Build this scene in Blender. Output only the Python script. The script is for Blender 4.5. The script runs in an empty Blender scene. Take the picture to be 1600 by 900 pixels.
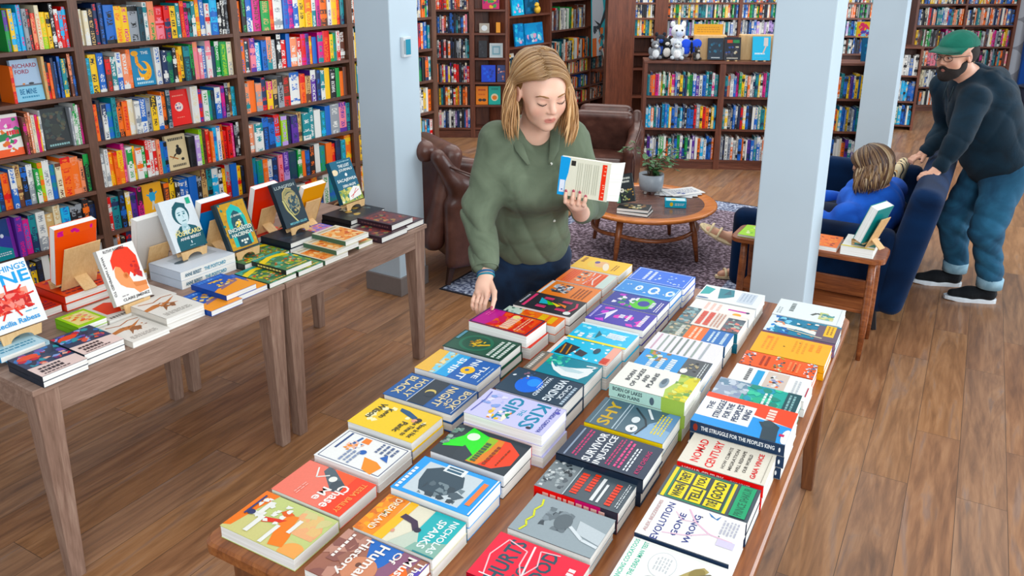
import bpy, math, random
import numpy as np
from mathutils import Vector, Matrix, Euler

R = math.radians
SC = bpy.context.scene
COL = SC.collection

# ---------------------------------------------------------------- camera
H = 2.05                       # camera height
F, CY, HZ = 1260.0, 334.0, -56.0   # focal length, principal row and horizon row in 1600x900 pixels
TH = math.atan((CY - HZ) / F); CT, ST = math.cos(TH), math.sin(TH)
cam = bpy.data.objects.new('camera', bpy.data.cameras.new('camera'))
COL.objects.link(cam)
cam.location = (0, 0, H)
cam.rotation_euler = (math.pi / 2 - TH, 0, 0)
cam.data.sensor_width = 36; cam.data.sensor_fit = 'HORIZONTAL'
cam.data.lens = F / 1600 * 36
cam.data.shift_y = -(450 - CY) / 1600
cam.data.clip_end = 60
SC.camera = cam

# ---------------------------------------------------------------- colour management, sky, lights
SC.view_settings.view_transform = 'Standard'
SC.view_settings.look = 'None'
SC.view_settings.gamma = 1
SC.view_settings.use_curve_mapping = False
SC.view_settings.exposure = 0.0
W = bpy.data.worlds.new('world'); SC.world = W; W.use_nodes = True
W.node_tree.nodes['Background'].inputs[0].default_value = (0.80, 0.90, 1.0, 1)
W.node_tree.nodes['Background'].inputs[1].default_value = 0.42

def area(name, loc, target, sx, sy, power, col):
    l = bpy.data.lights.new(name, 'AREA'); l.shape = 'RECTANGLE'; l.size = sx; l.size_y = sy
    l.energy = power; l.color = col
    o = bpy.data.objects.new(name, l); COL.objects.link(o); o.location = loc
    o.rotation_euler = (Vector(target) - Vector(loc)).to_track_quat('-Z', 'Y').to_euler()
    return o
area('window_light', (7.8, 3.8, 2.3), (1.0, 4.6, 0.7), 6.0, 2.6, 400, (0.88, 0.95, 1.0))
area('front_fill_light', (1.6, -3.2, 3.1), (0.0, 3.4, 0.5), 5.0, 2.2, 330, (0.93, 0.97, 1.0))  # fill light added behind the camera to brighten front-facing sides, no known window
area('ceiling_light_near', (0.6, 1.6, 3.55), (0.6, 2.0, 0), 3.4, 2.6, 48, (1.0, 0.97, 0.93))
area('ceiling_light_middle', (0.3, 5.6, 3.55), (0.3, 5.6, 0), 4.0, 2.6, 90, (1.0, 0.97, 0.93))
area('ceiling_light_far', (2.4, 9.4, 3.55), (2.4, 9.4, 0), 6.0, 2.4, 150, (1.0, 0.97, 0.93))

# ---------------------------------------------------------------- helpers
def lin(h):
    if not isinstance(h, str): return tuple(h)[:3]
    if len(h) < 6: h = PAL[h]
    c = [int(h[i:i + 2], 16) / 255 for i in (0, 2, 4)]
    return tuple(x / 12.92 if x <= .04045 else ((x + .055) / 1.055) ** 2.4 for x in c)
PAL = dict(w='e9eae6', c='e9dfc2', k='17181e', n='1b2f57', b='1668bc', a='22b2e2', t='13878f', g='2f9a50', l='a4d02a',
           y='f5cb10', o='f07c12', r='d92f20', m='d01f86', p='5b3596', q='ee8f9e', s='f09a78', x='9aa0a6', z='643a2c',
           v='bda2dc', d='0f4250', f='cfae7c')
CNAME = dict(w='white', c='cream', k='black', n='navy', b='blue', a='sky-blue', t='teal', g='green', l='lime', y='yellow',
             o='orange', r='red', m='magenta', p='purple', q='pink', s='salmon', x='grey', z='brown', v='lilac', d='dark-teal', f='tan')

def new_mat(name):
    m = bpy.data.materials.new(name); m.use_nodes = True
    nt = m.node_tree; b = nt.nodes['Principled BSDF']
    return m, nt, b
def N(nt, t, **kw):
    n = nt.nodes.new(t)
    for k, v in kw.items():
        if k.startswith('i_'):
            key = k[2:]; n.inputs[int(key) if key.isdigit() else key.replace('_', ' ')].default_value = v
        else: setattr(n, k, v)
    return n
def ramp(nt, stops):
    r = nt.nodes.new('ShaderNodeValToRGB'); e = r.color_ramp.elements
    while len(e) > 1: e.remove(e[0])
    e[0].position = stops[0][0]; e[0].color = (*lin(stops[0][1]), 1)
    for p, c in stops[1:]:
        x = e.new(p); x.color = (*lin(c), 1)
    return r
def bump(nt, b, height, strength=.3, dist=.01):
    bp = N(nt, 'ShaderNodeBump', i_Strength=strength, i_Distance=dist)
    nt.links.new(height, bp.inputs['Height']); nt.links.new(bp.outputs[0], b.inputs['Normal'])

def flat(name, col, rough=.5, metal=0., noise=0., scale=40, spec=.5):
    m, nt, b = new_mat(name)
    b.inputs['Roughness'].default_value = rough; b.inputs['Metallic'].default_value = metal
    b.inputs['Specular IOR Level'].default_value = spec
    tc = N(nt, 'ShaderNodeTexCoord'); n = N(nt, 'ShaderNodeTexNoise', i_Scale=scale, i_Detail=3.0)
    nt.links.new(tc.outputs['Object'], n.inputs['Vector'])
    c = lin(col); k = noise if noise else .04
    r = ramp(nt, [(.3, tuple(x * (1 - k) for x in c)), (.7, tuple(min(1, x * (1 + k)) for x in c))])
    nt.links.new(n.outputs[0], r.inputs[0]); nt.links.new(r.outputs[0], b.inputs['Base Color'])
    if noise: bump(nt, b, n.outputs[0], .25, .004)
    return m

def printed(name, rough=.38, coord=None):
    """surface that takes its printed colour from the mesh's own colour attribute"""
    m, nt, b = new_mat(name)
    a = N(nt, 'ShaderNodeVertexColor', layer_name='Col')
    n = N(nt, 'ShaderNodeTexNoise', i_Scale=180.0, i_Detail=2.0)
    tc = N(nt, 'ShaderNodeTexCoord'); nt.links.new(tc.outputs['Object'], n.inputs['Vector'])
    mx = N(nt, 'ShaderNodeMix', data_type='RGBA', blend_type='MULTIPLY'); mx.inputs[0].default_value = .10
    nt.links.new(a.outputs[0], mx.inputs[6]); nt.links.new(n.outputs[0], mx.inputs[7])
    nt.links.new(mx.outputs[2], b.inputs['Base Color'])
    b.inputs['Roughness'].default_value = rough; b.inputs['Specular IOR Level'].default_value = .3
    return m

def spine_mat(name):
    """spine: base colour from Col, printed marks in Col2 laid out along UV (v = up the spine)"""
    m, nt, b = new_mat(name)
    a = N(nt, 'ShaderNodeVertexColor', layer_name='Col'); a2 = N(nt, 'ShaderNodeVertexColor', layer_name='Col2')
    uv = N(nt, 'ShaderNodeUVMap', uv_map='UVMap')
    mp = N(nt, 'ShaderNodeMapping'); mp.inputs['Scale'].default_value = (3.0, 30, 1)
    nt.links.new(uv.outputs[0], mp.inputs[0])
    n1 = N(nt, 'ShaderNodeTexNoise', i_Scale=1.0, i_Detail=1.0, i_Roughness=.6); nt.links.new(mp.outputs[0], n1.inputs['Vector'])
    mp2 = N(nt, 'ShaderNodeMapping'); mp2.inputs['Scale'].default_value = (.0, 3.2, 1); mp2.inputs['Location'].default_value = (.5, .5, 0)
    sx = N(nt, 'ShaderNodeSeparateXYZ'); nt.links.new(uv.outputs[0], sx.inputs[0])
    fl = N(nt, 'ShaderNodeMath', operation='FLOOR'); nt.links.new(sx.outputs[0], fl.inputs[0])
    cb = N(nt, 'ShaderNodeCombineXYZ'); nt.links.new(fl.outputs[0], cb.inputs[2]); my = N(nt, 'ShaderNodeMath', operation='MULTIPLY'); my.inputs[1].default_value = 3.4
    nt.links.new(sx.outputs[1], my.inputs[0]); nt.links.new(my.outputs[0], cb.inputs[1])
    n2 = N(nt, 'ShaderNodeTexNoise', i_Scale=1.0, i_Detail=0.0); nt.links.new(cb.outputs[0], n2.inputs['Vector'])
    fr = N(nt, 'ShaderNodeMath', operation='FRACT'); nt.links.new(sx.outputs[0], fr.inputs[0])
    pp = N(nt, 'ShaderNodeMath', operation='SUBTRACT'); pp.inputs[1].default_value = .5; nt.links.new(fr.outputs[0], pp.inputs[0])
    ab = N(nt, 'ShaderNodeMath', operation='ABSOLUTE'); nt.links.new(pp.outputs[0], ab.inputs[0])
    ce = N(nt, 'ShaderNodeMath', operation='LESS_THAN'); ce.inputs[1].default_value = .27; nt.links.new(ab.outputs[0], ce.inputs[0])
    g1 = N(nt, 'ShaderNodeMath', operation='GREATER_THAN'); g1.inputs[1].default_value = .50
    g2 = N(nt, 'ShaderNodeMath', operation='GREATER_THAN'); g2.inputs[1].default_value = .46
    g3 = N(nt, 'ShaderNodeMath', operation='GREATER_THAN'); g3.inputs[1].default_value = .66
    nt.links.new(n1.outputs[0], g1.inputs[0]); nt.links.new(n2.outputs[0], g2.inputs[0]); nt.links.new(n2.outputs[0], g3.inputs[0])
    mu0 = N(nt, 'ShaderNodeMath', operation='MULTIPLY'); nt.links.new(g1.outputs[0], mu0.inputs[0]); nt.links.new(ce.outputs[0], mu0.inputs[1])
    mu = N(nt, 'ShaderNodeMath', operation='MULTIPLY'); nt.links.new(mu0.outputs[0], mu.inputs[0]); nt.links.new(g2.outputs[0], mu.inputs[1])
    mxx = N(nt, 'ShaderNodeMath', operation='MAXIMUM'); nt.links.new(mu.outputs[0], mxx.inputs[0]); nt.links.new(g3.outputs[0], mxx.inputs[1])
    mx = N(nt, 'ShaderNodeMix', data_type='RGBA'); nt.links.new(mxx.outputs[0], mx.inputs[0])
    nt.links.new(a.outputs[0], mx.inputs[6]); nt.links.new(a2.outputs[0], mx.inputs[7])
    nt.links.new(mx.outputs[2], b.inputs['Base Color']); b.inputs['Roughness'].default_value = .4
    return m

def pages_mat():
    m, nt, b = new_mat('page_edges')
    tc = N(nt, 'ShaderNodeTexCoord'); mp = N(nt, 'ShaderNodeMapping'); mp.inputs['Scale'].default_value = (3, 3, 700)
    n = N(nt, 'ShaderNodeTexNoise', i_Scale=1.0, i_Detail=2.0)
    nt.links.new(tc.outputs['Object'], mp.inputs[0]); nt.links.new(mp.outputs[0], n.inputs['Vector'])
    r = ramp(nt, [(.3, 'dedcd2'), (.6, 'f6f6f2')]); nt.links.new(n.outputs[0], r.inputs[0])
    nt.links.new(r.outputs[0], b.inputs['Base Color']); b.inputs['Roughness'].default_value = .8
    return m

def wood(name, dark, mid, light, along=(1, 0, 0), scale=1., rough=.4, stretch=14, contrast=1.):
    """grain runs along the given object-space axis"""
    m, nt, b = new_mat(name)
    tc = N(nt, 'ShaderNodeTexCoord'); mp = N(nt, 'ShaderNodeMapping')
    mp.inputs['Scale'].default_value = tuple((1.2 if a else stretch) * scale for a in along)
    nt.links.new(tc.outputs['Object'], mp.inputs[0])
    n1 = N(nt, 'ShaderNodeTexNoise', i_Scale=1.6, i_Detail=5.0, i_Roughness=.62, i_Distortion=1.1)
    n2 = N(nt, 'ShaderNodeTexNoise', i_Scale=9.0, i_Detail=3.0)
    nt.links.new(mp.outputs[0], n1.inputs['Vector']); nt.links.new(mp.outputs[0], n2.inputs['Vector'])
    mx = N(nt, 'ShaderNodeMix', data_type='FLOAT'); mx.inputs[0].default_value = .35
    nt.links.new(n1.outputs[0], mx.inputs[2]); nt.links.new(n2.outputs[0], mx.inputs[3])
    r = ramp(nt, [(.5 - .2 / contrast, dark), (.5, mid), (.5 + .2 / contrast, light)])
    nt.links.new(mx.outputs[0], r.inputs[0]); nt.links.new(r.outputs[0], b.inputs['Base Color'])
    b.inputs['Roughness'].default_value = rough
    bump(nt, b, mx.outputs[0], .15, .003)
    return m

def floor_mat():
    m, nt, b = new_mat('floor_planks')
    g = N(nt, 'ShaderNodeNewGeometry'); mp = N(nt, 'ShaderNodeMapping'); mp.inputs['Rotation'].default_value = (0, 0, R(-60.2))
    # after rotation x runs along the planks
    nt.links.new(g.outputs['Position'], mp.inputs[0])
    br = N(nt, 'ShaderNodeTexBrick', offset=.37, i_Scale=1.0, i_Mortar_Size=.0011, i_Brick_Width=1.25, i_Row_Height=.178, i_Bias=0.0, i_Mortar_Smooth=.2)
    br.inputs['Color1'].default_value = (0, 0, 0, 1); br.inputs['Color2'].default_value = (1, 1, 1, 1); br.inputs['Mortar'].default_value = (.5, .5, .5, 1)
    nt.links.new(mp.outputs[0], br.inputs['Vector'])
    st = N(nt, 'ShaderNodeMapping'); st.inputs['Scale'].default_value = (1.0, 9, 1); nt.links.new(mp.outputs[0], st.inputs[0])
    # shift the grain by plank so that boards do not continue each other
    ad = N(nt, 'ShaderNodeVectorMath', operation='MULTIPLY_ADD'); ad.inputs[1].default_value = (37, 11, 5)
    nt.links.new(br.outputs['Color'], ad.inputs[0]); nt.links.new(st.outputs[0], ad.inputs[2])
    n1 = N(nt, 'ShaderNodeTexNoise', i_Scale=1.1, i_Detail=5.0, i_Roughness=.6, i_Distortion=1.6); nt.links.new(ad.outputs[0], n1.inputs['Vector'])
    wv = N(nt, 'ShaderNodeTexNoise', i_Scale=4.0, i_Detail=3.0, i_Roughness=.55, i_Distortion=.6); nt.links.new(ad.outputs[0], wv.inputs['Vector'])
    r1 = ramp(nt, [(.28, '6b4c38'), (.40, '936846'), (.50, 'ad7c54'), (.58, 'bd8c62'), (.68, 'a08270'), (.8, 'bea088')])
    nt.links.new(n1.outputs[0], r1.inputs[0])
    r2 = ramp(nt, [(.34, '8f8278'), (.48, 'dcd4cc'), (.62, 'ffffff')]); nt.links.new(wv.outputs[0], r2.inputs[0])
    m1 = N(nt, 'ShaderNodeMix', data_type='RGBA', blend_type='MULTIPLY'); m1.inputs[0].default_value = .6
    nt.links.new(r1.outputs[0], m1.inputs[6]); nt.links.new(r2.outputs[0], m1.inputs[7])
    r3 = ramp(nt, [(0, '7d665a'), (.35, '9c7048'), (.6, '87583a'), (1, '8c7668')]); nt.links.new(br.outputs['Color'], r3.inputs[0])
    m2 = N(nt, 'ShaderNodeMix', data_type='RGBA', blend_type='MIX'); m2.inputs[0].default_value = .42
    nt.links.new(m1.outputs[2], m2.inputs[6]); nt.links.new(r3.outputs[0], m2.inputs[7])
    m3 = N(nt, 'ShaderNodeMix', data_type='RGBA', blend_type='MIX'); nt.links.new(br.outputs['Fac'], m3.inputs[0])
    nt.links.new(m2.outputs[2], m3.inputs[6]); m3.inputs[7].default_value = (.07, .045, .03, 1)
    nt.links.new(m3.outputs[2], b.inputs['Base Color']); b.inputs['Roughness'].default_value = .33
    bump(nt, b, wv.outputs[0], .06, .002)
    return m

def skin_mat(name, tint=(1, 1, 1)):
    m, nt, b = new_mat(name)
    a = N(nt, 'ShaderNodeVertexColor', layer_name='Col'); nt.links.new(a.outputs[0], b.inputs['Base Color'])
    b.inputs['Roughness'].default_value = .5
    b.inputs['Subsurface Weight'].default_value = .12; b.inputs['Subsurface Radius'].default_value = (.012, .005, .003)
    tc = N(nt, 'ShaderNodeTexCoord'); n = N(nt, 'ShaderNodeTexNoise', i_Scale=160.0, i_Detail=2.0)
    nt.links.new(tc.outputs['Object'], n.inputs['Vector']); bump(nt, b, n.outputs[0], .06, .002)
    return m

def cloth(name, col, weave=260, folds=9, rough=.85, hi=None, k=.12):
    m, nt, b = new_mat(name)
    tc = N(nt, 'ShaderNodeTexCoord')
    n = N(nt, 'ShaderNodeTexNoise', i_Scale=float(weave), i_Detail=2.0); nt.links.new(tc.outputs['Object'], n.inputs['Vector'])
    n2 = N(nt, 'ShaderNodeTexNoise', i_Scale=float(folds), i_Detail=3.0, i_Distortion=.8); nt.links.new(tc.outputs['Object'], n2.inputs['Vector'])
    c = lin(col); h = lin(hi) if hi else tuple(min(1, x * (1 + k)) for x in c)
    r = ramp(nt, [(.3, tuple(x * (1 - k) for x in c)), (.7, h)])
    nt.links.new(n2.outputs[0], r.inputs[0]); nt.links.new(r.outputs[0], b.inputs['Base Color'])
    b.inputs['Roughness'].default_value = rough; b.inputs['Sheen Weight'].default_value = .05
    b.inputs['Specular IOR Level'].default_value = .25
    ad = N(nt, 'ShaderNodeMath', operation='MULTIPLY_ADD'); ad.inputs[1].default_value = .12
    nt.links.new(n.outputs[0], ad.inputs[0]); nt.links.new(n2.outputs[0], ad.inputs[2])
    bump(nt, b, ad.outputs[0], .5, .012)
    return m

# ------------------------------------------------- mesh gatherer
def ink(c):
    # printing inks are richer than the plain swatches
    if not isinstance(c, str): return lin(c)
    r, g, b = lin(c); l = .3 * r + .55 * g + .15 * b
    return tuple(max(0., (l + (q - l) * 1.22) * .88) for q in (r, g, b))
class MB:
    def __init__(s): s.v = []; s.f = []; s.c = []; s.c2 = []; s.m = []; s.uv = []
    def face(s, pts, col=(1, 1, 1), col2=None, mi=0, uv=None):
        b = len(s.v); s.v += [tuple(p) for p in pts]; s.f.append(tuple(range(b, b + len(pts))))
        s.c.append(ink(col)); s.c2.append(ink(col2) if col2 is not None else ink(col)); s.m.append(mi)
        s.uv.append(uv if uv else [(0, 0)] * len(pts))
    def raw(s, verts, faces, col=(1, 1, 1), mi=0):
        b = len(s.v); s.v += [tuple(p) for p in verts]; c = ink(col)
        for f in faces:
            s.f.append(tuple(i + b for i in f)); s.c.append(c); s.c2.append(c); s.m.append(mi); s.uv.append([(0, 0)] * len(f))
    def box(s, x0, y0, z0, x1, y1, z1, col=(1, 1, 1), mi=0, M=None):
        p = [(x0, y0, z0), (x1, y0, z0), (x1, y1, z0), (x0, y1, z0), (x0, y0, z1), (x1, y0, z1), (x1, y1, z1), (x0, y1, z1)]
        if M is not None: p = [M @ Vector(q) for q in p]
        s.raw(p, [(0, 3, 2, 1), (4, 5, 6, 7), (0, 1, 5, 4), (1, 2, 6, 5), (2, 3, 7, 6), (3, 0, 4, 7)], col, mi)
    def taper(s, p0, p1, a0, b0, a1, b1, col=(1, 1, 1), mi=0, xa=None):
        """four-sided bar from p0 to p1, half-sizes a,b at each end"""
        p0, p1 = Vector(p0), Vector(p1); d = (p1 - p0).normalized()
        x = Vector(xa) if xa is not None else (Vector((1, 0, 0)) if abs(d.x) < .9 else Vector((0, 1, 0)))
        x = (x - d * x.dot(d)).normalized(); y = d.cross(x)
        q = [p0 + x * sx * a0 + y * sy * b0 for sx, sy in ((-1, -1), (1, -1), (1, 1), (-1, 1))] + [p1 + x * sx * a1 + y * sy * b1 for sx, sy in ((-1, -1), (1, -1), (1, 1), (-1, 1))]
        s.raw(q, [(0, 3, 2, 1), (4, 5, 6, 7), (0, 1, 5, 4), (1, 2, 6, 5), (2, 3, 7, 6), (3, 0, 4, 7)], col, mi)
    def tube(s, pts, rad, seg=8, col=(1, 1, 1), mi=0, flat_=1., up=(0, 0, 1), cap=True):
        pts = [Vector(p) for p in pts]; n = len(pts); rad = rad if hasattr(rad, '__len__') else [rad] * n
        b = len(s.v); c = lin(col)
        prev = None
        for i, p in enumerate(pts):
            t = (pts[min(i + 1, n - 1)] - pts[max(i - 1, 0)]).normalized()
            u = Vector(up) if prev is None else prev
            u = u - t * u.dot(t)
            if u.length < 1e-4: u = Vector((1, 0, 0)) - t * t.x
            u.normalize(); prev = u; w = t.cross(u)
            for k in range(seg):
                a = 2 * math.pi * k / seg
                s.v.append(tuple(p + w * math.cos(a) * rad[i] + u * math.sin(a) * rad[i] * flat_))
        F_ = []
        for i in range(n - 1):
            for k in range(seg):
                F_.append((b + i * seg + k, b + i * seg + (k + 1) % seg, b + (i + 1) * seg + (k + 1) % seg, b + (i + 1) * seg + k))
        if cap: F_ += [tuple(b + k for k in range(seg))[::-1], tuple(b + (n - 1) * seg + k for k in range(seg))]
        for f in F_: s.f.append(f); s.c.append(c); s.c2.append(c); s.m.append(mi); s.uv.append([(0, 0)] * len(f))
    def lathe(s, prof, seg=24, col=(1, 1, 1), mi=0, M=None, ends=True):
        b = len(s.v); c = lin(col)
        for r, z in prof:
            for k in range(seg):
                a = 2 * math.pi * k / seg; q = Vector((r * math.cos(a), r * math.sin(a), z))
                s.v.append(tuple(M @ q if M is not None else q))
        for i in range(len(prof) - 1):
            for k in range(seg):
                s.f.append((b + i * seg + k, b + i * seg + (k + 1) % seg, b + (i + 1) * seg + (k + 1) % seg, b + (i + 1) * seg + k))
                s.c.append(c); s.c2.append(c); s.m.append(mi); s.uv.append([(0, 0)] * 4)
        for i in ((0, len(prof) - 1) if ends else ()):
            f = tuple(b + i * seg + k for k in range(seg))
            s.f.append(f[::-1] if i == 0 else f); s.c.append(c); s.c2.append(c); s.m.append(mi); s.uv.append([(0, 0)] * seg)
    def ellipsoid(s, c, r, seg=16, rings=10, col=(1, 1, 1), mi=0, M=None):
        pr = [(math.sin(math.pi * i / rings), -math.cos(math.pi * i / rings)) for i in range(1, rings)]
        A = Matrix.Translation(Vector(c)) @ (M if M is not None else Matrix()) @ Matrix.Diagonal((r[0], r[1], r[2], 1))
        s.lathe(pr, seg, col, mi, A)
    def build(s, name, mats, parent=None, smooth=False, bevel=0., M=None, weld=False):
        me = bpy.data.meshes.new(name)
        v = s.v
        me.from_pydata(v, [], s.f)
        for m in (mats if isinstance(mats, (list, tuple)) else [mats]): me.materials.append(m)
        n = len(s.f)
        me.polygons.foreach_set('material_index', np.array(s.m, dtype=np.int32))
        if smooth: me.polygons.foreach_set('use_smooth', np.ones(n, dtype=bool))
        ln = np.array([len(f) for f in s.f])
        for nm, src in (('Col', s.c), ('Col2', s.c2)):
            if nm == 'Col2' and s.c2 == s.c: continue
            at = me.color_attributes.new(nm, 'FLOAT_COLOR', 'CORNER')
            arr = np.ones((ln.sum(), 4), dtype=np.float32); arr[:, :3] = np.repeat(np.array(src, dtype=np.float32).reshape(-1, 3), ln, axis=0)
            at.data.foreach_set('color', arr.ravel())
        if any(u[0] != u[-1] for u in s.uv):
            uvl = me.uv_layers.new(name='UVMap')
            uvl.data.foreach_set('uv', np.array([c for u in s.uv for c in u], dtype=np.float32).ravel())
        me.update()
        o = bpy.data.objects.new(name, me); COL.objects.link(o)
        if parent is not None: o.parent = parent
        if M is not None: o.matrix_world = M if parent is None else M
        if bevel:
            bm_ = o.modifiers.new('bevel', 'BEVEL'); bm_.width = bevel; bm_.segments = 2; bm_.limit_method = 'ANGLE'
        return o

def tag(o, label=None, cat=None, group=None, kind=None):
    if label: o['label'] = label
    if cat: o['category'] = cat
    if group: o['group'] = group
    if kind: o['kind'] = kind
    return o
def empty(name, loc=(0, 0, 0), rz=0., label=None, cat=None, group=None, kind=None):
    o = bpy.data.objects.new(name, None); COL.objects.link(o); o.location = loc; o.rotation_euler = (0, 0, rz); o.empty_display_size = .1
    return tag(o, label, cat, group, kind)
def dup(src, name=None):
    c = src.copy(); COL.objects.link(c)
    for ch in src.children:
        d = ch.copy(); COL.objects.link(d); d.parent = c
        for g in ch.children:
            e = g.copy(); COL.objects.link(e); e.parent = d
    return c

_txt = {}
def text_geo(body, bold=.022):
    key = (body, bold)
    if key in _txt: return _txt[key]
    cu = bpy.data.curves.new('lettering', 'FONT'); cu.body = body; cu.resolution_u = 2; cu.offset = bold; cu.size = 1
    o = bpy.data.objects.new('lettering', cu); COL.objects.link(o)
    dg = bpy.context.evaluated_depsgraph_get(); me = o.evaluated_get(dg).to_mesh()
    vs = np.array([tuple(v.co) for v in me.vertices]) if len(me.vertices) else np.zeros((1, 3)); fs = [tuple(p.vertices) for p in me.polygons]
    o.evaluated_get(dg).to_mesh_clear(); bpy.data.objects.remove(o); bpy.data.curves.remove(cu)
    mn, mx = vs.min(0), vs.max(0); vs = (vs - mn) / np.maximum(mx - mn, 1e-6)
    _txt[key] = (vs[:, :2], fs); return _txt[key]

def draw(mb, art, to3, lay0=1, step=.00012, asp=1.5, rnd=None):
    """art: list of printed shapes in 0..1 cover coordinates; to3(x, y, h) -> 3D"""
    rnd = rnd or random.Random(1); L = lay0
    cl = lambda t: min(1., max(0., t))
    for a in art:
        k = a[0]; h = L * step; L += 1
        if k == 'r':
            _, x0, y0, x1, y1, c = a; mb.face([to3(x0, y0, h), to3(x1, y0, h), to3(x1, y1, h), to3(x0, y1, h)], c)
        elif k == 'p':
            mb.face([to3(cl(x), cl(y), h) for x, y in a[1]], a[2])
        elif k == 'e':
            _, cx, cy, rx, ry, c = a[:6]; rot = R(a[6]) if len(a) > 6 else 0; P_ = []
            for i in range(22):
                t = 2 * math.pi * i / 22; ex, ey = rx * math.cos(t), ry * math.sin(t) * asp
                X = ex * math.cos(rot) - ey * math.sin(rot); Y = (ex * math.sin(rot) + ey * math.cos(rot)) / asp
                P_.append(to3(cl(cx + X), cl(cy + Y), h))
            mb.face(P_, c)
        elif k == 't':
            _, s_, x0, y0, x1, y1, c = a[:7]; rot = a[7] if len(a) > 7 else 0
            vs, fs = text_geo(s_)
            pts = []
            for u, v in vs:
                if rot == 90: u, v = 1 - v, u
                elif rot == -90: u, v = v, 1 - u
                pts.append(to3(x0 + (x1 - x0) * u, y0 + (y1 - y0) * v, h))
            mb.raw(pts, fs, c)
        elif k == 'w':                      # rows of small print
            _, x0, y0, x1, y1, c, rows = a; dy = (y1 - y0) / rows
            for r_ in range(rows):
                x = x0 + rnd.random() * .04; yy = y0 + dy * (r_ + (.25 if rows > 1 or dy < .04 else .05))
                while x < x1 - .03:
                    ww = min(x1 - x, rnd.uniform(.035, .12)); hh_ = dy * (.5 if rows > 1 or dy < .04 else .85); ww = min(ww, .07) if rows == 1 and dy >= .04 else ww
                    mb.face([to3(x, yy, h), to3(x + ww, yy, h), to3(x + ww, yy + hh_, h), to3(x, yy + hh_, h)], c); x += ww + .022
        elif k == 'b':                      # blotches of several colours
            _, x0, y0, x1, y1, cols, n_, sz = a[:8]
            for i in range(n_):
                cx, cy = rnd.uniform(x0, x1), rnd.uniform(y0, y1); c = rnd.choice(cols); q = rnd.randint(4, 8); ph = rnd.random() * 6; P_ = []
                for j in range(q):
                    rr = sz * rnd.uniform(.4, 1.); t = ph + 2 * math.pi * j / q
                    P_.append(to3(min(x1, max(x0, cx + rr * math.cos(t))), min(y1, max(y0, cy + rr * math.sin(t) / asp)), h + i * step * .08))
                mb.face(P_, c)
            L += int(n_ * .08) + 1
        elif k == 'l':                      # stroke
            _, pts, w_, c = a
            for (xa, ya), (xb, yb) in zip(pts[:-1], pts[1:]):
                dx, dy = xb - xa, (yb - ya) * asp; ll = math.hypot(dx, dy) or 1; nx, ny = -dy / ll * w_ / 2, dx / ll * w_ / 2 / asp
                mb.face([to3(cl(xa - nx), cl(ya - ny), h), to3(cl(xb - nx), cl(yb - ny), h), to3(cl(xb + nx), cl(yb + ny), h), to3(cl(xa + nx), cl(ya + ny), h)], c)

def make_book(M, W_, Hb, T, cover, spine=None, art=(), label=None, group=None, sp_art=None, hard=False, seed=0, back=None, name='book', backart=None):
    """Book lying face up in its own frame: x = reading direction (spine at x=0), y = up the page, z = thickness."""
    mb = MB(); t = .0022 if hard else .0011; ins = .0035 if hard else .0012
    spine = spine or cover; back = back or cover
    mb.box(0, 0, T - t, W_, Hb, T, cover); mb.box(0, 0, 0, W_, Hb, t, back); mb.box(0, 0, 0, t, Hb, T, spine)
    rnd = random.Random(seed)
    asp = Hb / W_
    draw(mb, art, lambda x, y, h: (x * W_, y * Hb, T + h), asp=asp, rnd=rnd)
    if sp_art is not None:   # x along the height of the spine, y across its thickness
        draw(mb, sp_art, lambda x, y, h: (-h, Hb * (1 - x), T * y), asp=T / Hb, rnd=rnd)
    if backart: draw(mb, backart, lambda x, y, h: (W_ * (1 - x), y * Hb, -h), asp=asp, rnd=rnd)
    o = mb.build(name, MAT['print'], M=M)
    pg = MB(); pg.box(t, ins, t, W_ - ins, Hb - ins, T - t); pgo = pg.build('pages', MAT['pages']); pgo.parent = o
    tag(o, label, 'book', group)
    return o

def frame(O, X, Y):
    X = Vector(X).normalized(); Y = Vector(Y).normalized(); Z = X.cross(Y).normalized(); Y = Z.cross(X)
    M = Matrix.Identity(4)
    for i in range(3): M[i][0] = X[i]; M[i][1] = Y[i]; M[i][2] = Z[i]; M[i][3] = O[i]
    return M

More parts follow.
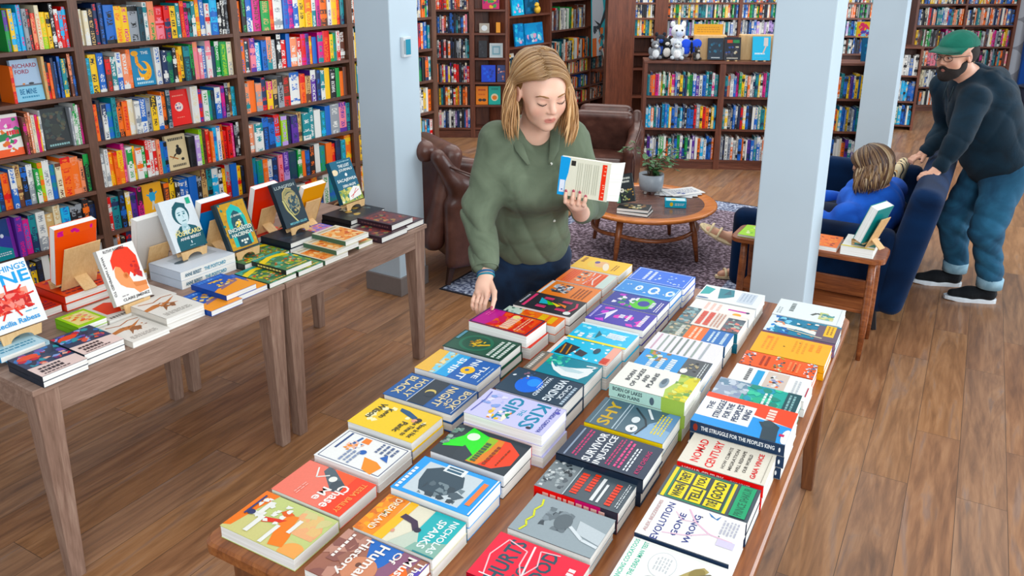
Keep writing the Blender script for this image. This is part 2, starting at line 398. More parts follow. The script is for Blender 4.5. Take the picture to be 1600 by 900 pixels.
# ------------------------------------------------- signed-distance sculpting for bodies, clothes and upholstery
def sdf_field(prims, lo, hi, res, k0=.02, warp=None):
    lo = np.array(lo, float); hi = np.array(hi, float); n = np.ceil((hi - lo) / res).astype(int) + 1
    F_ = np.full(n, .2, np.float32)
    for p in prims:
        kind = p[0]; k = k0; sub = False
        opt = p[-1] if isinstance(p[-1], dict) else {}
        k = opt.get('k', k0); sub = opt.get('sub', False)
        if kind == 'c':
            a, b, r0, r1 = np.array(p[1], float), np.array(p[2], float), p[3], p[4]; rm = max(r0, r1)
            bl, bh = np.minimum(a, b) - rm, np.maximum(a, b) + rm
        elif kind == 'e':
            c = np.array(p[1], float); r = np.array(p[2], float); Rm = np.array(p[3].to_3x3()) if len(p) > 3 and isinstance(p[3], Matrix) else None
            rm = r.max(); bl, bh = c - rm, c + rm
        elif kind == 'b':       # rounded box centre, half, R, round
            c = np.array(p[1], float); r = np.array(p[2], float); Rm = np.array(p[3].to_3x3()) if isinstance(p[3], Matrix) else None; rd = p[4]
            rm = np.linalg.norm(r); bl, bh = c - rm, c + rm
        mg = k + 4 * res
        i0 = np.maximum(0, np.floor((bl - mg - lo) / res).astype(int)); i1 = np.minimum(n, np.ceil((bh + mg - lo) / res).astype(int) + 1)
        if (i1 <= i0).any(): continue
        ax = [lo[d] + res * np.arange(i0[d], i1[d]) for d in range(3)]
        X, Y, Z = np.meshgrid(*ax, indexing='ij'); Pq = np.stack([X, Y, Z], -1)
        if kind == 'c':
            ab = b - a; L2 = max(ab @ ab, 1e-9); t = np.clip(((Pq - a) @ ab) / L2, 0, 1)
            d = np.linalg.norm(Pq - (a + t[..., None] * ab), axis=-1) - (r0 + (r1 - r0) * t)
        elif kind == 'e':
            q = Pq - c
            if Rm is not None: q = q @ Rm
            k_0 = np.linalg.norm(q / r, axis=-1); k_1 = np.linalg.norm(q / r ** 2, axis=-1) + 1e-9; d = k_0 * (k_0 - 1) / k_1
        else:
            q = Pq - c
            if Rm is not None: q = q @ Rm
            q = np.abs(q) - (r - rd); d = np.linalg.norm(np.maximum(q, 0), axis=-1) + np.minimum(q.max(-1), 0) - rd
        sl = tuple(slice(i0[j], i1[j]) for j in range(3)); cur = F_[sl]
        if sub:
            d2 = -d; hh = np.maximum(k - np.abs(cur - d2), 0) / max(k, 1e-6); F_[sl] = np.maximum(cur, d2) + hh * hh * k * .25
        else:
            hh = np.maximum(k - np.abs(cur - d), 0) / max(k, 1e-6); F_[sl] = np.minimum(cur, d) - hh * hh * k * .25
    if warp is not None:
        ax = [lo[d] + res * np.arange(n[d]) for d in range(3)]; X, Y, Z = np.meshgrid(*ax, indexing='ij')
        m = np.abs(F_) < .05
        F_[m] += warp(X[m], Y[m], Z[m])
    return F_, lo
def surface_nets(F_, lo, res):
    ins = F_ < 0; n = F_.shape
    corners = [(i, j, k) for i in (0, 1) for j in (0, 1) for k in (0, 1)]
    sl = lambda o: tuple(slice(o[d], n[d] - 1 + o[d]) for d in range(3))
    cnt = sum(ins[sl(c)].astype(np.int8) for c in corners); mask = (cnt > 0) & (cnt < 8)
    idx = np.full(mask.shape, -1, np.int64); ijk = np.argwhere(mask); idx[mask] = np.arange(len(ijk))
    acc = np.zeros((len(ijk), 3)); w = np.zeros(len(ijk))
    val = {c: F_[sl(c)][mask] for c in corners}
    for a in corners:
        for d in range(3):
            if a[d]: continue
            b = list(a); b[d] = 1; b = tuple(b); fa, fb = val[a], val[b]; x = (fa < 0) != (fb < 0)
            t = np.where(x, fa / np.where(x, fa - fb, 1), 0)
            p = np.array(a, float)[None, :] + np.zeros((len(ijk), 3)); p[:, d] += t
            acc[x] += p[x]; w[x] += 1
    V = lo + res * (ijk + acc / w[:, None])
    faces = []
    for d in range(3):
        e1, e2 = [(1, 2), (2, 0), (0, 1)][d]
        s0 = [slice(1, n[q] - 1) for q in range(3)]; s1 = list(s0); s0[d] = slice(0, n[d] - 1); s1[d] = slice(1, n[d])
        A, B = ins[tuple(s0)], ins[tuple(s1)]; x = A != B; pos = np.argwhere(x); fl = A[x]
        pos = pos + np.array([0 if q == d else 1 for q in range(3)])
        def g(o1, o2):
            q = pos.copy(); q[:, e1] -= o1; q[:, e2] -= o2; return idx[q[:, 0], q[:, 1], q[:, 2]]
        Q = np.stack([g(1, 1), g(0, 1), g(0, 0), g(1, 0)], 1); Q[~fl] = Q[~fl][:, ::-1]
        faces.append(Q)
    return V, np.concatenate(faces)
def sculpt(name, prims, lo, hi, res, mats, parent=None, k=.02, warp=None, color=None, smooth_it=1):
    F_, l = sdf_field(prims, lo, hi, res, k, warp); V, Q = surface_nets(F_, l, res)
    for _ in range(smooth_it):      # light smoothing
        acc = np.zeros_like(V); w = np.zeros(len(V))
        for a, b in ((0, 1), (1, 2), (2, 3), (3, 0)):
            np.add.at(acc, Q[:, a], V[Q[:, b]]); np.add.at(w, Q[:, a], 1); np.add.at(acc, Q[:, b], V[Q[:, a]]); np.add.at(w, Q[:, b], 1)
        V = V * .45 + acc / np.maximum(w, 1)[:, None] * .55
    me = bpy.data.meshes.new(name); me.vertices.add(len(V)); me.vertices.foreach_set('co', V.astype(np.float32).ravel())
    me.loops.add(len(Q) * 4); me.loops.foreach_set('vertex_index', Q.astype(np.int32).ravel())
    me.polygons.add(len(Q)); me.polygons.foreach_set('loop_start', np.arange(0, len(Q) * 4, 4, dtype=np.int32)); me.polygons.foreach_set('loop_total', np.full(len(Q), 4, np.int32))
    me.polygons.foreach_set('use_smooth', np.ones(len(Q), bool)); me.update(calc_edges=True); me.validate()
    for m in (mats if isinstance(mats, (list, tuple)) else [mats]): me.materials.append(m)
    if color is not None:
        at = me.color_attributes.new('Col', 'FLOAT_COLOR', 'POINT'); arr = np.ones((len(V), 4), np.float32); arr[:, :3] = color(V); at.data.foreach_set('color', arr.ravel())
    o = bpy.data.objects.new(name, me); COL.objects.link(o)
    if parent is not None: o.parent = parent
    return o

MAT = {}
MAT['print'] = printed('printed_cover'); MAT['pages'] = pages_mat(); MAT['spine'] = spine_mat('book_spines')
def at(px, py, Y):
    """world point seen at photo pixel px, py at forward distance Y"""
    y = py - CY; q = Y / (F * CT - y * ST); return Vector(((px - 800) * q, Y, H - q * (y * CT + F * ST)))
def on_z(px, py, z):
    y = py - CY; q = (H - z) / (y * CT + F * ST); return Vector(((px - 800) * q, (F * CT - y * ST) * q, z))

M_CASE = wood('bookcase_wood', '40261d', '5d3a2c', '724a38', (1, 0, 0), rough=.45)
M_CASEV = wood('bookcase_upright_wood', '42281e', '61402f', '7a503c', (0, 0, 1), rough=.45)
M_BACK = wood('far_bookcase_wood', '45231a', '6a3825', '854c34', (0, 0, 1), rough=.4)
M_BACKH = wood('far_shelf_wood', '45241a', '663625', '85513a', (1, 0, 0), rough=.4)
M_WALL = flat('wall_paint', 'c8cdd2', .9, noise=.03, scale=6)
M_COLUMN = flat('column_paint', 'bdd0dc', .7, noise=.02, scale=3)

# floor
mb = MB(); mb.box(-7, -1, -.05, 11, 14, 0); o = mb.build('floor', floor_mat()); tag(o, kind='structure')
# walls
EL = Vector((.539, .842, 0)).normalized(); NL = Vector((-.842, .539, 0)).normalized()
ML = frame(NL * 4.5, EL, NL)          # left wall frame: x along the wall, y into the wall
mb = MB(); mb.box(-5.0, .32, 0, 5.8, .42, 3.6); tag(mb.build('wall_left', M_WALL, M=ML), kind='structure')
mb = MB(); mb.box(-3, 12.75, 0, 11, 12.9, 3.6); tag(mb.build('wall_back', M_WALL), kind='structure')

# pale wall with rows of overlapping discs, far right
def disc_wall_mat():
    m, nt, b = new_mat('disc_wallpaper')
    tc = N(nt, 'ShaderNodeTexCoord'); sp = N(nt, 'ShaderNodeSeparateXYZ'); nt.links.new(tc.outputs['Object'], sp.inputs[0])
    out = []
    for ax, per, off in ((0, .62, 0.0), (2, .40, .1)):
        a = N(nt, 'ShaderNodeMath', operation='ADD'); a.inputs[1].default_value = off; nt.links.new(sp.outputs[ax], a.inputs[0])
        d = N(nt, 'ShaderNodeMath', operation='PINGPONG'); d.inputs[1].default_value = per / 2; nt.links.new(a.outputs[0], d.inputs[0]); out.append(d)
    cb = N(nt, 'ShaderNodeCombineXYZ'); nt.links.new(out[0].outputs[0], cb.inputs[0]); nt.links.new(out[1].outputs[0], cb.inputs[1])
    ln = N(nt, 'ShaderNodeVectorMath', operation='LENGTH'); nt.links.new(cb.outputs[0], ln.inputs[0])
    lt = N(nt, 'ShaderNodeMath', operation='LESS_THAN'); lt.inputs[1].default_value = .19; nt.links.new(ln.outputs['Value'], lt.inputs[0])
    mx = N(nt, 'ShaderNodeMix', data_type='RGBA'); nt.links.new(lt.outputs[0], mx.inputs[0])
    mx.inputs[6].default_value = (*lin('8d8f97'), 1); mx.inputs[7].default_value = (*lin('b6bac2'), 1)
    nt.links.new(mx.outputs[2], b.inputs['Base Color']); b.inputs['Roughness'].default_value = .7
    return m
mb = MB(); mb.box(0, 0, 0, 2.6, .1, 3.4); tag(mb.build('wall_right', disc_wall_mat(), M=Matrix.Translation((7.16, 11.75, 0))), kind='structure')

# painted square columns
def column(name, corner, yaw, s, base):
    M = frame(Vector((corner[0], corner[1], 0)), (math.cos(yaw), math.sin(yaw), 0), (-math.sin(yaw), math.cos(yaw), 0))
    mb = MB(); mb.box(-s, 0, 0, 0, s, 3.6); o = mb.build(name, M_COLUMN, M=M, bevel=.006); tag(o, kind='structure')
    mb = MB(); mb.box(-s - .012, -.012, 0, .012, s + .012, .125); b = mb.build(name.replace('column', 'baseboard'), M_BASE, M=M, bevel=.004); tag(b, kind='structure')
M_BASE = flat('grey_base_strip', '7d7470', .6)
column('column_left', (-.715, 4.82), R(-31), .27, .12)
column('column_middle', (1.508, 3.85), R(-31), .28, .12)
column('column_right', (3.625, 7.62), R(-31), .30, .12)
# thermostat on the left column's bright face
th = empty('thermostat', (0, 0, 0), 0, 'small white wall thermostat with a blue screen on the left column', 'thermostat')
cc = Vector((-.715, 4.82, 0)); dR = Vector((.515, .857, 0)); nR = Vector((.857, -.515, 0))
pT = cc + dR * .135; MT = frame(pT + nR * .001 + Vector((0, 0, 1.575)), dR, (0, 0, 1))
mb = MB(); mb.box(-.040, -.06, 0, .036, .06, .022, 'dfe6ea'); o = mb.build('housing', MAT['print'], th, M=MT, bevel=.004)
mb = MB(); mb.box(-.02, -.045, .0225, .026, .045, .0245, '3f93ad'); o = mb.build('screen', MAT['print'], th, M=MT)
mb = MB(); mb.box(-.036, -.04, .0225, -.028, .04, .026, '9fb0b8'); o = mb.build('button_strip', MAT['print'], th, M=MT)

# ---------------------------------------------------------------- bookcases
def bookcase(name, M, ups, boards, depth, top, label, mats, bt=.022, plinth=None, board_edge=.002):
    root = empty(name, (0, 0, 0), 0, label, 'bookcase'); root.matrix_world = M
    mh, mv = mats
    for a, b in ups:
        mb = MB(); mb.box(a, 0, 0, b, depth, top); mb.build('upright', mv, root, bevel=.002)
    for (a0, a1), (b0, b1) in zip(ups[:-1], ups[1:]):
        for z in boards:
            mb = MB(); mb.box(a1, board_edge, z - bt, b0, depth - .01, z); mb.build('shelf', mh, root, bevel=.001)
    mb = MB(); mb.box(ups[0][0], depth - .012, 0, ups[-1][1], depth, top); mb.build('back_panel', mv, root)
    mb = MB(); mb.box(ups[0][0] - .004, -.006, top, ups[-1][1] + .004, depth + .004, top + .025); mb.build('top_board', mh, root, bevel=.003)
    if plinth:
        mb = MB(); mb.box(ups[0][0], .012, 0, ups[-1][1], .03, plinth); mb.build('plinth', mh, root)
    return root
LUPS = [(1.44, 1.495), (2.52, 2.575), (3.60, 3.655), (4.675, 4.735), (5.725, 5.79)]
LZ = [.07, .25, .51, .783, 1.063, 1.34, 1.61, 1.88]
bookcase('wall_bookcase', ML, LUPS, LZ, .29, 2.16, 'long dark brown wall bookcase packed with colourful books behind the left column', (M_CASE, M_CASEV))

# one book standing in a row, spine to the viewer; origin at the spine's lower left
def shelf_book(mb, pg, th, h, d, c1, c2, style, rnd, x=0, y=0, z=0, T=None):
    f = lambda p: T @ Vector(p) if T is not None else Vector(p)
    t = .0016
    X0, X1, Z1, Y1 = x, x + th, z + h, y + d
    def bx(m, x0, y0, z0, x1, y1, z1, c, mi):
        p = [f(q) for q in ((x0, y0, z0), (x1, y0, z0), (x1, y1, z0), (x0, y1, z0), (x0, y0, z1), (x1, y0, z1), (x1, y1, z1), (x0, y1, z1))]
        m.raw(p, [(4, 5, 6, 7), (1, 2, 6, 5), (2, 3, 7, 6), (3, 0, 4, 7)], c, mi)
    bx(mb, X0, y, z, X0 + t, Y1, Z1, c1, 0); bx(mb, X1 - t, y, z, X1, Y1, Z1, c1, 0)
    bx(mb, X0 + t, y + .001, z, X1 - t, y + .003, Z1, c1, 0)
    bx(pg, X0 + t, y + .003, z + .002, X1 - t, Y1 - .002, Z1 - .003, 'f1efe6', 2 if pg is mb else 0)
    ou, ov = float(rnd.randint(0, 400)), rnd.random() * 40
    segs = {0: [(0, 1, c1, c2)], 1: [(0, .33, c2, c1), (.33, 1, c1, c2)], 2: [(0, .7, c1, c2), (.7, 1, c2, c1)], 3: [(0, .14, c2, c1), (.14, .86, c1, c2), (.86, 1, c2, c1)], 4: [(0, .5, c1, c2), (.5, 1, c2, c1)]}[style]
    for a, b, ca, cb in segs:
        z0, z1 = z + h * a, z + h * b
        
        # slightly rounded spine: three facets
        q = [(X0, 0.), (X0 + th * .28, -.0022), (X1 - th * .28, -.0022), (X1, 0.)]
        for i in range(3):
            xa, ya = q[i]; xb, yb = q[i + 1]; fa, fb = (xa - X0) / th, (xb - X0) / th
            mb.face([f((xa, y + ya, z0)), f((xb, y + yb, z0)), f((xb, y + yb, z1)), f((xa, y + ya, z1))], ca, cb, 1,
                    [(ou + .02 + .96 * fa, ov + a), (ou + .02 + .96 * fb, ov + a), (ou + .02 + .96 * fb, ov + b), (ou + .02 + .96 * fa, ov + b)])
STUFF = MB()
ORD = ['first', 'second', 'third', 'fourth', 'fifth', 'sixth', 'seventh', 'eighth', 'ninth', 'tenth', 'eleventh', 'twelfth', 'thirteenth', 'fourteenth', 'fifteenth', 'sixteenth', 'seventeenth', 'eighteenth',
       'nineteenth', 'twentieth', 'twenty-first', 'twenty-second', 'twenty-third', 'twenty-fourth', 'twenty-fifth', 'twenty-sixth', 'twenty-seventh', 'twenty-eighth', 'twenty-ninth', 'thirtieth', 'thirty-first', 'thirty-second', 'thirty-third', 'thirty-fourth', 'thirty-fifth']
def shelve(M, t0, t1, z, seq, rnd, single=None, y0=.018, hmax=.238, faceout=None, group=None, fixed=True):
    """stand a row of books between t0 and t1; single = words for the place when each book is an object of its own"""
    toks = seq.split() if isinstance(seq, str) else seq
    ws = [(.155 if k[0] == '#' else (int(k[2:]) * .0052 + .0015 if len(k) > 2 else .022)) for k in toks]
    free = (t1 - t0) - sum(w for w, k in zip(ws, toks) if k[0] == '#'); s = free / max(sum(w for w, k in zip(ws, toks) if k[0] != '#'), 1e-6)
    if not fixed: s = min(s, 1.15)
    t = t0; n = 0
    for k, w in zip(toks, ws):
        n += 1
        if k[0] == '#':
            art = FACE[k[1:]]; Hb = min(hmax, .222)
            tl = R(6); MM = M @ Matrix.Translation((t + .004, .055, z + .001)) @ frame((0, 0, 0), (1, 0, 0), (0, math.sin(tl), math.cos(tl)))
            make_book(MM, .146, Hb, .022, art['c'], art.get('s'), art['art'], art['label'], seed=n, group=None)
            t += w; continue
        wd = w * s; h = rnd.uniform(.80, 1.0) * hmax; d = rnd.uniform(.13, .155); yy = y0 + rnd.uniform(0, .018)
        c1, c2 = k[0], k[1]; st = rnd.choice([0, 0, 0, 0, 1, 2, 3, 4]) if c1 != c2 else 0
        if single:
            m1, m2 = MB(), MB(); shelf_book(m1, m2, wd - .0012, h, d, c1, c2, st, rnd)
            o = m1.build('book', [MAT['print'], MAT['spine']], M=M @ Matrix.Translation((t, yy, z + .0005)))
            p = m2.build('pages', MAT['pages']); p.parent = o
            size = 'thick ' if wd > .04 else ('slim ' if wd < .024 else '')
            cn = CNAME[c1] if c1 == c2 else CNAME[c1] + ' and ' + CNAME[c2]
            tag(o, f'{size}{cn} spine, {ORD[n - 1]} from left, {single}', 'book', group)
        else:
            shelf_book(STUFF, STUFF, wd - .001, h, d, c1, c2, st, rnd, t, yy, z + .0005, M)
        t += wd

FACE = {
 'RF': dict(c='a9bfd6', label='face-out pale blue book with dark red lettering on the wall bookcase at photo left',
   art=[('t', 'RICHARD', .08, .80, .93, .90, '8c2f45'), ('t', 'FORD', .12, .66, .62, .76, '8c2f45'), ('r', 0, .0, 1, .38, '8fc4dc'), ('r', 0, .36, 1, .40, '5d6470'), ('e', .35, .42, .05, .02, 'c9803a'), ('e', .62, .42, .1, .025, '2d2f38'), ('t', 'BE MINE', .15, .17, .75, .30, '1f6f96'), ('w', .15, .08, .8, .13, '3d86a8', 1)]),
 'PG': dict(c='f2ede6', label='face-out pink, green and orange patterned book at the left edge of the photo',
   art=[('r', 0, 0, 1, .18, 'ee6a2a'), ('r', 0, .18, 1, .35, 'f3efe6'), ('p', [(0, .35), (1, .45), (1, .65), (0, .5)], '2f7d4c'), ('r', 0, .66, 1, .92, 'd96fb4'), ('b', .0, .1, 1, .9, ['e07a32', 'f2efe9', 'd24f9a', '2f8a55'], 22, .13), ('w', .5, .5, .95, .62, 'd8443a', 1)]),
 'DK': dict(c='1d2324', label='face-out black book with dark olive foliage beside pale green spines',
   art=[('b', .08, .18, .92, .9, ['3f4638', '55503c', '2c3a38', '5c4a3c', '3a4a44'], 46, .12), ('e', .5, .45, .2, .15, '2a2f28'), ('w', .12, .05, .9, .11, '8fb3b3', 1)]),
 'NV': dict(c='23407a', label='face-out navy book with purple side on the lowest visible left shelf',
   art=[('p', [(0, 0), (1, 0), (1, .2), (0, .5)], '1b8f98'), ('p', [(0, .5), (1, .2), (1, .5), (0, .8)], '3a3f96'), ('r', .88, 0, 1, 1, '7c3aa0'), ('w', .2, .1, .8, .2, 'dfe6f2', 2), ('e', .6, .6, .06, .05, 'dfe6f2')]),
 'TH': dict(c='1486b0', label='face-out teal book with a large yellow curled figure on the wall bookcase',
   art=[('e', .58, .40, .30, .26, 'f4b32a'), ('e', .50, .48, .19, .17, '1486b0'), ('l', [(.2, .9), (.3, .8), (.28, .62), (.42, .5), (.5, .42)], .14, 'f2a825'), ('e', .24, .88, .16, .07, 'f4b32a'), ('t', 'THE', .52, .84, .85, .92, 'eaf4f6'), ('b', .5, .2, .8, .45, ['f7cf5a', 'e78a1c'], 10, .05), ('w', .12, .16, .5, .24, 'eaf4f6', 1), ('w', .1, .05, .9, .12, 'bfe2ea', 1)]),
 'RD': dict(c='e2402c', label='face-out plain red book with a small white emblem on the wall bookcase',
   art=[('e', .48, .52, .2, .13, 'f0ddd6'), ('b', .32, .42, .64, .62, ['2b4c8a', 'e2402c', 'f0ddd6'], 14, .05), ('w', .2, .82, .8, .86, 'f2a08e', 1), ('w', .3, .2, .7, .24, 'f2a08e', 1)]),
 'BG': dict(c='ddcba6', label='face-out beige book with a black bird silhouette on the wall bookcase',
   art=[('w', .12, .84, .9, .93, '3b3a34', 1), ('e', .58, .52, .15, .11, '1c1b1a'), ('e', .56, .66, .07, .05, '1c1b1a'), ('p', [(.55, .5), (.2, .3), (.35, .45)], '1c1b1a'), ('l', [(.1, .42), (.3, .36), (.5, .3)], .05, 'a8643a'), ('e', .72, .28, .08, .04, '2c2a26'), ('w', .15, .08, .85, .16, '5a5348', 1)]),
 'YB': dict(c='f2b41a', label='face-out golden book with a light blue figure on the low left shelf',
   art=[('e', .5, .62, .15, .16, '49a6cf'), ('e', .5, .80, .09, .06, '5a4430'), ('l', [(.25, .7), (.5, .62), (.75, .74)], .07, '49a6cf'), ('l', [(.5, .5), (.42, .25)], .06, 'd9dcd0'), ('l', [(.5, .5), (.6, .25)], .06, 'd9dcd0'), ('w', .15, .08, .85, .15, '7a5a18', 1)]),
 'OR': dict(c='f5951d', label='face-out orange children\'s book beside a teal one on the far left bookcase',
   art=[('w', .2, .75, .8, .86, 'b5471c', 1), ('e', .35, .25, .16, .08, '3a3030'), ('e', .68, .25, .18, .08, '3a3030'), ('w', .2, .5, .8, .6, 'd9701a', 1)]),
 'TQ': dict(c='2fb6a8', label='face-out teal children\'s book with an orange shape on the far left bookcase',
   art=[('e', .5, .4, .3, .2, 'f2e3c0'), ('e', .5, .38, .2, .12, 'ee8a3a'), ('w', .2, .8, .8, .9, '1a7a78', 1)]),
}
rs = random.Random(11)
ROWN = {1.61: 'top visible shelf', 1.34: 'second shelf down', 1.063: 'third shelf down', .783: 'fourth shelf down', .51: 'fifth shelf down'}
BAY0 = {1.61: (2.19, 'gp ya ab am xk kr sr cs yl5 yy kw rw ra ra'),
        1.34: (2.17, 'or #RF fo rk4 or nk nb nb ty6 kx4 zs4 nb4'),
        1.063: (2.03, '#PG zm6 zs sw cx6 mr5 yo4 wx4 #DK xw4 wg wg gw mz4'),
        .783: (1.98, 'tw nb or6 bw5 fz5 kb5 xw5 gw4 lo4 wx6 bt4 cz5 or9 os8 sk4 kg5'),
        .51: (1.78, 'td ta bw #NV pm mb nt wx5 fc5 cf4 ab5 kx4 kx ko4 kn4')}
BAY1 = {1.61: 'cw cw kf5 nr nb4 bb9 yo7 ym6 xx9 dk5 wt4 sg6 qr8 rn6 yy6 tw4 ro4 mk4 kt4 tw4 yo4 bw5 wr5 ab8 kw4 kw4 kx4',
        1.34: 'ta4 yk7 bw6 zr5 tw5 wb5 sw6 so4 #TH wb6 nw5 dg6 kw4 oy4 yk4 dt7 gk qs5 qw4 bw4 wq6 dn5 gw5 gl8 cx6',
        1.063: 'or nk4 wn4 bt5 td4 ok5 or5 cw6 wx5 bw6 xn5 yk6 wb5 ok4 dx4 #RD wc8 rp4 wg6 tg4 dk4 bw7 mp4 kx4 zf4 ta5',
        .783: 'wx5 wx4 oy5 or4 oy6 mq4 wg7 oy4 wo7 gw4 rw4 wr5 rw4 sr4 tb5 bb4 #BG kk8 vw6 lg4 zk5 rs5 os4 ab5 wb5 oo4 rr5 rr6 mq4 kx4 kw',
        .51: 'rw4 tn7 kb5 yw4 pn6 mk5 #YB zo5 yk5 kw4 bw5 bw4 bb8 kx5 fz6 tk5 aw6 wk4 yo4 rx5 bb7 yr kn4'}
BAY2 = {1.61: 'on4 kg4 bw6 mz7 gf8 ro4 wx9 bp5 pm5 bw5 yk6 yo7 tw4 mn4 zo8 wp ys6 or4 tn',
        1.34: 'ob5 dw4 qp5 aw6 bk5 st5 wx5 kw4 rw6 bb4 sw7 wr4 rm5 pn oy bb5 mt6 ro8 yg4 gt4 wr4 zw7',
        1.063: 'st4 oo6 xs5 nr4 ym5 kf4 xk5 zr7 wb9 or5 fz5 pw5 nb4 wt4 yy5 kw6 gg4 oo5 zz',
        .783: 'sw5 wt7 nb5 bn5 ra5 lv5 nk4 pn6 fz tw7 tw ww6 ta4 bb5 xw9 qp7 tn',
        .51: 'bt5 tg5 os4 wb4 nb5 qr4 pv5 dn8 gw oo4 nb4 ko5 ww5 tg5 oo6 ro4 nk5 ta5 oy7',
        .25: 'tg5 bw5 ys6 rw5 ow5 kb5 tw7 rr5 oy5 nb4 wg5 tb6 or5 kw5 bw6'}
for z, (t0, s) in BAY0.items():
    shelve(ML, t0, 2.515, z, s, rs, 'leftmost bay, ' + ROWN[z])
for z, s in BAY1.items():
    shelve(ML, 2.58, 3.595, z, s, rs, ('second bay, ' + ROWN[z]) if z > .6 else None)
for z, s in BAY2.items():
    shelve(ML, 3.66, 4.67, z, s, rs)
def rand_seq(n, pal, rnd, deco='wkcxknw'):
    return ' '.join(rnd.choice(pal) + rnd.choice(deco) + str(rnd.choice([3, 4, 4, 5, 5, 6])) for _ in range(n))
for z in LZ[1:7]:
    shelve(ML, 4.74, 5.72, z, rand_seq(30, 'yoowycrabgtk', rs), rs)
shelve(ML, 2.58, 3.595, .25, rand_seq(32, 'bwtorkyn', rs), rs); shelve(ML, 1.7, 2.515, .25, rand_seq(24, 'bwtgkyn', rs), rs)

# ---------------- low bookcase in the middle distance
eA = Vector((.9945, -.1045, 0)); MLOW = frame(Vector((1.345, 8.27, 0)), eA, (.1045, .9945, 0))
LOWUPS = [(0, .035), (.755, .815), (1.55, 1.61), (2.35, 2.41)]
bookcase('low_bookcase', MLOW, LOWUPS, [.10, .427, .76], .32, 1.09, 'waist-high dark brown bookcase with three rows of books and toys on top', (M_BACKH, M_BACK), plinth=.085)
for i, (a, b) in enumerate(zip(LOWUPS[:-1], LOWUPS[1:])):
    for z, pal in ((.76, 'tbgoywpmabtn'), (.427, 'boryatwknbxa'), (.10, 'tbwgopknabwx')):
        shelve(MLOW, a[1] + .004, b[0] - .004, z, rand_seq(int((b[0] - a[1]) / .026), pal, rs), rs, hmax=.25)

# ---------------- far tall bookcases
def far_case(name, M, ups, zs, depth, label, rows, spec=(M_BACKH, M_BACK)):
    bookcase(name, M, ups, zs, depth, 2.9, label, spec, plinth=.09)
    for (bay, z, pal, hm) in rows:
        a, b = ups[bay][1] + .004, ups[bay + 1][0] - .004
        shelve(M, a, b, z, rand_seq(int((b - a) / .025), pal, rs), rs, hmax=hm)
Y1 = 9.8; z1 = [at(700, y, Y1).z for y in (200, 164.5, 129, 91, 52, 15)] + [2.15, 2.45]
MT1 = Matrix.Translation((-.95, Y1, 0))
U1 = [(0, .03), (.44, .50), (.87, .90)]
far_case('tall_bookcase', MT1, U1, z1, .28, 'tall brown bookcase beside the end of the wall bookcase, toys in its right bay',
         [(0, z1[0], 'qvnxbzkw', .235), (0, z1[1], 'kktrykko', .235), (0, z1[2], 'oyzkrpnk', .235), (0, z1[3], 'kkdkxtro', .235), (0, z1[4], 'nkbtoqkb', .235), (0, z1[5], 'robkwnyo', .235)])
shelve(MT1, .505, .865, z1[1], '#OR #TQ', rs, fixed=False)
# angled run behind the woman
MT2 = frame(Vector((-.045, 9.82, 0)), EL, NL)
def z_on_run(px, py):
    y = py - CY; n = NL; D = Vector((-.045, 9.82, 0)).dot(n); dn = y * CT + F * ST; fw = F * CT - y * ST
    return H - dn * D / (n.x * (px - 800) + n.y * fw)
zA = [z_on_run(858, 66), z_on_run(858, 20)]; zA = [zA[0] - .75, zA[0] - .38] + zA + [zA[1] + .35]
bookcase('angled_bookcase', MT2, [(0, .03), (1.0, 1.04)], zA, .28, 2.9, 'angled brown bookcase of bright blue books behind the woman\'s head', (M_BACKH, M_BACK))
zB = [z_on_run(890, y) for y in (165, 141, 116, 94, 45)]; zB = zB + [zB[-1] + .38]
MT3 = MT2 @ Matrix.Translation((1.04, 0, 0))
U3 = [(0, .001), (1.12, 1.14), (1.66, 1.69)]
bookcase('corner_bookcase', MT3, U3, zB, .28, 2.9, 'brown corner bookcase right of the woman\'s head with a tall teal poster', (M_BACKH, M_BACK))
shelve(MT3, .01, .98, zB[4], rand_seq(28, 'xwyrzwcgxnb', rs), rs, hmax=.30); shelve(MT3, .01, 1.1, zB[3], rand_seq(30, 'wtktdkywo', rs), rs, hmax=.29)
for q in (0, 1, 2): shelve(MT3, .01, 1.1, zB[q], rand_seq(36, 'wsorybkcg', rs), rs, hmax=.17)
for q in (0, 1, 2): shelve(MT3, 1.15, 1.65, zB[q], rand_seq(14, 'tdkwozs', rs), rs, hmax=.17)
for q in (0, 1): shelve(MT2, .04, .98, zA[q], rand_seq(30, 'tbadgyw', rs), rs, hmax=.26)
# tall case behind the low one
Y4 = 10.2; MT4 = Matrix.Translation((1.52, Y4, 0)); z4 = [at(1080, y, Y4).z for y in (84, 56, 28, 4)]; z4 = [.1, .45, .8] + z4 + [z4[-1] + .3]
U4 = [(-.34, 0), (.24, .40), (1.27, 1.31), (2.2, 2.24), (3.05, 3.09)]
far_case('back_wall_bookcase', MT4, U4, z4, .30, 'tall brown back wall bookcase behind the low bookcase', 
         [(0, z4[4], 'oywktfn', .235), (0, z4[5], 'bwnokky', .235), (0, z4[6], 'bwnokky', .25)] +
         [(i, z, p, .20) for i in (1, 2, 3) for z, p in ((z4[3], 'wtnzkb'), (z4[4], 'bvxwtng'), (z4[5], 'xkwtobgy'), (z4[6], 'wkbxtry'))])
# small case standing end-on by the right column
MT6 = frame(Vector((4.80, 10.35, 0)), (.96, -.28, 0), (.28, .96, 0)); z6 = [at(1415, y, 10.3).z for y in (195, 158, 118)]
bookcase('end_bookcase', MT6, [(0, .03), (.34, .37)], z6, .3, at(1415, 76, 10.3).z, 'short end bookcase of pale books just right of the right-hand column', (M_BACKH, M_BACK))
for z in z6: shelve(MT6, .035, .335, z, rand_seq(9, 'wabwtw', rs), rs, hmax=.26)
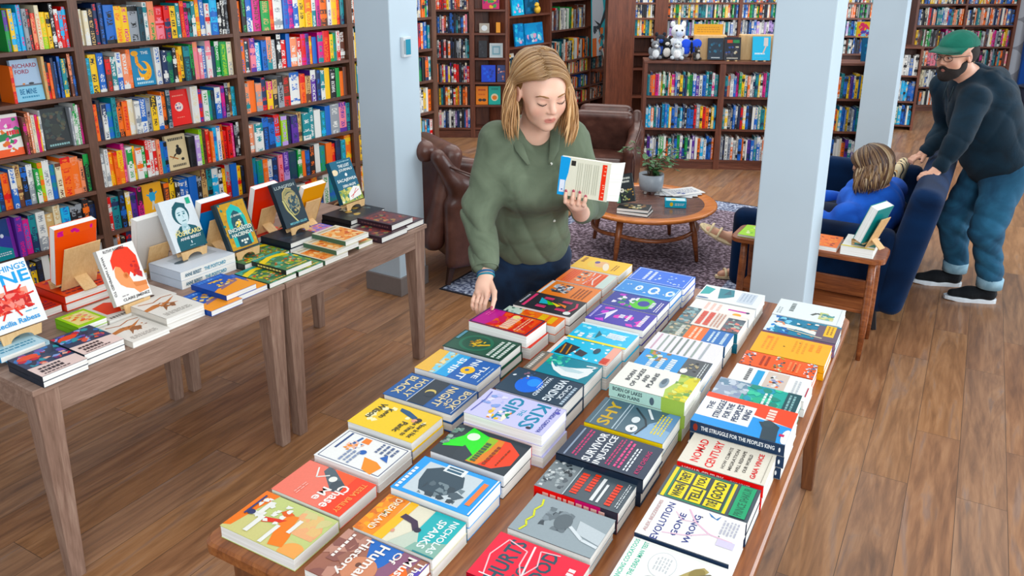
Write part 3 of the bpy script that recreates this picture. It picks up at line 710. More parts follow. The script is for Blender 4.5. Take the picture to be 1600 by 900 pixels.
# far right case
Y5 = 11.7; z5 = [at(1495, y, Y5).z for y in (166, 136, 103, 73, 39.5, 6)] + [2.5]
MT5 = Matrix.Translation((5.70, Y5, 0)); U5 = [(0, .035), (.69, .72), (1.41, 1.45)]
far_case('far_right_bookcase', MT5, U5, z5, .28, 'tall brown bookcase behind the man in the green cap', 
         [(i, z, p, .245) for i in (0, 1) for z, p in ((z5[0], 'ktwrxo'), (z5[1], 'wtxbnc'), (z5[2], 'zkmxtqo'), (z5[3], 'yxwkgmz'), (z5[4], 'ntbkrows'), (z5[5], 'knbowty'))])
o = STUFF.build('shelved_books', [MAT['print'], MAT['spine'], MAT['pages']])
tag(o, 'rows of books with coloured spines filling the farther shelves', 'books', kind='stuff')
TT = .75       # height of the centre table top
UD = Vector((.489, .872, 0)).normalized(); VD = Vector((.872, -.489, 0)).normalized()
def uv3(u, v, z): return UD * u + VD * v + Vector((0, 0, z))
M_OAK = wood('centre_table_wood', '5c2f16', '8d5127', 'aa6b38', (1, 0, 0), rough=.3, scale=.9)
M_OAKV = wood('centre_table_leg_wood', '4a2a18', '6e4226', '87542f', (0, 0, 1), rough=.4)
M_GREYOAK = wood('grey_oak', '654e3f', '927565', 'b29684', (1, 0, 0), rough=.5, scale=1.2, contrast=.8)
M_GREYOAKV = wood('grey_oak_leg', '654c3d', '937565', 'b49986', (0, 0, 1), rough=.5, scale=1.2, contrast=.8)
M_TAN = wood('easel_plywood', 'c59a63', 'd8b07a', 'e6c592', (0, 0, 1), rough=.5, scale=2, contrast=.7)
M_TEAK = wood('warm_teak', '5e2f17', '8b4c27', 'b06a3a', (1, 0, 0), rough=.32, scale=1.5)

# ---------------- centre table (long, its far end near the columns)
MC = frame(uv3(0, 0, 0), UD, -VD)     # x = along the table away from the camera, y = to its left
def rounded_top(mb, x0, y0, x1, y1, z0, z1, r, seg=6):
    pts = []
    for cx, cy, a0 in ((x1 - r, y1 - r, 0), (x0 + r, y1 - r, 90), (x0 + r, y0 + r, 180), (x1 - r, y0 + r, 270)):
        for i in range(seg + 1):
            a = R(a0 + 90 * i / seg); pts.append((cx + r * math.cos(a), cy + r * math.sin(a)))
    n = len(pts); b = len(mb.v); prof = [(0, z0), (0, z1 - .006), (-.006, z1)]
    cx, cy = (x0 + x1) / 2, (y0 + y1) / 2
    V_ = []
    for d, z in prof:
        for x, y in pts: V_.append((x + d * (1 if x > cx else -1), y + d * (1 if y > cy else -1), z))
    F_ = [tuple(i + k * n for i in ()) for k in ()]
    for k in range(2):
        for i in range(n): F_.append((k * n + i, k * n + (i + 1) % n, (k + 1) * n + (i + 1) % n, (k + 1) * n + i))
    F_ += [tuple(range(2 * n, 3 * n)), tuple(range(n))[::-1]]
    mb.raw(V_, F_)
tb = empty('display_table', (0, 0, 0), 0, 'large orange-brown wooden table in the centre covered with rows of books', 'table'); tb.matrix_world = MC
X0, X1_, Y0_, Y1_ = .80, 3.125, .255, 1.425
X0 = 1.03
mb = MB(); rounded_top(mb, X0, Y0_, X1_, Y1_, TT - .03, TT, .035); mb.build('tabletop', M_OAK, tb, smooth=False)
for a in ((X0 + .05, Y0_ + .05, X0 + .075, Y1_ - .05), (X1_ - .075, Y0_ + .05, X1_ - .05, Y1_ - .05), (X0 + .075, Y0_ + .05, X1_ - .075, Y0_ + .075), (X0 + .075, Y1_ - .075, X1_ - .075, Y1_ - .05)):
    mb = MB(); mb.box(a[0], a[1], TT - .12, a[2], a[3], TT - .03); mb.build('apron', M_OAK, tb, bevel=.003)
for x, sx in ((X0 + .085, -.02), (X1_ - .085, .02)):
    for y, sy in ((Y0_ + .085, -.012), (Y1_ - .085, .012)):
        mb = MB(); mb.taper((x, y, TT - .03), (x + sx, y + sy, 0), .038, .038, .022, .022); mb.build('leg', M_OAKV, tb, bevel=.004)

# ---------------- left pair of grey oak tables, end to end
OL = Vector((-1.516, 2.267, 0)); ULn = Vector((.529, .849, 0)).normalized(); VLn = Vector((.849, -.529, 0)).normalized(); TL_ = .76
ML2 = frame(OL, ULn, -VLn)            # x along the front edge, y back from it
def uL(u, v, z): return OL + ULn * u + VLn * v + Vector((0, 0, z))
def oak_table(x0, x1, label, bothsplay):
    r = empty('wooden_table', (0, 0, 0), 0, label, 'table', ); r.matrix_world = ML2
    yb = .84
    mb = MB(); mb.box(x0, 0, TL_ - .022, x1, yb, TL_); mb.build('tabletop', M_GREYOAK, r, bevel=.003)
    for a in ((x0 + .02, .012, x1 - .02, .034), (x0 + .02, yb - .034, x1 - .02, yb - .012), (x0 + .012, .034, x0 + .034, yb - .034), (x1 - .034, .034, x1 - .012, yb - .034)):
        mb = MB(); mb.box(a[0], a[1], TL_ - .115, a[2], a[3], TL_ - .022); mb.build('apron', M_GREYOAK, r, bevel=.002)
    for xs, d in ((x0 + .048, 1), (x1 - .048, -1)):
        for ys, e in ((.048, 1), (yb - .048, -1)):
            mb = MB(); mb.taper((xs, ys, TL_ - .022), (xs + d * -.012 * 0, ys, 0), .040, .040, .024, .024, xa=(1, 0, 0)); mb.build('leg', M_GREYOAKV, r, bevel=.003)
    return r
oak_table(0, 1.055, 'grey-brown oak table at photo left, nearer of the two pushed end to end', 0)
oak_table(1.062, 2.03, 'grey-brown oak table beside the left column, farther of the two end to end', 0)

# ---------------- navy sofa
M_NAVY = cloth('navy_upholstery', '04152f', weave=300, folds=3, hi='052a52'); M_NAVY.node_tree.nodes['Principled BSDF'].inputs['Specular IOR Level'].default_value = .1
ys_ = -31
MS = frame(Vector((2.235, 4.20, 0)), (-.857, .515, 0), (-.515, -.857, 0))   # x across to the left, y toward the camera
MS = frame(Vector((1.36, 4.70, 0)), (.857, -.515, 0), (.515, .857, 0))      # x from open side to the back, y away
sofa = empty('sofa', (0, 0, 0), 0, 'dark navy blue upholstered sofa with a woman seated in it', 'sofa'); sofa.matrix_world = MS
def rb(c, h, rot=(0, 0, 0), rd=.05, **kw): return ('b', c, h, Euler([R(a) for a in rot]).to_matrix().to_4x4(), rd, kw)
L_ = 1.62
sculpt('arm', [rb((.44, .075, .37), (.46, .07, .25), rd=.055)], (-.1, -.1, .05), (1.02, .26, .75), .014, M_NAVY, sofa)
sculpt('arm', [rb((.44, L_ - .075, .40), (.46, .07, .28), rd=.055)], (-.1, L_ - .26, .05), (1.02, L_ + .1, .78), .014, M_NAVY, sofa)
sculpt('backrest', [rb((.96, L_ / 2, .50), (.085, L_ / 2, .385), (0, 11, 0), rd=.065)], (.72, -.1, .03), (1.25, L_ + .1, 1.0), .016, M_NAVY, sofa)
sculpt('seat_frame', [rb((.44, L_ / 2, .23), (.44, L_ / 2 - .1, .10), rd=.03)], (-.1, 0, .08), (.98, L_, .4), .02, M_NAVY, sofa)
sculpt('seat_cushion', [rb((.42, L_ / 2, .375), (.42, L_ / 2 - .15, .075), rd=.05)], (-.1, 0, .25), (.95, L_, .5), .016, M_NAVY, sofa)
M_BLK = flat('black_metal', '15151a', .4)
for x, y in ((.82, .10), (.06, .10), (.82, L_ - .1), (.06, L_ - .1)):
    mb = MB(); mb.taper((x, y, .15), (x + (.03 if x > .4 else -.0), y - (.03 if y < 1 else -.03), 0), .02, .02, .012, .012); mb.build('leg', M_BLK, sofa, bevel=.002)

# ---------------- wooden side table against the sofa's near arm
MSD = frame(Vector((1.915, 4.01, 0)), (-.857, .515, 0), (-.515, -.857, 0))  # x to the left along it, y toward the camera
sd = empty('side_table', (0, 0, 0), 0, 'narrow reddish teak side table with splayed leg against the sofa arm', 'table'); sd.matrix_world = MSD
SDZ = .565
Mx = M_TEAK
mb = MB(); rounded_top(mb, -.06, -.24, .76, .04, SDZ - .028, SDZ, .06); mb.build('tabletop', Mx, sd)
mb = MB(); mb.box(.0, -.20, .26, .68, -.18, .36); mb.build('back_rail', Mx, sd, bevel=.004)
mb = MB(); mb.box(-.01, -.20, .235, .70, .0, .255); mb.build('lower_shelf', Mx, sd, bevel=.004)
for x, d in ((-.0, -1), (.68, 1)):
    for y, e in ((.0, .35), (-.2, -.1)):
        mb = MB(); mb.tube([(x, y, SDZ - .02), (x + d * -.0, y + e * .03, .40), (x, y + e * .10, .22), (x, y + e * .24, .0)], [.019, .022, .020, .012], 10, flat_=.8); mb.build('leg', Mx, sd, smooth=True)

# ---------------- leather armchairs
def leather():
    m, nt, b = new_mat('brown_leather')
    tc = N(nt, 'ShaderNodeTexCoord'); n = N(nt, 'ShaderNodeTexNoise', i_Scale=7.0, i_Detail=4.0); v = N(nt, 'ShaderNodeTexVoronoi', i_Scale=120.0)
    nt.links.new(tc.outputs['Object'], n.inputs['Vector']); nt.links.new(tc.outputs['Object'], v.inputs['Vector'])
    r = ramp(nt, [(.3, '3a1f18'), (.55, '55332a'), (.75, '6e483b')]); nt.links.new(n.outputs[0], r.inputs[0]); nt.links.new(r.outputs[0], b.inputs['Base Color'])
    b.inputs['Roughness'].default_value = .34; bump(nt, b, v.outputs[0], .15, .002)
    return m
M_LEA = leather(); M_SEAM = flat('leather_piping', '4a2b22', .45); M_DK = wood('dark_leg_wood', '24120c', '3a2018', '4a2c20', (0, 0, 1))
# near armchair: high wing back seen from its side, faces away to the right
def armchair(loc, yaw, label, s=(1, 1, 1)):
    r = empty('armchair', loc, yaw, label, 'armchair'); r.scale = s
    # local: +y is where the sitter looks
    sculpt('backrest', [rb((0, -.30, .58), (.30, .075, .36), (-14, 0, 0), rd=.07), ('c', (-.2, -.40, .90), (.2, -.40, .90), .072, .072, {'k': .06})], (-.42, -.62, .1), (.42, .05, 1.08), .013, M_LEA, r, k=.03)
    for sx in (-1, 1):
        sculpt('armrest', [rb((sx * .335, .0, .36), (.05, .33, .24), (0, 0, 0), rd=.045), ('c', (sx * .335, -.22, .70), (sx * .335, .27, .60), .062, .058, {'k': .05}),
                           ('c', (sx * .32, -.36, .88), (sx * .33, -.20, .62), .05, .07, {'k': .08})], (sx * .335 - .14, -.5, .06), (sx * .335 + .14, .42, 1.0), .012, M_LEA, r, k=.04)
        mb = MB(); mb.tube([(sx * .390, .32, .16), (sx * .392, .325, .50), (sx * .375, .31, .62), (sx * .385, .10, .695), (sx * .385, -.12, .735), (sx * .38, -.30, .82)], .007, 6); mb.build('piping', M_SEAM, r, smooth=True)
    sculpt('seat_cushion', [rb((0, .03, .40), (.285, .30, .085), (3, 0, 0), rd=.06)], (-.35, -.35, .25), (.35, .42, .55), .014, M_LEA, r)
    mb = MB(); mb.box(-.29, -.28, .16, .29, .30, .32); mb.build('seat_frame', M_LEA, r, bevel=.02)
    for sx in (-1, 1):
        for y, dy in ((.28, .02), (-.26, -.05)):
            mb = MB(); mb.taper((sx * .29, y, .17), (sx * .31, y + dy, 0), .024, .024, .014, .014); mb.build('leg', M_DK, r, bevel=.002)
    return r
armchair((-.30, 5.42, .0065), R(-62), 'worn brown leather armchair beside the left column, seen from its side')
armchair((.80, 7.25, .0065), R(165), 'brown leather armchair behind the coffee table, facing the camera', (.92, .92, .80))

# ---------------- round coffee table
ct = empty('coffee_table', (.985, 5.70, .0065), R(8), 'round wooden coffee table with orange rim and dark inset top', 'table'); CZ = .375
mb = MB(); mb.lathe([(.40, CZ - .005), (.40, CZ - .03), (.49, CZ - .026), (.515, CZ - .008), (.512, CZ + .004), (.50, CZ + .007), (.425, CZ + .001), (.415, CZ - .004)], 64, ends=False); o = mb.build('rim', wood('orange_teak_rim', 'a4551f', 'c8742f', 'd98d48', (1, 0, 0), rough=.25), ct, smooth=True)
mb = MB(); mb.lathe([(.425, CZ - .028), (.425, CZ)], 64); mb.build('inset_top', wood('dark_inset_top', '4b332c', '6a4b42', '7d5c50', (1, 0, 0), rough=.18), ct)
for k in range(4):
    a = R(45 + 90 * k); c, s = math.cos(a), math.sin(a)
    mb = MB(); mb.tube([(c * .36, s * .36, CZ - .02), (c * .40, s * .40, CZ * .5), (c * .43, s * .43, 0)], [.026, .022, .013], 12); mb.build('leg', M_TEAK, ct, smooth=True)
mb = MB(); pts = [(math.cos(R(a)) * .385, math.sin(R(a)) * .385, .215 - .02 * abs(math.sin(R(2 * (a - 45))))) for a in range(0, 361, 8)]
mb.tube(pts, .015, 8, cap=False); mb.build('ring_stretcher', M_TEAK, ct, smooth=True)
CZ += .0065
CTP = Vector((.985, 5.70, CZ + .002))

# ---------------- rug
def rug_mat():
    m, nt, b = new_mat('patterned_rug')
    tc = N(nt, 'ShaderNodeTexCoord'); v = N(nt, 'ShaderNodeTexVoronoi', i_Scale=26.0); n = N(nt, 'ShaderNodeTexNoise', i_Scale=45.0, i_Detail=3.0)
    nt.links.new(tc.outputs['Object'], v.inputs['Vector']); nt.links.new(tc.outputs['Object'], n.inputs['Vector'])
    sp = N(nt, 'ShaderNodeSeparateXYZ'); nt.links.new(tc.outputs['Object'], sp.inputs[0])
    r = ramp(nt, [(.36, '3a2c36'), (.5, '6a5763'), (.62, 'a493a2')]); nt.links.new(n.outputs[0], r.inputs[0])
    r2 = ramp(nt, [(.38, '39415c'), (.5, '7c86a2'), (.64, 'c3cad8')]); nt.links.new(n.outputs[0], r2.inputs[0])
    ax = N(nt, 'ShaderNodeMath', operation='ABSOLUTE'); ay = N(nt, 'ShaderNodeMath', operation='ABSOLUTE'); nt.links.new(sp.outputs[0], ax.inputs[0]); nt.links.new(sp.outputs[1], ay.inputs[0])
    gx = N(nt, 'ShaderNodeMath', operation='GREATER_THAN'); gx.inputs[1].default_value = .74; gy = N(nt, 'ShaderNodeMath', operation='GREATER_THAN'); gy.inputs[1].default_value = 1.22
    nt.links.new(ax.outputs[0], gx.inputs[0]); nt.links.new(ay.outputs[0], gy.inputs[0])
    mxx = N(nt, 'ShaderNodeMath', operation='MAXIMUM'); nt.links.new(gx.outputs[0], mxx.inputs[0]); nt.links.new(gy.outputs[0], mxx.inputs[1])
    mx = N(nt, 'ShaderNodeMix', data_type='RGBA'); nt.links.new(mxx.outputs[0], mx.inputs[0]); nt.links.new(r.outputs[0], mx.inputs[6]); nt.links.new(r2.outputs[0], mx.inputs[7])
    nt.links.new(mx.outputs[2], b.inputs['Base Color']); b.inputs['Roughness'].default_value = .95; bump(nt, b, n.outputs[0], .6, .01)
    return m
RM = frame(Vector((1.016, 5.776, 0)), (.857, -.515, 0), (.515, .857, 0))
mb = MB(); mb.box(-.835, -1.475, .0005, .835, 1.475, .006); o = mb.build('rug', rug_mat(), M=RM, bevel=.003)
tag(o, 'dark mauve speckled rug with pale blue border under the coffee table', 'rug')
mb = MB()
for x0, y0, x1, y1 in ((-.85, -1.49, .85, -1.475), (-.85, 1.475, .85, 1.49), (-.85, -1.475, -.835, 1.475), (.835, -1.475, .85, 1.475)): mb.box(x0, y0, .0005, x1, y1, .006)
e = mb.build('edge_binding', flat('rug_binding', '23232e', .9), o); 
# ---------------------------------------------------------------- books on the centre table
# id, near edge u, depth, left edge v, length, total height, copies, side, cover, spine, label, art, extra
wh = 'f2f1ea'
def T_(s, x0, y0, x1, y1, c, *r): return ('t', s, x0, y0, x1, y1, c, *r)
CT_BOOKS = [
 ('A1', 1.060, .150, -1.386, .234, .033, 1, 'A', 'c9d291', None, 'green paperback with an orange bird and white lettering at the table\'s near left corner',
  [('p', [(.5, 0), (1, 0), (1, 1), (.75, 1)], 'd4cf93'), ('p', [(0, .0), (.95, 0), (.9, .08), (.4, .14), (0, .2)], 'ee8426'), ('b', .05, .6, .6, .98, ['e8c48c', 'eeb58a', 'd8cf9a'], 14, .2), ('e', .92, .9, .2, .14, 'f2b070'), ('p', [(.30, .42), (.45, .5), (.62, .52), (.95, .62), (.9, .78), (.66, .74), (.45, .66), (.25, .62)], 'f08a1a'), ('p', [(.5, .3), (.62, .32), (.5, .5), (.4, .55)], 'dc4a26'), ('p', [(.2, .44), (.3, .4), (.35, .5), (.25, .56)], 'e06a1e'),
   ('b', .12, .08, .6, .5, [wh], 20, .075), ('r', .55, .50, .98, .55, wh), ('r', .3, .66, .62, .71, wh), ('r', .5, .25, .9, .31, wh), ('r', .18, .18, .5, .24, wh), ('e', .52, .12, .06, .05, '2e3560'), ('r', .1, .06, .6, .085, '3a3f70')]),
 ('A2', 1.219, .142, -1.380, .222, .036, 1, 'A', 'ee8676', None, 'salmon and red romance paperback titled Chase Me near the table\'s left corner',
  [('r', 0, .72, 1, 1, 'f0562e'), ('p', [(0, .4), (.4, .72), (0, .72)], 'ee6a4c'), ('p', [(0, .3), (.15, .3), (.55, .62), (.5, .72), (.3, .7), (.02, .4)], '55636b'), ('e', .38, .62, .16, .08, '424e57', 30), ('e', .26, .50, .08, .05, wh), ('l', [(.1, .2), (.35, .3), (.2, .42)], .03, wh), T_('Chase', .30, .66, .95, .80, 'fdf4ee'), T_('Me', .50, .50, .86, .62, 'fdf4ee'), T_('TESSA BAILEY', .1, .86, .95, .93, 'f6a36a'), ('w', .55, .25, .9, .32, 'f6b3a6', 2)]),
 ('A3', 1.376, .145, -1.382, .218, .042, 2, 'A', 'f5f5f2', '25406e', 'white paperback with orange and blue drawings, beside the yellow one',
  [('l', [(.05, .04), (.95, .04), (.95, .97), (.05, .97), (.05, .04)], .018, '31456e'), ('l', [(.08, .12), (.62, .12)], .05, '2f4a7c'), ('p', [(.6, .58), (.92, .7), (.98, .86), (.72, .90), (.62, .78)], 'f29a18'), ('p', [(.1, .34), (.26, .34), (.26, .46), (.1, .44)], 'f08a1c'), ('l', [(.12, .30), (.3, .28), (.48, .36)], .05, '2f5f9c'), ('e', .5, .5, .07, .05, '2a62b0'), ('e', .4, .28, .13, .08, 'f3c9b8'), ('b', .3, .2, .6, .42, ['2f5f9c', 'e9b9a4', 'f29a18', 'f5f5f2'], 16, .05), ('w', .1, .6, .4, .9, '5a6a8c', 4), ('p', [(.36, .82), (.56, .9), (.5, .76)], '2a62b0'), ('w', .5, .3, .9, .5, '8a98b4', 3)]),
 ('A4', 1.533, .152, -1.400, .226, .054, 2, 'A', 'f4d01c', None, 'bright yellow paperback with white flowers and a lying figure',
  [('b', .1, .05, .9, .4, ['fbf3c4'], 7, .10), ('b', .1, .6, .5, .9, ['fbf3c4'], 3, .08), ('p', [(.12, .42), (.22, .44), (.36, .72), (.26, .74), (.14, .56)], '1f4f78'), ('e', .33, .78, .07, .05, '3a2a24'), ('e', .38, .74, .06, .04, 'e9a88c'), T_('Kevin', .25, .28, .6, .36, '2b2a1c'), T_('Wilson', .15, .12, .7, .22, '2b2a1c'), T_('Now Is Not', .38, .86, .9, .93, '2b2a1c'), T_('the Time to', .36, .76, .9, .83, '2b2a1c'), T_('Panic', .5, .62, .86, .71, '2b2a1c')]),
 ('A5', 1.690, .160, -1.402, .248, .060, 2, 'A', '255896', None, 'blue hardcover titled Book of Night with a crescent moon',
  [('r', .0, .36, 1, .60, '24303c'), ('r', 0, .35, 1, .36, 'cdd7e6'), ('r', 0, .60, 1, .61, '255896'), ('e', .5, .5, .12, .07, 'd8c27a'), ('e', .56, .51, .11, .065, '24303c'), T_('HOLLY', .12, .22, .88, .32, 'e6d7ac'), T_('BLACK', .12, .06, .88, .17, 'e6d7ac'), T_('BOOK', .12, .86, .88, .96, 'e8d9b2'), T_('OF', .5, .78, .8, .84, 'e8d9b2'), T_('NIGHT', .1, .65, .9, .76, 'e8d9b2'), ('r', .02, .975, .98, .985, 'cdd7e6')], dict(hard=True)),
 ('A6', 1.875, .152, -1.413, .236, .062, 2, 'A', '1d62ac', None, 'blue, cyan and sand-coloured paperback titled The Night Ship',
  [('r', 0, 0, 1, .24, 'efc06a'), ('p', [(0, .16), (1, .24), (1, .36), (0, .34)], '8fd0e4'), ('r', 0, .33, 1, .52, '2fa6dc'), ('b', 0, .2, 1, .3, ['e9b45c', 'f6e3b4', 'bfe0e2'], 18, .08), T_('SHIP', .12, .42, .85, .52, 'eef6fa'), T_('NIGHT', .05, .62, .95, .73, 'eef6fa'), T_('THE', .2, .82, .8, .90, 'eef6fa'), ('e', .55, .68, .16, .10, 'f5c63a'), ('w', .2, .95, .9, .98, 'bcd6ea', 1), ('e', .55, .67, .05, .03, '1d62ac')]),
 ('A7', 2.046, .145, -1.418, .227, .065, 2, 'A', '154f3c', '103228', 'dark green hardcover with a golden creature in a ring',
  [('l', [(.02, .02), (.98, .02), (.98, .98), (.02, .98), (.02, .02)], .03, '0f2a24'), ('e', .5, .40, .40, .27, '1d6a50'), ('e', .5, .40, .33, .22, '154f3c'), ('b', .3, .28, .7, .52, ['c9a33c', '8a6a2c', 'd8bc4a'], 22, .06), ('l', [(.55, .35), (.62, .45), (.45, .62)], .07, 'd9b53c'), ('w', .15, .72, .95, .78, 'dfe8e0', 1), ('w', .1, .81, .95, .87, 'dfe8e0', 1), ('w', .15, .90, .95, .96, 'dfe8e0', 1), ('r', .05, .03, .5, .08, '5f93a4')], dict(hard=True)),
 ('A8', 2.209, .140, -1.410, .240, .092, 2, 'A', 'd9482c', '23304a', 'magenta, red and orange patterned paperback under the woman\'s fingers',
  [('r', 0, 0, 1, .34, 'b8188c'), ('p', [(0, .3), (.5, .36), (1, .25), (1, .5), (0, .5)], 'd8243c'), ('b', .05, .3, .95, .92, ['e8601c', 'f0862a', 'd83a30', 'c92f5c', 'e06a48'], 40, .16), ('w', .12, .48, .9, .66, 'f6d6c0', 1), ('e', .2, .55, .1, .06, 'f2e39a'), ('l', [(.02, .02), (.98, .02), (.98, .97), (.02, .97), (.02, .02)], .035, '26335a'), ('w', .1, .72, .9, .82, 'f4b89a', 2), ('w', .1, .08, .5, .16, 'e86ab0', 2)]),
 ('A9', 2.364, .083, -1.383, .234, .066, 2, 'A', 'ee7a1c', None, 'orange and mint paperback half hidden behind the red patterned one',
  [('r', 0, 0, 1, .3, 'cfe2d6'), ('b', .0, .02, 1, .3, ['2f4a44', 'f0c83c', 'e9f0ea', '8ab4a4'], 14, .1), ('b', .0, .3, 1, .6, ['e8601c', 'f4a04a'], 10, .18), ('w', .1, .62, .9, .76, 'f9d94a', 1), ('w', .15, .80, .9, .92, 'f9d94a', 1)]),
 ('A10', 2.447, .155, -1.372, .238, .072, 2, 'A', '23242e', None, 'black paperback with pink lettering and a rainbow wedge',
  [('r', .08, .12, .9, .17, 'e0527c'), ('p', [(.25, .28), (.6, .34), (.55, .5), (.4, .44)], '2fb6c8'), ('p', [(.35, .4), (.6, .5), (.52, .62)], '5cc23c'), ('p', [(.4, .5), (.62, .66), (.5, .7)], 'f2d42c'), ('p', [(.38, .6), (.6, .8), (.45, .78)], 'f08a2a'), ('w', .15, .25, .3, .9, 'e0527c', 2), ('w', .65, .25, .82, .92, 'e0527c', 2), ('l', [(.2, .9), (.45, .95), (.75, .9)], .06, 'd8486c'), ('e', .85, .90, .10, .06, 'f2f2f0'), ('w', .2, .04, .8, .08, 'c9ccd4', 1)]),
 ('A11', 2.605, .145, -1.352, .216, .070, 2, 'A', 'ef8c1e', '8a4a18', 'orange paperback with a black and white crowd drawing',
  [('r', .02, .02, .98, .08, 'e4e7ea'), ('b', .15, .16, .75, .52, ['20242c', 'e8ecee', '5a6472', 'b9c2cc', '30405a'], 46, .09), ('w', .2, .62, .9, .9, '9a5210', 4)]),
 ('A12', 2.760, .150, -1.344, .210, .070, 2, 'A', 'f08022', 'f0d8c8', 'orange paperback with pink-red stripes near the far end of the left row',
  [('r', 0, .82, 1, 1, 'cfe0d8'), ('b', .1, .3, .8, .5, ['30343a', 'e8e4d8', '6a7278', 'f2b48a'], 26, .08), ('w', .05, .08, .95, .28, 'e8503c', 4), ('l', [(.05, .55), (.5, .6), (.95, .56)], .05, 'f2e2dc'), ('w', .05, .55, .95, .82, 'e8503c', 4), ('l', [(.1, .68), (.6, .66), (.9, .74)], .04, 'f6e6e0')]),
 ('A13', 2.928, .150, -1.358, .224, .070, 2, 'A', 'f6c718', None, 'golden yellow paperback with a pale face, farthest in the left row',
  [('e', .45, .42, .36, .20, 'f0cf6a'), ('e', .45, .50, .24, .14, 'eab98c'), ('e', .35, .38, .1, .05, '5a4a8c'), ('e', .6, .62, .3, .06, 'f2e6d0', 20), ('w', .3, .75, .8, .85, 'a8761a', 2), ('w', .1, .06, .5, .14, 'a8761a', 1)]),
 ('B1', 1.035, .148, -1.097, .228, .050, 2, 'A', 'a06c5c', None, 'paperback titled The Museum of Human History at the near table edge',
  [('p', [(0, .3), (0, .74), (.45, .62), (.62, .5), (.3, .4)], '2f6ab8'), ('p', [(0, .7), (.5, .62), (.8, .7), (.4, .86), (0, .9)], '8c5f78'), ('p', [(.2, .8), (1, .7), (1, .98), (.5, 1)], 'ef7a2c'), ('p', [(.1, .98), (.3, .92), (.9, 1), (0, 1)], '5a4aa8'), ('e', .62, .46, .26, .18, 'cf8f72'), ('e', .55, .42, .05, .03, '6a4438'), ('p', [(0, .0), (.6, 0), (.35, .3), (0, .3)], 'b98a7a'), ('b', .0, .0, 1, .3, ['9c6c5e', 'c09080', '8a5a52'], 12, .2), T_('The', .05, .91, .4, .99, 'f8efe8'), T_('Museum', .05, .78, .9, .88, 'f8efe8'), T_('Of', .05, .64, .3, .72, 'f8efe8'), T_('Human', .05, .44, .85, .56, 'f8efe8'), T_('History', .05, .24, .85, .36, 'f8efe8'), ('w', .05, .1, .6, .14, 'f8efe8', 1)]),
 ('B2', 1.188, .140, -1.090, .224, .055, 2, 'A', 'e9e4cf', '22697c', 'beach-coloured paperback titled Dreamland with orange and turquoise ends',
  [('r', 0, 0, 1, .28, 'f0961e'), ('b', 0, 0, 1, .24, ['d97a1c', 'f6b03c', 'e08a2c'], 26, .1), ('p', [(0, .3), (1, .26), (1, .38), (0, .4)], 'f6c252'), ('r', 0, .62, 1, 1, '35b0b4'), ('p', [(1, .45), (1, .8), (.5, .62)], 'c9d3c4'), ('p', [(.8, .7), (1, .66), (1, 1), (.6, 1)], '8fb6a8'), ('p', [(.3, .36), (.42, .34), (.46, .5), (.6, .58), (.55, .64), (.36, .54)], '3c2a44'), ('e', .55, .62, .06, .04, '2a2038'), T_('NICHOLAS', .08, .87, .92, .95, 'eef6f2'), T_('SPARKS', .15, .74, .88, .83, 'eef6f2'), T_('DREAMLAND', .05, .13, .9, .21, 'f7ead0'), ('e', .75, .4, .04, .02, 'd9a08c'), ('r', .97, .75, 1, 1, '1f7f88')]),
 ('B3', 1.335, .150, -1.093, .229, .070, 2, 'A', '1f9ee2', '1a6ab0', 'sky-blue bordered paperback with a dark head in profile',
  [('r', .10, .12, .92, .82, 'ccd6da'), ('p', [(.14, .3), (.3, .16), (.62, .2), (.82, .28), (.86, .5), (.7, .64), (.45, .7), (.2, .62), (.12, .45)], '324754'), ('b', .5, .3, .9, .75, ['56666f', '2c3d48', '75858c'], 24, .09), ('p', [(.7, .6), (.8, .72), (.66, .8), (.6, .68)], '4a5a64'), ('r', .03, .34, .22, .6, 'eef4f6'), ('w', .05, .36, .19, .58, '33596e', 1), ('r', .18, .86, .8, .92, 'ef8a5a'), ('w', .3, .03, .95, .08, 'f0f6fa', 1), ('r', .01, .97, .99, .99, 'f0f6fa')]),
 ('B4', 1.510, .150, -1.096, .226, .070, 2, 'A', '23303a', 'c02848', 'black paperback with a glowing green to orange shape',
  [('p', [(.2, .32), (.12, .5), (.1, .75), (.35, .96), (.7, .97), (.93, .8), (.95, .5), (.8, .36), (.5, .38)], 'f0562a'), ('p', [(.2, .32), (.12, .5), (.12, .68), (.5, .72), (.95, .62), (.95, .45), (.8, .36), (.5, .38)], 'e08a3c'), ('p', [(.2, .3), (.12, .48), (.14, .6), (.5, .6), (.94, .52), (.9, .42), (.8, .36), (.5, .38)], '9cc04a'), ('p', [(.0, .2), (.3, .18), (.6, .05), (.75, .06), (.6, .3), (.95, .42), (.9, .48), (.5, .5), (.14, .48)], '2fe03c'), ('p', [(.55, .3), (.75, .26), (1, .3), (1, .46), (.75, .48)], '27343e'), ('e', .26, .3, .12, .08, 'e8f8e0', 20), ('b', .1, .0, .7, .12, ['6a8a7c', '2c3a3e', '9ab0a4'], 20, .07), ('w', .3, .5, .9, .58, '3a5a3c', 1), ('w', .3, .66, .9, .71, '8a3a20', 1), ('w', .3, .8, .85, .84, '8a3a20', 1)]),
 ('B5', 1.665, .160, -1.096, .248, .100, 3, 'A', 'cfcdf0', None, 'lavender paperback with big teal Kiss the Girl lettering on the tallest stack',
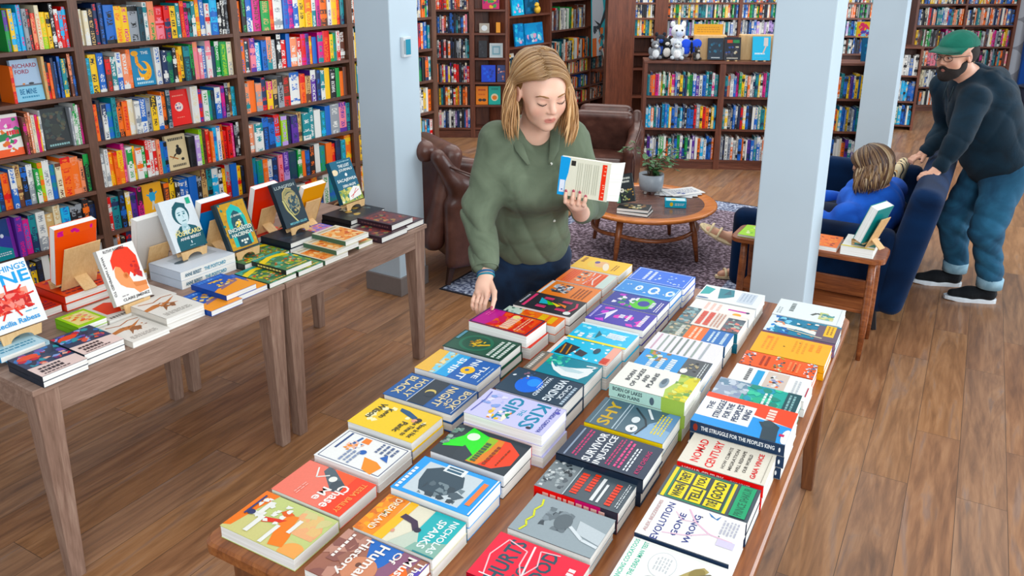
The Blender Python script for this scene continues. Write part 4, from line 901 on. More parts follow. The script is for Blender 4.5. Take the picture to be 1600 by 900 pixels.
  [T_('KISS', .06, .66, .94, .84, '1b87a8'), T_('THE', .38, .56, .62, .62, '3f9fc0'), T_('GIRL', .06, .34, .94, .52, '1b87a8'), ('b', .6, .24, .95, .5, ['f0c23c', 'f6efe0', '2c8a5a', 'e2914a', 'f6efe0', 'f6dca8'], 18, .07), ('b', .08, .04, .6, .3, ['bfc4ee', '8fa6dc', 'e6e4f8'], 12, .08), T_('ZORAIDA CORDOVA', .05, .90, .95, .95, '3c4a9c'), ('e', .2, .95, .04, .03, '5a5ab0'), ('e', .9, .8, .04, .03, '2a2a3a'), ('l', [(.1, .06), (.4, .08), (.9, .06)], .02, '4a5aa8')]),
 ('B6', 1.847, .153, -1.098, .226, .090, 2, 'A', '2b4154', None, 'dark slate hardcover with a big round blue planet',
  [('e', .55, .36, .34, .18, '1f6fd8'), ('e', .45, .4, .16, .09, '4a96ee'), ('b', .05, .02, .5, .3, ['e9eef2', '8a6a7c', '3c5a80'], 9, .05), T_('WAYWARD', .1, .52, .9, .58, 'dfe9f2'), ('r', .1, .49, .6, .498, 'dfe9f2'), T_('WENDIG', .05, .68, .95, .80, 'e8f0f6'), T_('CHUCK', .2, .84, .8, .90, 'e8f0f6'), ('w', .2, .93, .95, .98, 'b9c9d6', 1)], dict(hard=True)),
 ('B7', 2.002, .140, -1.088, .216, .085, 2, 'A', '1c8698', None, 'teal paperback with a long white whale',
  [('r', 0, 0, 1, .16, '7a746c'), ('r', 0, .14, 1, .2, 'b98f78'), ('b', 0, .2, .5, .5, ['54c4a8', '2fa890', '7ad6bc', '1c8698'], 26, .1), ('p', [(.35, .28), (.55, .4), (.4, .7), (.25, .88), (.35, .95), (.6, .93), (.85, .85), (.86, .6), (.7, .42), (.5, .32)], 'eef4f4'), ('p', [(.5, .4), (.65, .6), (.6, .8), (.5, .85), (.45, .6)], 'c4dbe0'), ('l', [(.3, .9), (.15, .96), (.2, .8)], .05, 'eef4f4'), ('w', .1, .04, .9, .1, 'd8d4cc', 1)]),
 ('B8', 2.145, .133, -1.072, .212, .085, 2, 'A', '39bfe0', 'e8b8a8', 'cyan striped paperback with black figures and a pink end',
  [('r', 0, .86, 1, 1, 'f0b0a0'), ('r', 0, 0, 1, .06, 'f3e4dc'), ('b', .0, .06, 1, .85, ['eafafe', 'f4fbfc'], 16, .07), ('p', [(.3, .12), (.95, .1), (.95, .32), (.4, .4)], '2e2f35'), ('p', [(.5, .42), (.8, .4), (.85, .55), (.6, .58)], '3a3a42'), ('l', [(.4, .15), (.9, .2)], .04, 'c98a3c'), ('l', [(.4, .25), (.9, .3)], .04, 'c98a3c'), ('e', .4, .68, .16, .05, '2a4a5c'), ('w', .62, .84, .96, .98, 'd8483c', 1)]),
 ('B9', 2.280, .135, -1.064, .212, .085, 2, 'A', '23bfe6', 'd8e6ea', 'cyan paperback with pale letters and a yellow edge stripe',
  [('r', .9, 0, 1, 1, 'f2e23c'), ('r', 0, 0, .1, 1, 'd8e8ec'), ('b', .1, .04, .88, .9, ['bfeef6', '9ae2f0', '5fd0ec'], 26, .09), ('p', [(.3, .38), (.8, .42), (.5, .48)], '1f6a78'), ('w', .3, .55, .6, .9, 'f2fbfc', 1), ('w', .62, .1, .85, .4, 'f2fbfc', 2)]),
 ('B10', 2.448, .145, -1.073, .222, .085, 3, 'A', '3a31a2', None, 'purple paperback with magenta flowers and a white arrow',
  [('b', .1, .12, .95, .9, ['c42fc8', 'a82fd0', 'd83fb8'], 9, .16), ('p', [(.2, .36), (.85, .3), (.5, .24), (.8, .1), (.15, .34)], 'e9e6f8'), ('w', .35, .46, .6, .56, 'f2f0fb', 1), ('w', .3, .6, .7, .66, 'f2f0fb', 1), ('w', .15, .84, .9, .92, 'f2f0fb', 1), ('w', .1, .03, .9, .07, 'bfb8f0', 1)]),
 ('B11', 2.600, .135, -1.072, .220, .085, 3, 'A', '1d2f92', None, 'indigo paperback with a green splash behind the purple one',
  [('e', .5, .62, .4, .22, '5fc22c'), ('e', .5, .64, .2, .1, '1d2f92'), ('b', .1, .12, .9, .5, ['b83fc4', 'eeeaf8', '2f8a5c', 'eeeaf8'], 20, .12), ('w', .3, .76, .75, .84, 'eeeaf8', 1), ('w', .2, .88, .9, .96, 'eeeaf8', 2)]),
 ('B12', 2.748, .140, -1.090, .235, .080, 3, 'A', '1a8fd8', None, 'azure paperback with white curling letters',
  [('l', [(.05, .02), (.95, .02), (.95, .98), (.05, .98), (.05, .02)], .02, 'd6ecf8'), ('e', .5, .9, .2, .07, 'eef8fc'), ('e', .5, .9, .1, .035, '1a8fd8'), ('e', .5, .62, .28, .09, 'eef8fc'), ('e', .5, .62, .16, .05, '1a8fd8'), ('e', .5, .36, .2, .06, 'eef8fc'), ('e', .5, .36, .1, .03, '1a8fd8'), ('b', .3, .1, .8, .95, ['eef8fc', '8fd0f0'], 16, .05)]),
 ('B13', 2.892, .150, -1.085, .238, .080, 3, 'A', '1c6fd6', None, 'royal blue paperback with a thin white border, farthest in its row',
  [('l', [(.05, .03), (.95, .03), (.95, .97), (.05, .97), (.05, .03)], .018, 'dce8f8'), ('w', .15, .2, .85, .4, 'dce8f8', 2), ('b', .2, .42, .9, .9, ['cfe2f8', '8fbcf0'], 16, .05)]),
 ('C0', 1.050, .140, -.775, .215, .050, 2, 'C', 'f08c1e', 'e07a10', 'orange paperback cut off by the bottom edge of the photo',
  [('w', .1, .2, .9, .8, 'f8d8a0', 4)]),
 ('C1', 1.198, .150, -.785, .224, .050, 2, 'C', 'e2244e', 'b81a3c', 'crimson paperback titled Hurts So Good with looping white cord',
  [T_('HURTS', .05, .66, .95, .84, '254a58'), T_('SO', .2, .50, .5, .60, '254a58'), T_('GOOD', .05, .30, .95, .46, '254a58'), ('l', [(.1, .85), (.5, .93), (.9, .86), (.8, .62), (.5, .6), (.3, .52), (.6, .44), (.9, .5), (.95, .3)], .022, 'f6c6cc'), ('l', [(.1, .6), (.1, .9)], .02, 'f4f0f0'), ('l', [(.2, .5), (.95, .58)], .03, 'f4e4e4'), ('w', .2, .08, .8, .16, 'f4e4e4', 1)]),
 ('C2', 1.361, .147, -.775, .208, .055, 2, 'C', '98a4a9', 'e9e9e4', 'grey paperback with a dark bouquet and yellow script',
  [('b', .3, .42, .8, .74, ['4c575e', '6a757b', '3c474e', '828e94'], 46, .09), ('e', .55, .5, .2, .1, '5c676d'), ('p', [(.4, .3), (.7, .34), (.6, .0), (.3, .0)], 'c2cbcf'), ('l', [(.5, .4), (.3, .2), (.25, .0)], .06, 'd8dfe2'), ('l', [(.05, .88), (.2, .84), (.3, .88), (.45, .84), (.6, .88), (.75, .84), (.9, .87)], .035, 'd9dc2c')]),
 ('C3', 1.526, .128, -.793, .224, .060, 2, 'C', '4a565e', 'e2382e', 'dark paperback with a marching crowd, red lettering and red spine',
  [('r', 0, .66, 1, 1, '7c868a'), ('b', .05, .7, .98, .98, ['d8dcdc', '2c343a', 'a9b2b4', '565f66'], 60, .06), ('w', .1, .52, .85, .62, 'ea5240', 1), ('w', .3, .40, .95, .48, 'ea5240', 1), ('r', .1, .32, .85, .36, 'e6e8e8'), ('r', .1, .26, .7, .29, 'e6e8e8'), ('w', .1, .12, .8, .2, 'ea5240', 1), ('w', .1, .03, .9, .08, 'c9d0d2', 2), ('r', 0, .645, 1, .66, 'b9c4c8')],
  dict(sp=[('r', .0, 0, .5, 1, 'e2382e'), ('r', .5, 0, .8, 1, 'c02868'), ('r', .8, 0, 1, 1, '33303c'), ('w', .08, .3, .9, .7, 'f4c8bc', 1)])),
 ('C4', 1.650, .155, -.794, .240, .080, 2, 'C', '25344a', '1c2838', 'navy hardcover titled Survivor Injustice in white and pink',
  [('r', .05, .91, .95, .93, '8f9caf'), ('w', .08, .78, .95, .86, 'b83f6c', 2), T_('SURVIVOR', .04, .62, .96, .72, 'eef0f2'), T_('INJUSTICE', .04, .49, .96, .59, 'eef0f2'), ('w', .08, .4, .95, .47, 'b83f6c', 2), ('w', .08, .28, .95, .38, 'd8588a', 2), ('w', .08, .19, .8, .26, 'e4e8ec', 2), T_('KYLIE CHEUNG', .1, .08, .8, .13, 'b83f6c')], dict(hard=True)),
 ('C5', 1.824, .155, -.792, .228, .080, 2, 'C', '4c6673', 'e8cc24', 'slate grey paperback titled Shy in gold beside a skeleton drawing',
  [T_('SHY', .08, .72, .92, .88, 'c9a94a'), ('r', .03, .93, .97, .94, '9fb4bf'), ('r', .03, .64, .97, .655, 'b9cad3'), ('r', .03, .60, .97, .61, 'b9cad3'), ('p', [(0, 0), (0, .4), (.5, .28), (1, 0)], '8fb0cc'), ('p', [(.4, .0), (1, .0), (1, .14), (.5, .24)], '6a90b8'), ('w', .2, .06, .9, .22, 'e0cf6a', 4), ('e', .2, .44, .13, .07, 'eef2f2'), ('e', .5, .46, .11, .05, 'dfe6e8'), ('l', [(.9, .55), (.6, .36), (.4, .30), (.05, .36)], .035, '202c36'), ('l', [(.95, .4), (.65, .28)], .05, 'dfe6e8'), ('b', .13, .42, .26, .47, ['30404a'], 4, .03)]),
 ('C6', 1.983, .155, -.785, .228, .125, 3, 'C', 'ecece4', 'bfe0d4', 'white paperback titled Born of Lakes and Plains with green spine end, raised on its stack',
  [('p', [(0, .28), (.3, .32), (.7, .24), (1, .26), (1, 0), (0, 0)], 'b3c86a'), ('p', [(0, .16), (.5, .2), (1, .12), (1, 0), (0, 0)], 'd9cf4a'), ('b', .0, .0, 1, .26, ['8aa84a', 'e2d83c', 'c4b83a', '6f9a5a', 'd8e08a'], 40, .08), T_('BORN', .28, .80, .72, .86, '2b3640'), T_('OF LAKES', .1, .70, .85, .76, '2b3640'), T_('AND', .35, .60, .65, .66, '2b3640'), T_('PLAINS', .2, .50, .8, .56, '2b3640'), ('e', .5, .38, .2, .05, '7d909c'), ('e', .55, .39, .12, .03, '4f626e')],
  dict(sp=[('r', .7, 0, 1, 1, 'a8c46a'), ('t', 'BORN OF LAKES', .05, .55, .45, .85, '33424c'), ('t', 'AND PLAINS', .12, .15, .42, .42, '33424c'), ('e', .58, .45, .03, .3, '5a6a74')])),
 ('C7', 2.178, .140, -.792, .222, .090, 2, 'C', '2196d4', '1a6a98', 'blue and charcoal paperback with pale block words',
  [('r', 0, 0, 1, .36, '4d5358'), ('b', .5, .6, 1, .92, ['dfe6d8', 'c98a5a', '6a9a4c', '8a6a4c'], 20, .09), ('w', .1, .76, .6, .84, 'e8f2f6', 1), ('w', .15, .62, .7, .7, 'e8f2f6', 1), ('w', .15, .46, .8, .56, 'e8f2f6', 1), ('e', .35, .3, .12, .05, 'f0f0ec'), ('b', .4, .14, .9, .3, ['8a7a5c', '2c3034', 'b0a484'], 10, .06), ('w', .1, .03, .9, .1, 'c9cfd0', 2)]),
 ('C8', 2.322, .145, -.803, .228, .085, 2, 'C', 'ece9ee', 'b8bcc4', 'white paperback of plain grey lettering in the third row',
  [('r', .08, y, .95, y + .03, c) for y, c in ((.9, 'c9a9b8'), (.8, '9aa6a0'), (.7, '8f9a94'), (.6, '7a8680'), (.5, '7a8680'), (.4, '8f9a94'), (.3, '9aa6a0'), (.18, 'a9b0b4'))]),
 ('C9', 2.470, .118, -.797, .226, .080, 2, 'C', '6a7a72', '27496a', 'paperback in grey, orange and blue thirds',
  [('r', 0, .38, 1, .66, 'ef7a2c'), ('r', 0, 0, 1, .38, '1d6fb4'), ('b', 0, .66, 1, 1, ['8fa09a', '4c5a5c', 'c9b89a'], 30, .09), ('w', .1, .45, .9, .6, 'f8e0c8', 2), ('w', .1, .18, .9, .32, 'd8ecf8', 2), ('w', .1, .06, .9, .12, 'd8ecf8', 1), ('w', .1, .72, .9, .8, 'e4e4da', 1)]),
 ('C10', 2.600, .150, -.785, .222, .076, 2, 'C', 'f0e8e0', '2c6a80', 'cream paperback with red text between two dark scenic panels',
  [('r', 0, .76, 1, 1, '56747c'), ('b', 0, .78, 1, 1, ['2f8aa0', '3c4a50', '8fb0b4', 'b09a8a'], 30, .09), ('r', 0, 0, .8, .28, '5c6a74'), ('b', 0, 0, .8, .27, ['e08a80', '3c4a54', 'b0c0b4', '8a5a5c'], 26, .09), ('w', .08, .62, .92, .72, 'dd5a4c', 1), ('w', .08, .50, .92, .60, 'dd5a4c', 1), ('w', .08, .32, .92, .48, 'c9a090', 3)]),
 ('C11', 2.855, .150, -.790, .232, .072, 2, 'C', 'eef1f0', 'dfe4e6', 'white paperback with teal mountain shapes at the far end of the third row',
  [('p', [(.3, .98), (.9, .98), (.8, .8), (.4, .84)], '3fa8a8'), ('p', [(.2, .66), (.9, .74), (.95, .5), (.5, .44), (.3, .56)], '1f7f8c'), ('p', [(.5, .62), (.9, .56), (.6, .5)], '0f5f70'), ('r', .2, .1, .9, .36, 'd2dbe4'), ('w', .3, .12, .85, .34, 'aebccb', 4), ('e', .1, .9, .05, .1, '5f7a9c')]),
 ('C105', 2.750, .100, -.785, .226, .070, 2, 'C', 'f3efe9', 'c8ccd0', 'white paperback with small pink and yellow marks behind the cream one',
  [('w', .2, .5, .9, .8, 'eec4b8', 3), ('r', .5, .1, .62, .4, 'c03a9c'), ('e', .2, .22, .14, .07, 'f0b04a'), ('e', .55, .08, .08, .03, '3a3a5c')]),
 ('D1', 1.315, .150, -.505, .215, .065, 2, 'C', 'f3f4ef', 'd8dcd8', 'white paperback with green Dancing Cockatoos lettering and a squid, nearest in the right row',
  [T_('DANCING COCKATOOS', -.0, .92, .97, .97, '4fb79a'), T_('AND THE DEAD MAN TEST', -.0, .82, .97, .87, '4fb79a'), ('e', .62, .60, .27, .14, 'd2d4d6'), ('e', .62, .60, .255, .132, 'f3f4ef'), ('w', .46, .52, .78, .68, 'c8cacc', 5), ('p', [(.5, .42), (.75, .3), (.85, .22), (.8, .16), (.62, .22), (.45, .34)], 'b0a06c'), ('e', .68, .26, .14, .06, '8f8050', -30), ('l', [(.5, .38), (.6, .2), (.5, .1), (.6, .05)], .02, '6c6450'), ('l', [(.5, .38), (.75, .14), (.68, .08)], .02, '6c6450'), ('l', [(.48, .38), (.4, .2), (.3, .12)], .03, '8a7c50'), ('l', [(.46, .38), (.3, .24), (.2, .2)], .025, '6c6450'), ('e', .2, .62, .13, .1, '8a8a88'), ('e', .2, .62, .1, .08, 'c9c4bc'), ('b', .22, .4, .34, .46, ['3a3a40'], 4, .03)]),
 ('D2', 1.470, .155, -.507, .214, .072, 2, 'C', 'f4f3f1', '23344c', 'white paperback titled Evolution Gone Wrong with a pink tree',
  [T_('EVOLUTION', -.0, .76, .92, .84, '27357c'), T_('GONE', .2, .60, .76, .67, '27357c'), T_('WRONG', .12, .45, .82, .52, '27357c'), ('l', [(.45, .05), (.48, .3), (.65, .48), (.9, .6)], .03, 'e3bfd0'), ('l', [(.48, .3), (.3, .5), (.2, .75)], .025, 'e8cad8'), ('l', [(.65, .48), (.6, .62), (.75, .72)], .02, 'e8cad8'), ('p', [(.88, .36), (.96, .40), (.86, .30), (.96, .26), (.84, .28)], '2f74b0'), ('r', .3, .02, .45, .2, 'd6cfe4'), ('w', .55, .04, .9, .22, 'b8b8c4', 5), T_('ALEX BEZZERIDES', .1, .9, .9, .94, 'c9a9a8'), ('e', .5, .2, .01, .008, '30304a'), ('e', .8, .44, .012, .01, '30304a')]),
 ('D3', 1.632, .142, -.513, .220, .065, 2, 'C', '46525a', '1c2c48', 'dark paperback with yellow title blocks outlined in green',
  [('r', .06, .28, .96, .92, '138a62'), ('r', .09, .295, .93, .905, '34424a'), ('r', .04, .925, .96, .965, 'ecd92c'), ('r', .06, .25, .96, .285, 'ecd92c'), ('r', .1, .73, .52, .89, 'f0dc2c'), ('r', .56, .73, .9, .89, 'f0dc2c'), ('r', .1, .53, .52, .70, 'f0dc2c'), ('r', .56, .55, .9, .70, 'f0dc2c'), ('r', .1, .32, .30, .50, 'f0dc2c'), ('r', .34, .32, .9, .50, 'f0dc2c'), T_('WHEN', .12, .76, .5, .86, '2c3a30'), T_('THEY', .58, .76, .88, .86, '2c3a30'), T_('TELL', .12, .56, .5, .67, '2c3a30'), T_('YOU', .58, .58, .88, .67, '2c3a30'), T_('TO BE', .12, .36, .28, .47, '2c3a30'), T_('GOOD', .37, .35, .87, .47, '2c3a30'), ('r', .06, .04, .96, .21, '1aa070'), T_('PRINCE SHAKUR', .1, .08, .92, .17, '10684c')]),
 ('D4', 1.784, .149, -.510, .220, .072, 2, 'C', 'e6e0d2', 'dc2430', 'cream paperback titled Nomad Century with a red spine',
  [T_('NOMAD', .12, .78, .88, .88, 'd8323c'), T_('CENTURY', .06, .60, .94, .70, 'd8323c'), T_('HOW CLIMATE', .15, .48, .85, .52, '5a5650'), T_('MIGRATION', .15, .40, .85, .44, '5a5650'), T_('WILL RESHAPE', .15, .32, .85, .36, '5a5650'), T_('OUR WORLD', .2, .24, .8, .28, '5a5650'), T_('GAIA VINCE', .1, .12, .9, .18, 'd8323c'), ('r', .05, .04, .95, .045, '8a8478')],
  dict(sp=[('t', 'NOMAD CENTURY', .06, .3, .55, .75, 'f8ece4'), ('t', 'GAIA VINCE', .62, .35, .85, .68, 'f8ece4')])),
 ('D5', 1.937, .178, -.525, .252, .105, 3, 'C', 'f0f1ee', '1f3550', 'thick stack topped by white, orange and blue book on the people\'s king',
  [('r', .84, .0, 1, 1, 'ee5a22'), ('p', [(.5, 0), (1, 0), (1, .42), (.62, .42)], 'ee5a22'), ('r', 0, 0, .22, 1, '2a96da'), ('p', [(0, 0), (.5, 0), (.56, .42), (0, .42)], '2a96da'), T_('THE', .46, .86, .72, .92, '20335a'), T_('STRUGGLE', .26, .75, .82, .82, '20335a'), T_('FOR THE', .32, .65, .78, .72, '20335a'), T_("PEOPLE'S", .28, .55, .82, .62, '20335a'), T_('KING', .40, .45, .72, .52, '20335a'), ('p', [(0, .1), (.0, .26), (.3, .28), (.46, .34), (.54, .2), (.44, .12), (.3, .12)], '2c3e48'), ('e', .46, .24, .1, .06, '33464f'), ('w', .58, .2, .9, .3, 'f4dcd0', 1), ('e', .2, .02, .22, .05, 'f0f1ee'), ('w', .16, .04, .3, .1, 'c03060', 1)],
  dict(sp=[('t', "THE STRUGGLE FOR THE PEOPLE'S KING", .12, .35, .9, .72, 'eef2f4'), ('e', .06, .5, .025, .32, '8a3a30'), ('e', .95, .5, .01, .2, 'eef2f4')])),
 ('D6', 2.120, .150, -.530, .242, .078, 2, 'C', '3aa89a', '8f8cb0', 'teal and green paperback with white brushwork behind the king book',
  [('r', 0, .66, 1, 1, '9aa6b8'), ('b', 0, .6, 1, 1, ['c9d2dc', '8a98b4', 'b8c4cc', '6f8ca0'], 30, .12), ('b', .0, .2, 1, .62, ['2fb08c', '1f8a78', '54c4a0', '2a9ab0'], 30, .14), ('r', 0, 0, 1, .16, '1c4a50'), ('w', .2, .3, .8, .42, 'e6f4ee', 2), ('w', .2, .04, .9, .14, '8fb4b4', 2)]),
 ('D7', 2.285, .150, -.520, .236, .052, 2, 'C', 'f2f2ef', 'e2e2de', 'white paperback with a blue stripe and a small penguin-like drawing',
  [('r', .0, .60, .9, .70, '2f9fd0'), ('r', .05, .28, .95, .56, 'd8c8bc'), ('b', .3, .3, .8, .5, ['2c3038', 'e8e8e4', 'ea7a3c', '8f98c0'], 22, .06), ('w', .3, .76, .9, .82, '6a6a6c', 1), ('w', .2, .1, .8, .2, 'c8ccd0', 2), ('r', .2, .0, .6, .015, 'b03048')]),
 ('D8', 2.440, .105, -.515, .230, .052, 2, 'C', 'ee6c38', 'c24a24', 'orange collage paperback with small photo squares',
  [('b', 0, .84, 1, 1, ['2c3440', 'dfe6ea', '8f9cac'], 26, .06), ('b', .0, .42, 1, .56, ['3c4c3c', 'e8e2cc', 'b8a04a', '2c6a80'], 26, .06), ('b', 0, 0, 1, .14, ['2f8ab0', 'e8f0f2', '24506a'], 26, .06), ('w', .15, .62, .85, .76, 'a8432c', 2), ('w', .15, .2, .85, .38, 'f49a6c', 3), ('w', .2, .26, .7, .3, '8a3a28', 1)]),
 ('D9', 2.548, .170, -.507, .240, .052, 2, 'C', 'f7b716', 'e0a010', 'bright golden paperback near the far end of the right row',
  [('w', .2, .7, .9, .9, 'f09a3c', 3), ('e', .8, .84, .06, .04, 'ee8a4c'), ('w', .3, .3, .9, .5, 'e8a21c', 3), ('w', .5, .1, .9, .3, 'ee9a3c', 2), ('e', .8, .42, .015, .01, '3a3020'), ('e', .5, .6, .02, .015, '7a4a14')]),
 ('D10', 2.735, .150, -.505, .245, .052, 2, 'C', '2a7f9e', '8a6a80', 'blue paperback of a reclining figure with a yellow label',
  [('r', 0, .88, 1, 1, 'e6eef0'), ('b', .0, .66, 1, .96, ['2f8ad0', '1f6ab0', '8fd0ea', '2a5a80'], 26, .1), ('p', [(.45, .9), (.6, .86), (.55, .6), (.5, .35), (.3, .2), (.25, .3), (.35, .5), (.36, .8)], 'f0efe8'), ('l', [(.62, .9), (.66, .8), (.5, .76)], .06, 'e0a080'), ('l', [(.5, .4), (.56, .2), (.4, .14)], .05, 'e0a078'), ('r', 0, 0, .9, .3, '6a5a68'), ('r', .3, .06, .95, .2, 'f2c42c'), ('w', .4, .08, .9, .18, 'a87a18', 2), ('l', [(.3, .7), (.2, .4), (.15, .2)], .05, 'd8d0b8'), ('b', .1, .3, .9, .6, ['e9a88a', 'f2f0ea', '2f6f80'], 10, .07)]),
 ('D11', 2.890, .165, -.507, .238, .052, 2, 'C', 'edf3f3', 'dfe6e6', 'pale paperback with a sprig of leaves, farthest in the right row',
  [('w', .35, .72, .85, .8, '6a7470', 1), ('l', [(.35, .45), (.5, .38), (.45, .28), (.5, .2)], .07, '5a5f58'), ('b', .2, .12, .6, .34, ['c9cf8a', '5f9a98', '8fb4a4', 'dcdca4'], 22, .09), ('w', .1, .88, .5, .96, 'b8c2c2', 2), ('r', .05, .05, .95, .055, 'b8c2c2')]),
]
rb_ = random.Random(5)
for i, row in enumerate(CT_BOOKS):
    id_, u0, dep, v0, ln, hh, n, side, cov, spn, lab, art = row[:12]; ex = row[12] if len(row) > 12 else {}
    th = hh / n
    for c in range(n):
        top = c == n - 1
        du, dv, ya = (0, 0, 0) if top else (0, rb_.uniform(-.004, .004), rb_.uniform(-.15, .15))
        zb = TT + .0003 + c * (th + .0002)
        dd = min(dep, .150) if side == 'A' else dep
        if side == 'A': O = uv3(u0 + dep + du - (0 if dep >= .12 else -.045), v0 + dv, zb); X, Y = -UD, VD
        else: O = uv3(u0 + du, v0 + ln + dv, zb); X, Y = UD, -VD
        if id_ in ('A9', 'C105', 'D8') : dd = dep
        Rz = Matrix.Rotation(R(ya), 4, 'Z')
        M = frame(O, Rz @ X, Rz @ Y)
        if id_ == 'A8' and top: M = M @ Matrix.Rotation(R(-2.5), 4, 'Z')
        if side == 'A' and dep < .12: O = uv3(u0 + dep, v0 + dv, zb); M = frame(O, X, Y)
        hd = ex.get('hard', False)
        lb = lab if top else f'{"lower" if n == 2 else ("middle" if c == 1 else "bottom")} copy stacked under the {lab}'
        lb = ' '.join(lb.split()[:16])
        bk = make_book(M, dd, ln, th, cov if top else cov, spn, art if top else (), lb, seed=i, sp_art=ex.get('sp') if side == 'C' else None, hard=hd)

# ---------------------------------------------------------------- easels and displayed books
def easel(M, w=.10, label=None, d=.10, hh=.15, thk=.024):
    """small plywood book stand: x = along its front, y = up the leaning back, origin = front foot centre on its ground; M upright frame x right, y toward viewer... z up"""
    r = empty('book_easel', (0, 0, 0), 0, label, 'book stand', 'plywood book easels'); r.matrix_world = M
    # front bracket with an arch cut out of its lower edge; frame x right, y away from viewer, z up
    mb = MB(); seg = 10; pts = [(-w / 2, 0), (-w * .33, 0)]
    for i in range(seg + 1):
        a = math.pi - math.pi * i / seg; pts.append((w * .30 * math.cos(a), .022 * math.sin(a)))
    pts += [(w * .33, 0), (w / 2, 0), (w / 2 + .006, .036), (-w / 2 - .006, .036)]
    t = .004; y0 = -(thk * .96 + .007)
    A = [(x, y0, z) for x, z in pts]; B = [(x, y0 + t, z) for x, z in pts]; n = len(pts)
    half = n // 2
    # quads between the lower outline and the top edge keep the arch clean
    low = pts[:-2]; m = len(low); top = [(-w / 2 - .006 + (w + .012) * i / (m - 1), .036) for i in range(m)]
    for yy, flip in ((y0, 0), (y0 + t, 1)):
        for i in range(m - 1):
            q = [(low[i][0], yy, low[i][1]), (low[i + 1][0], yy, low[i + 1][1]), (top[i + 1][0], yy, top[i + 1][1]), (top[i][0], yy, top[i][1])]
            mb.raw(q[::-1] if flip else q, [(0, 1, 2, 3)])
    for i in range(m - 1):
        mb.raw([(low[i][0], y0, low[i][1]), (low[i][0], y0 + t, low[i][1]), (low[i + 1][0], y0 + t, low[i + 1][1]), (low[i + 1][0], y0, low[i + 1][1])], [(0, 1, 2, 3)])
    mb.raw([(-w / 2 - .006, y0, .036), (w / 2 + .006, y0, .036), (w / 2 + .006, y0 + t, .036), (-w / 2 - .006, y0 + t, .036)], [(0, 1, 2, 3)])
    mb.build('front_bracket', M_TAN, r)
    mb = MB(); mb.box(-w / 2, y0 + t, .020, w / 2, .012, .024); mb.build('ledge', M_TAN, r)
    s, c = math.sin(R(22)), math.cos(R(22)); A = Matrix(((1, 0, 0, 0), (0, c, s, .014), (0, -s, c, .002), (0, 0, 0, 1)))
    mb = MB(); mb.box(-w / 2 + .01, 0, 0, w / 2 - .01, .004, hh, M=A); mb.build('backboard', M_TAN, r, bevel=.001)
    mb = MB(); mb.taper((0, .030, .052), (0, .014 + d * .85, .004), .026, .003, .026, .003, xa=(1, 0, 0)); mb.build('foot', M_TAN, r, bevel=.001)
    return r
def displayed(px, py, ground, W_, Hb, th_, cov, spn, art, label, elabel, yaw_dir=None, lean=22, hard=False, backart=None):
    """cover's bottom left corner seen at px, py, resting on an easel that stands at height ground"""
    X = yaw_dir or ULn; X = Vector(X).normalized()
    P_ = on_z(px, py, ground + .0265)
    away = Vector((-X.y, X.x, 0))         # behind the cover
    Yv = Vector((0, 0, 1)) * math.cos(R(lean)) + away * math.sin(R(lean))
    Z = X.cross(Yv)
    M = frame(P_ - Z * th_, X, Yv)
    b = make_book(M, W_, Hb, th_, cov, spn, art, label, hard=hard, seed=int(px))
    c = P_ + X * (W_ / 2) - Z * th_
    ME = frame(Vector((c.x, c.y, ground)) - away * .006, X, away)
    easel(ME, label=elabel)
    return b
# ---------------------------------------------------------------- books lying on the left tables
def lt_book(u, v, z, W_, Hb, th, cov, spn, art, label, ang=0, hard=False, flip=False, sp=None, seed=1):
    """flat book; front spine corner at (u, v) of the left tables' frame, reading along the front edge"""
    Rz = Matrix.Rotation(R(ang), 4, 'Z')
    X, Y = ULn, -VLn
    O = uL(u, v, z)
    if flip: O = uL(u + W_, v - Hb, z); X, Y = -ULn, VLn
    return make_book(frame(O, Rz @ X, Rz @ Y), W_, Hb, th, cov, spn, art, label, hard=hard, sp_art=sp, seed=seed)
Z0 = TL_ + .0005
thirst = [('r', 0, .0, 1, .42, 'f0d9d2'), ('p', [(0, .42), (1, .34), (1, 1), (0, 1)], '2a3f5c'), ('e', .3, .78, .26, .12, 'e8604a'), ('b', .0, .42, 1, .98, ['3f78b4', '20304a', 'c03a4a', '3a9aa8', '6a5aa8', '8fa8dc'], 30, .13), ('e', .3, .82, .22, .09, 'e8604a'), ('b', .3, .38, 1, .6, ['dc6a5a', '6a3a70', 'e8b0a0'], 10, .1), ('w', .1, .24, .6, .31, '3a3238', 1), ('w', .1, .12, .6, .21, '3a3238', 1), ('w', .1, .04, .7, .08, '6a5a5c', 1)]
for k in range(2): lt_book(.032, .012, Z0 + k * .0202, .150, .208, .020, '1c2f44', '182838', thirst, ['lower', 'upper'][k] + ' dark navy and pink illustrated paperback at the left table\'s near corner', seed=k + 3)
for k in range(2): lt_book(.186, -.012, Z0 + k * .0222, .145, .208, .022, '1c2f44', '182838', thirst, ['lower', 'upper'][k] + ' navy and pink illustrated paperback, second pair along the left table\'s front edge', seed=k + 5)
limeb = [('r', .12, .14, .9, .88, 'f2e2a0'), ('b', .15, .18, .88, .85, ['ee7a4c', 'f6c86a', 'f2a08a', 'fbf0c0'], 26, .12)]
for k in range(2): lt_book(.300, -.238, Z0 + k * .0202, .110, .150, .020, 'a6d61c', '7fb81a', limeb, ['lower', 'upper'][k] + ' small lime green book beside the white patterned ones on the left table', seed=k, ang=0)
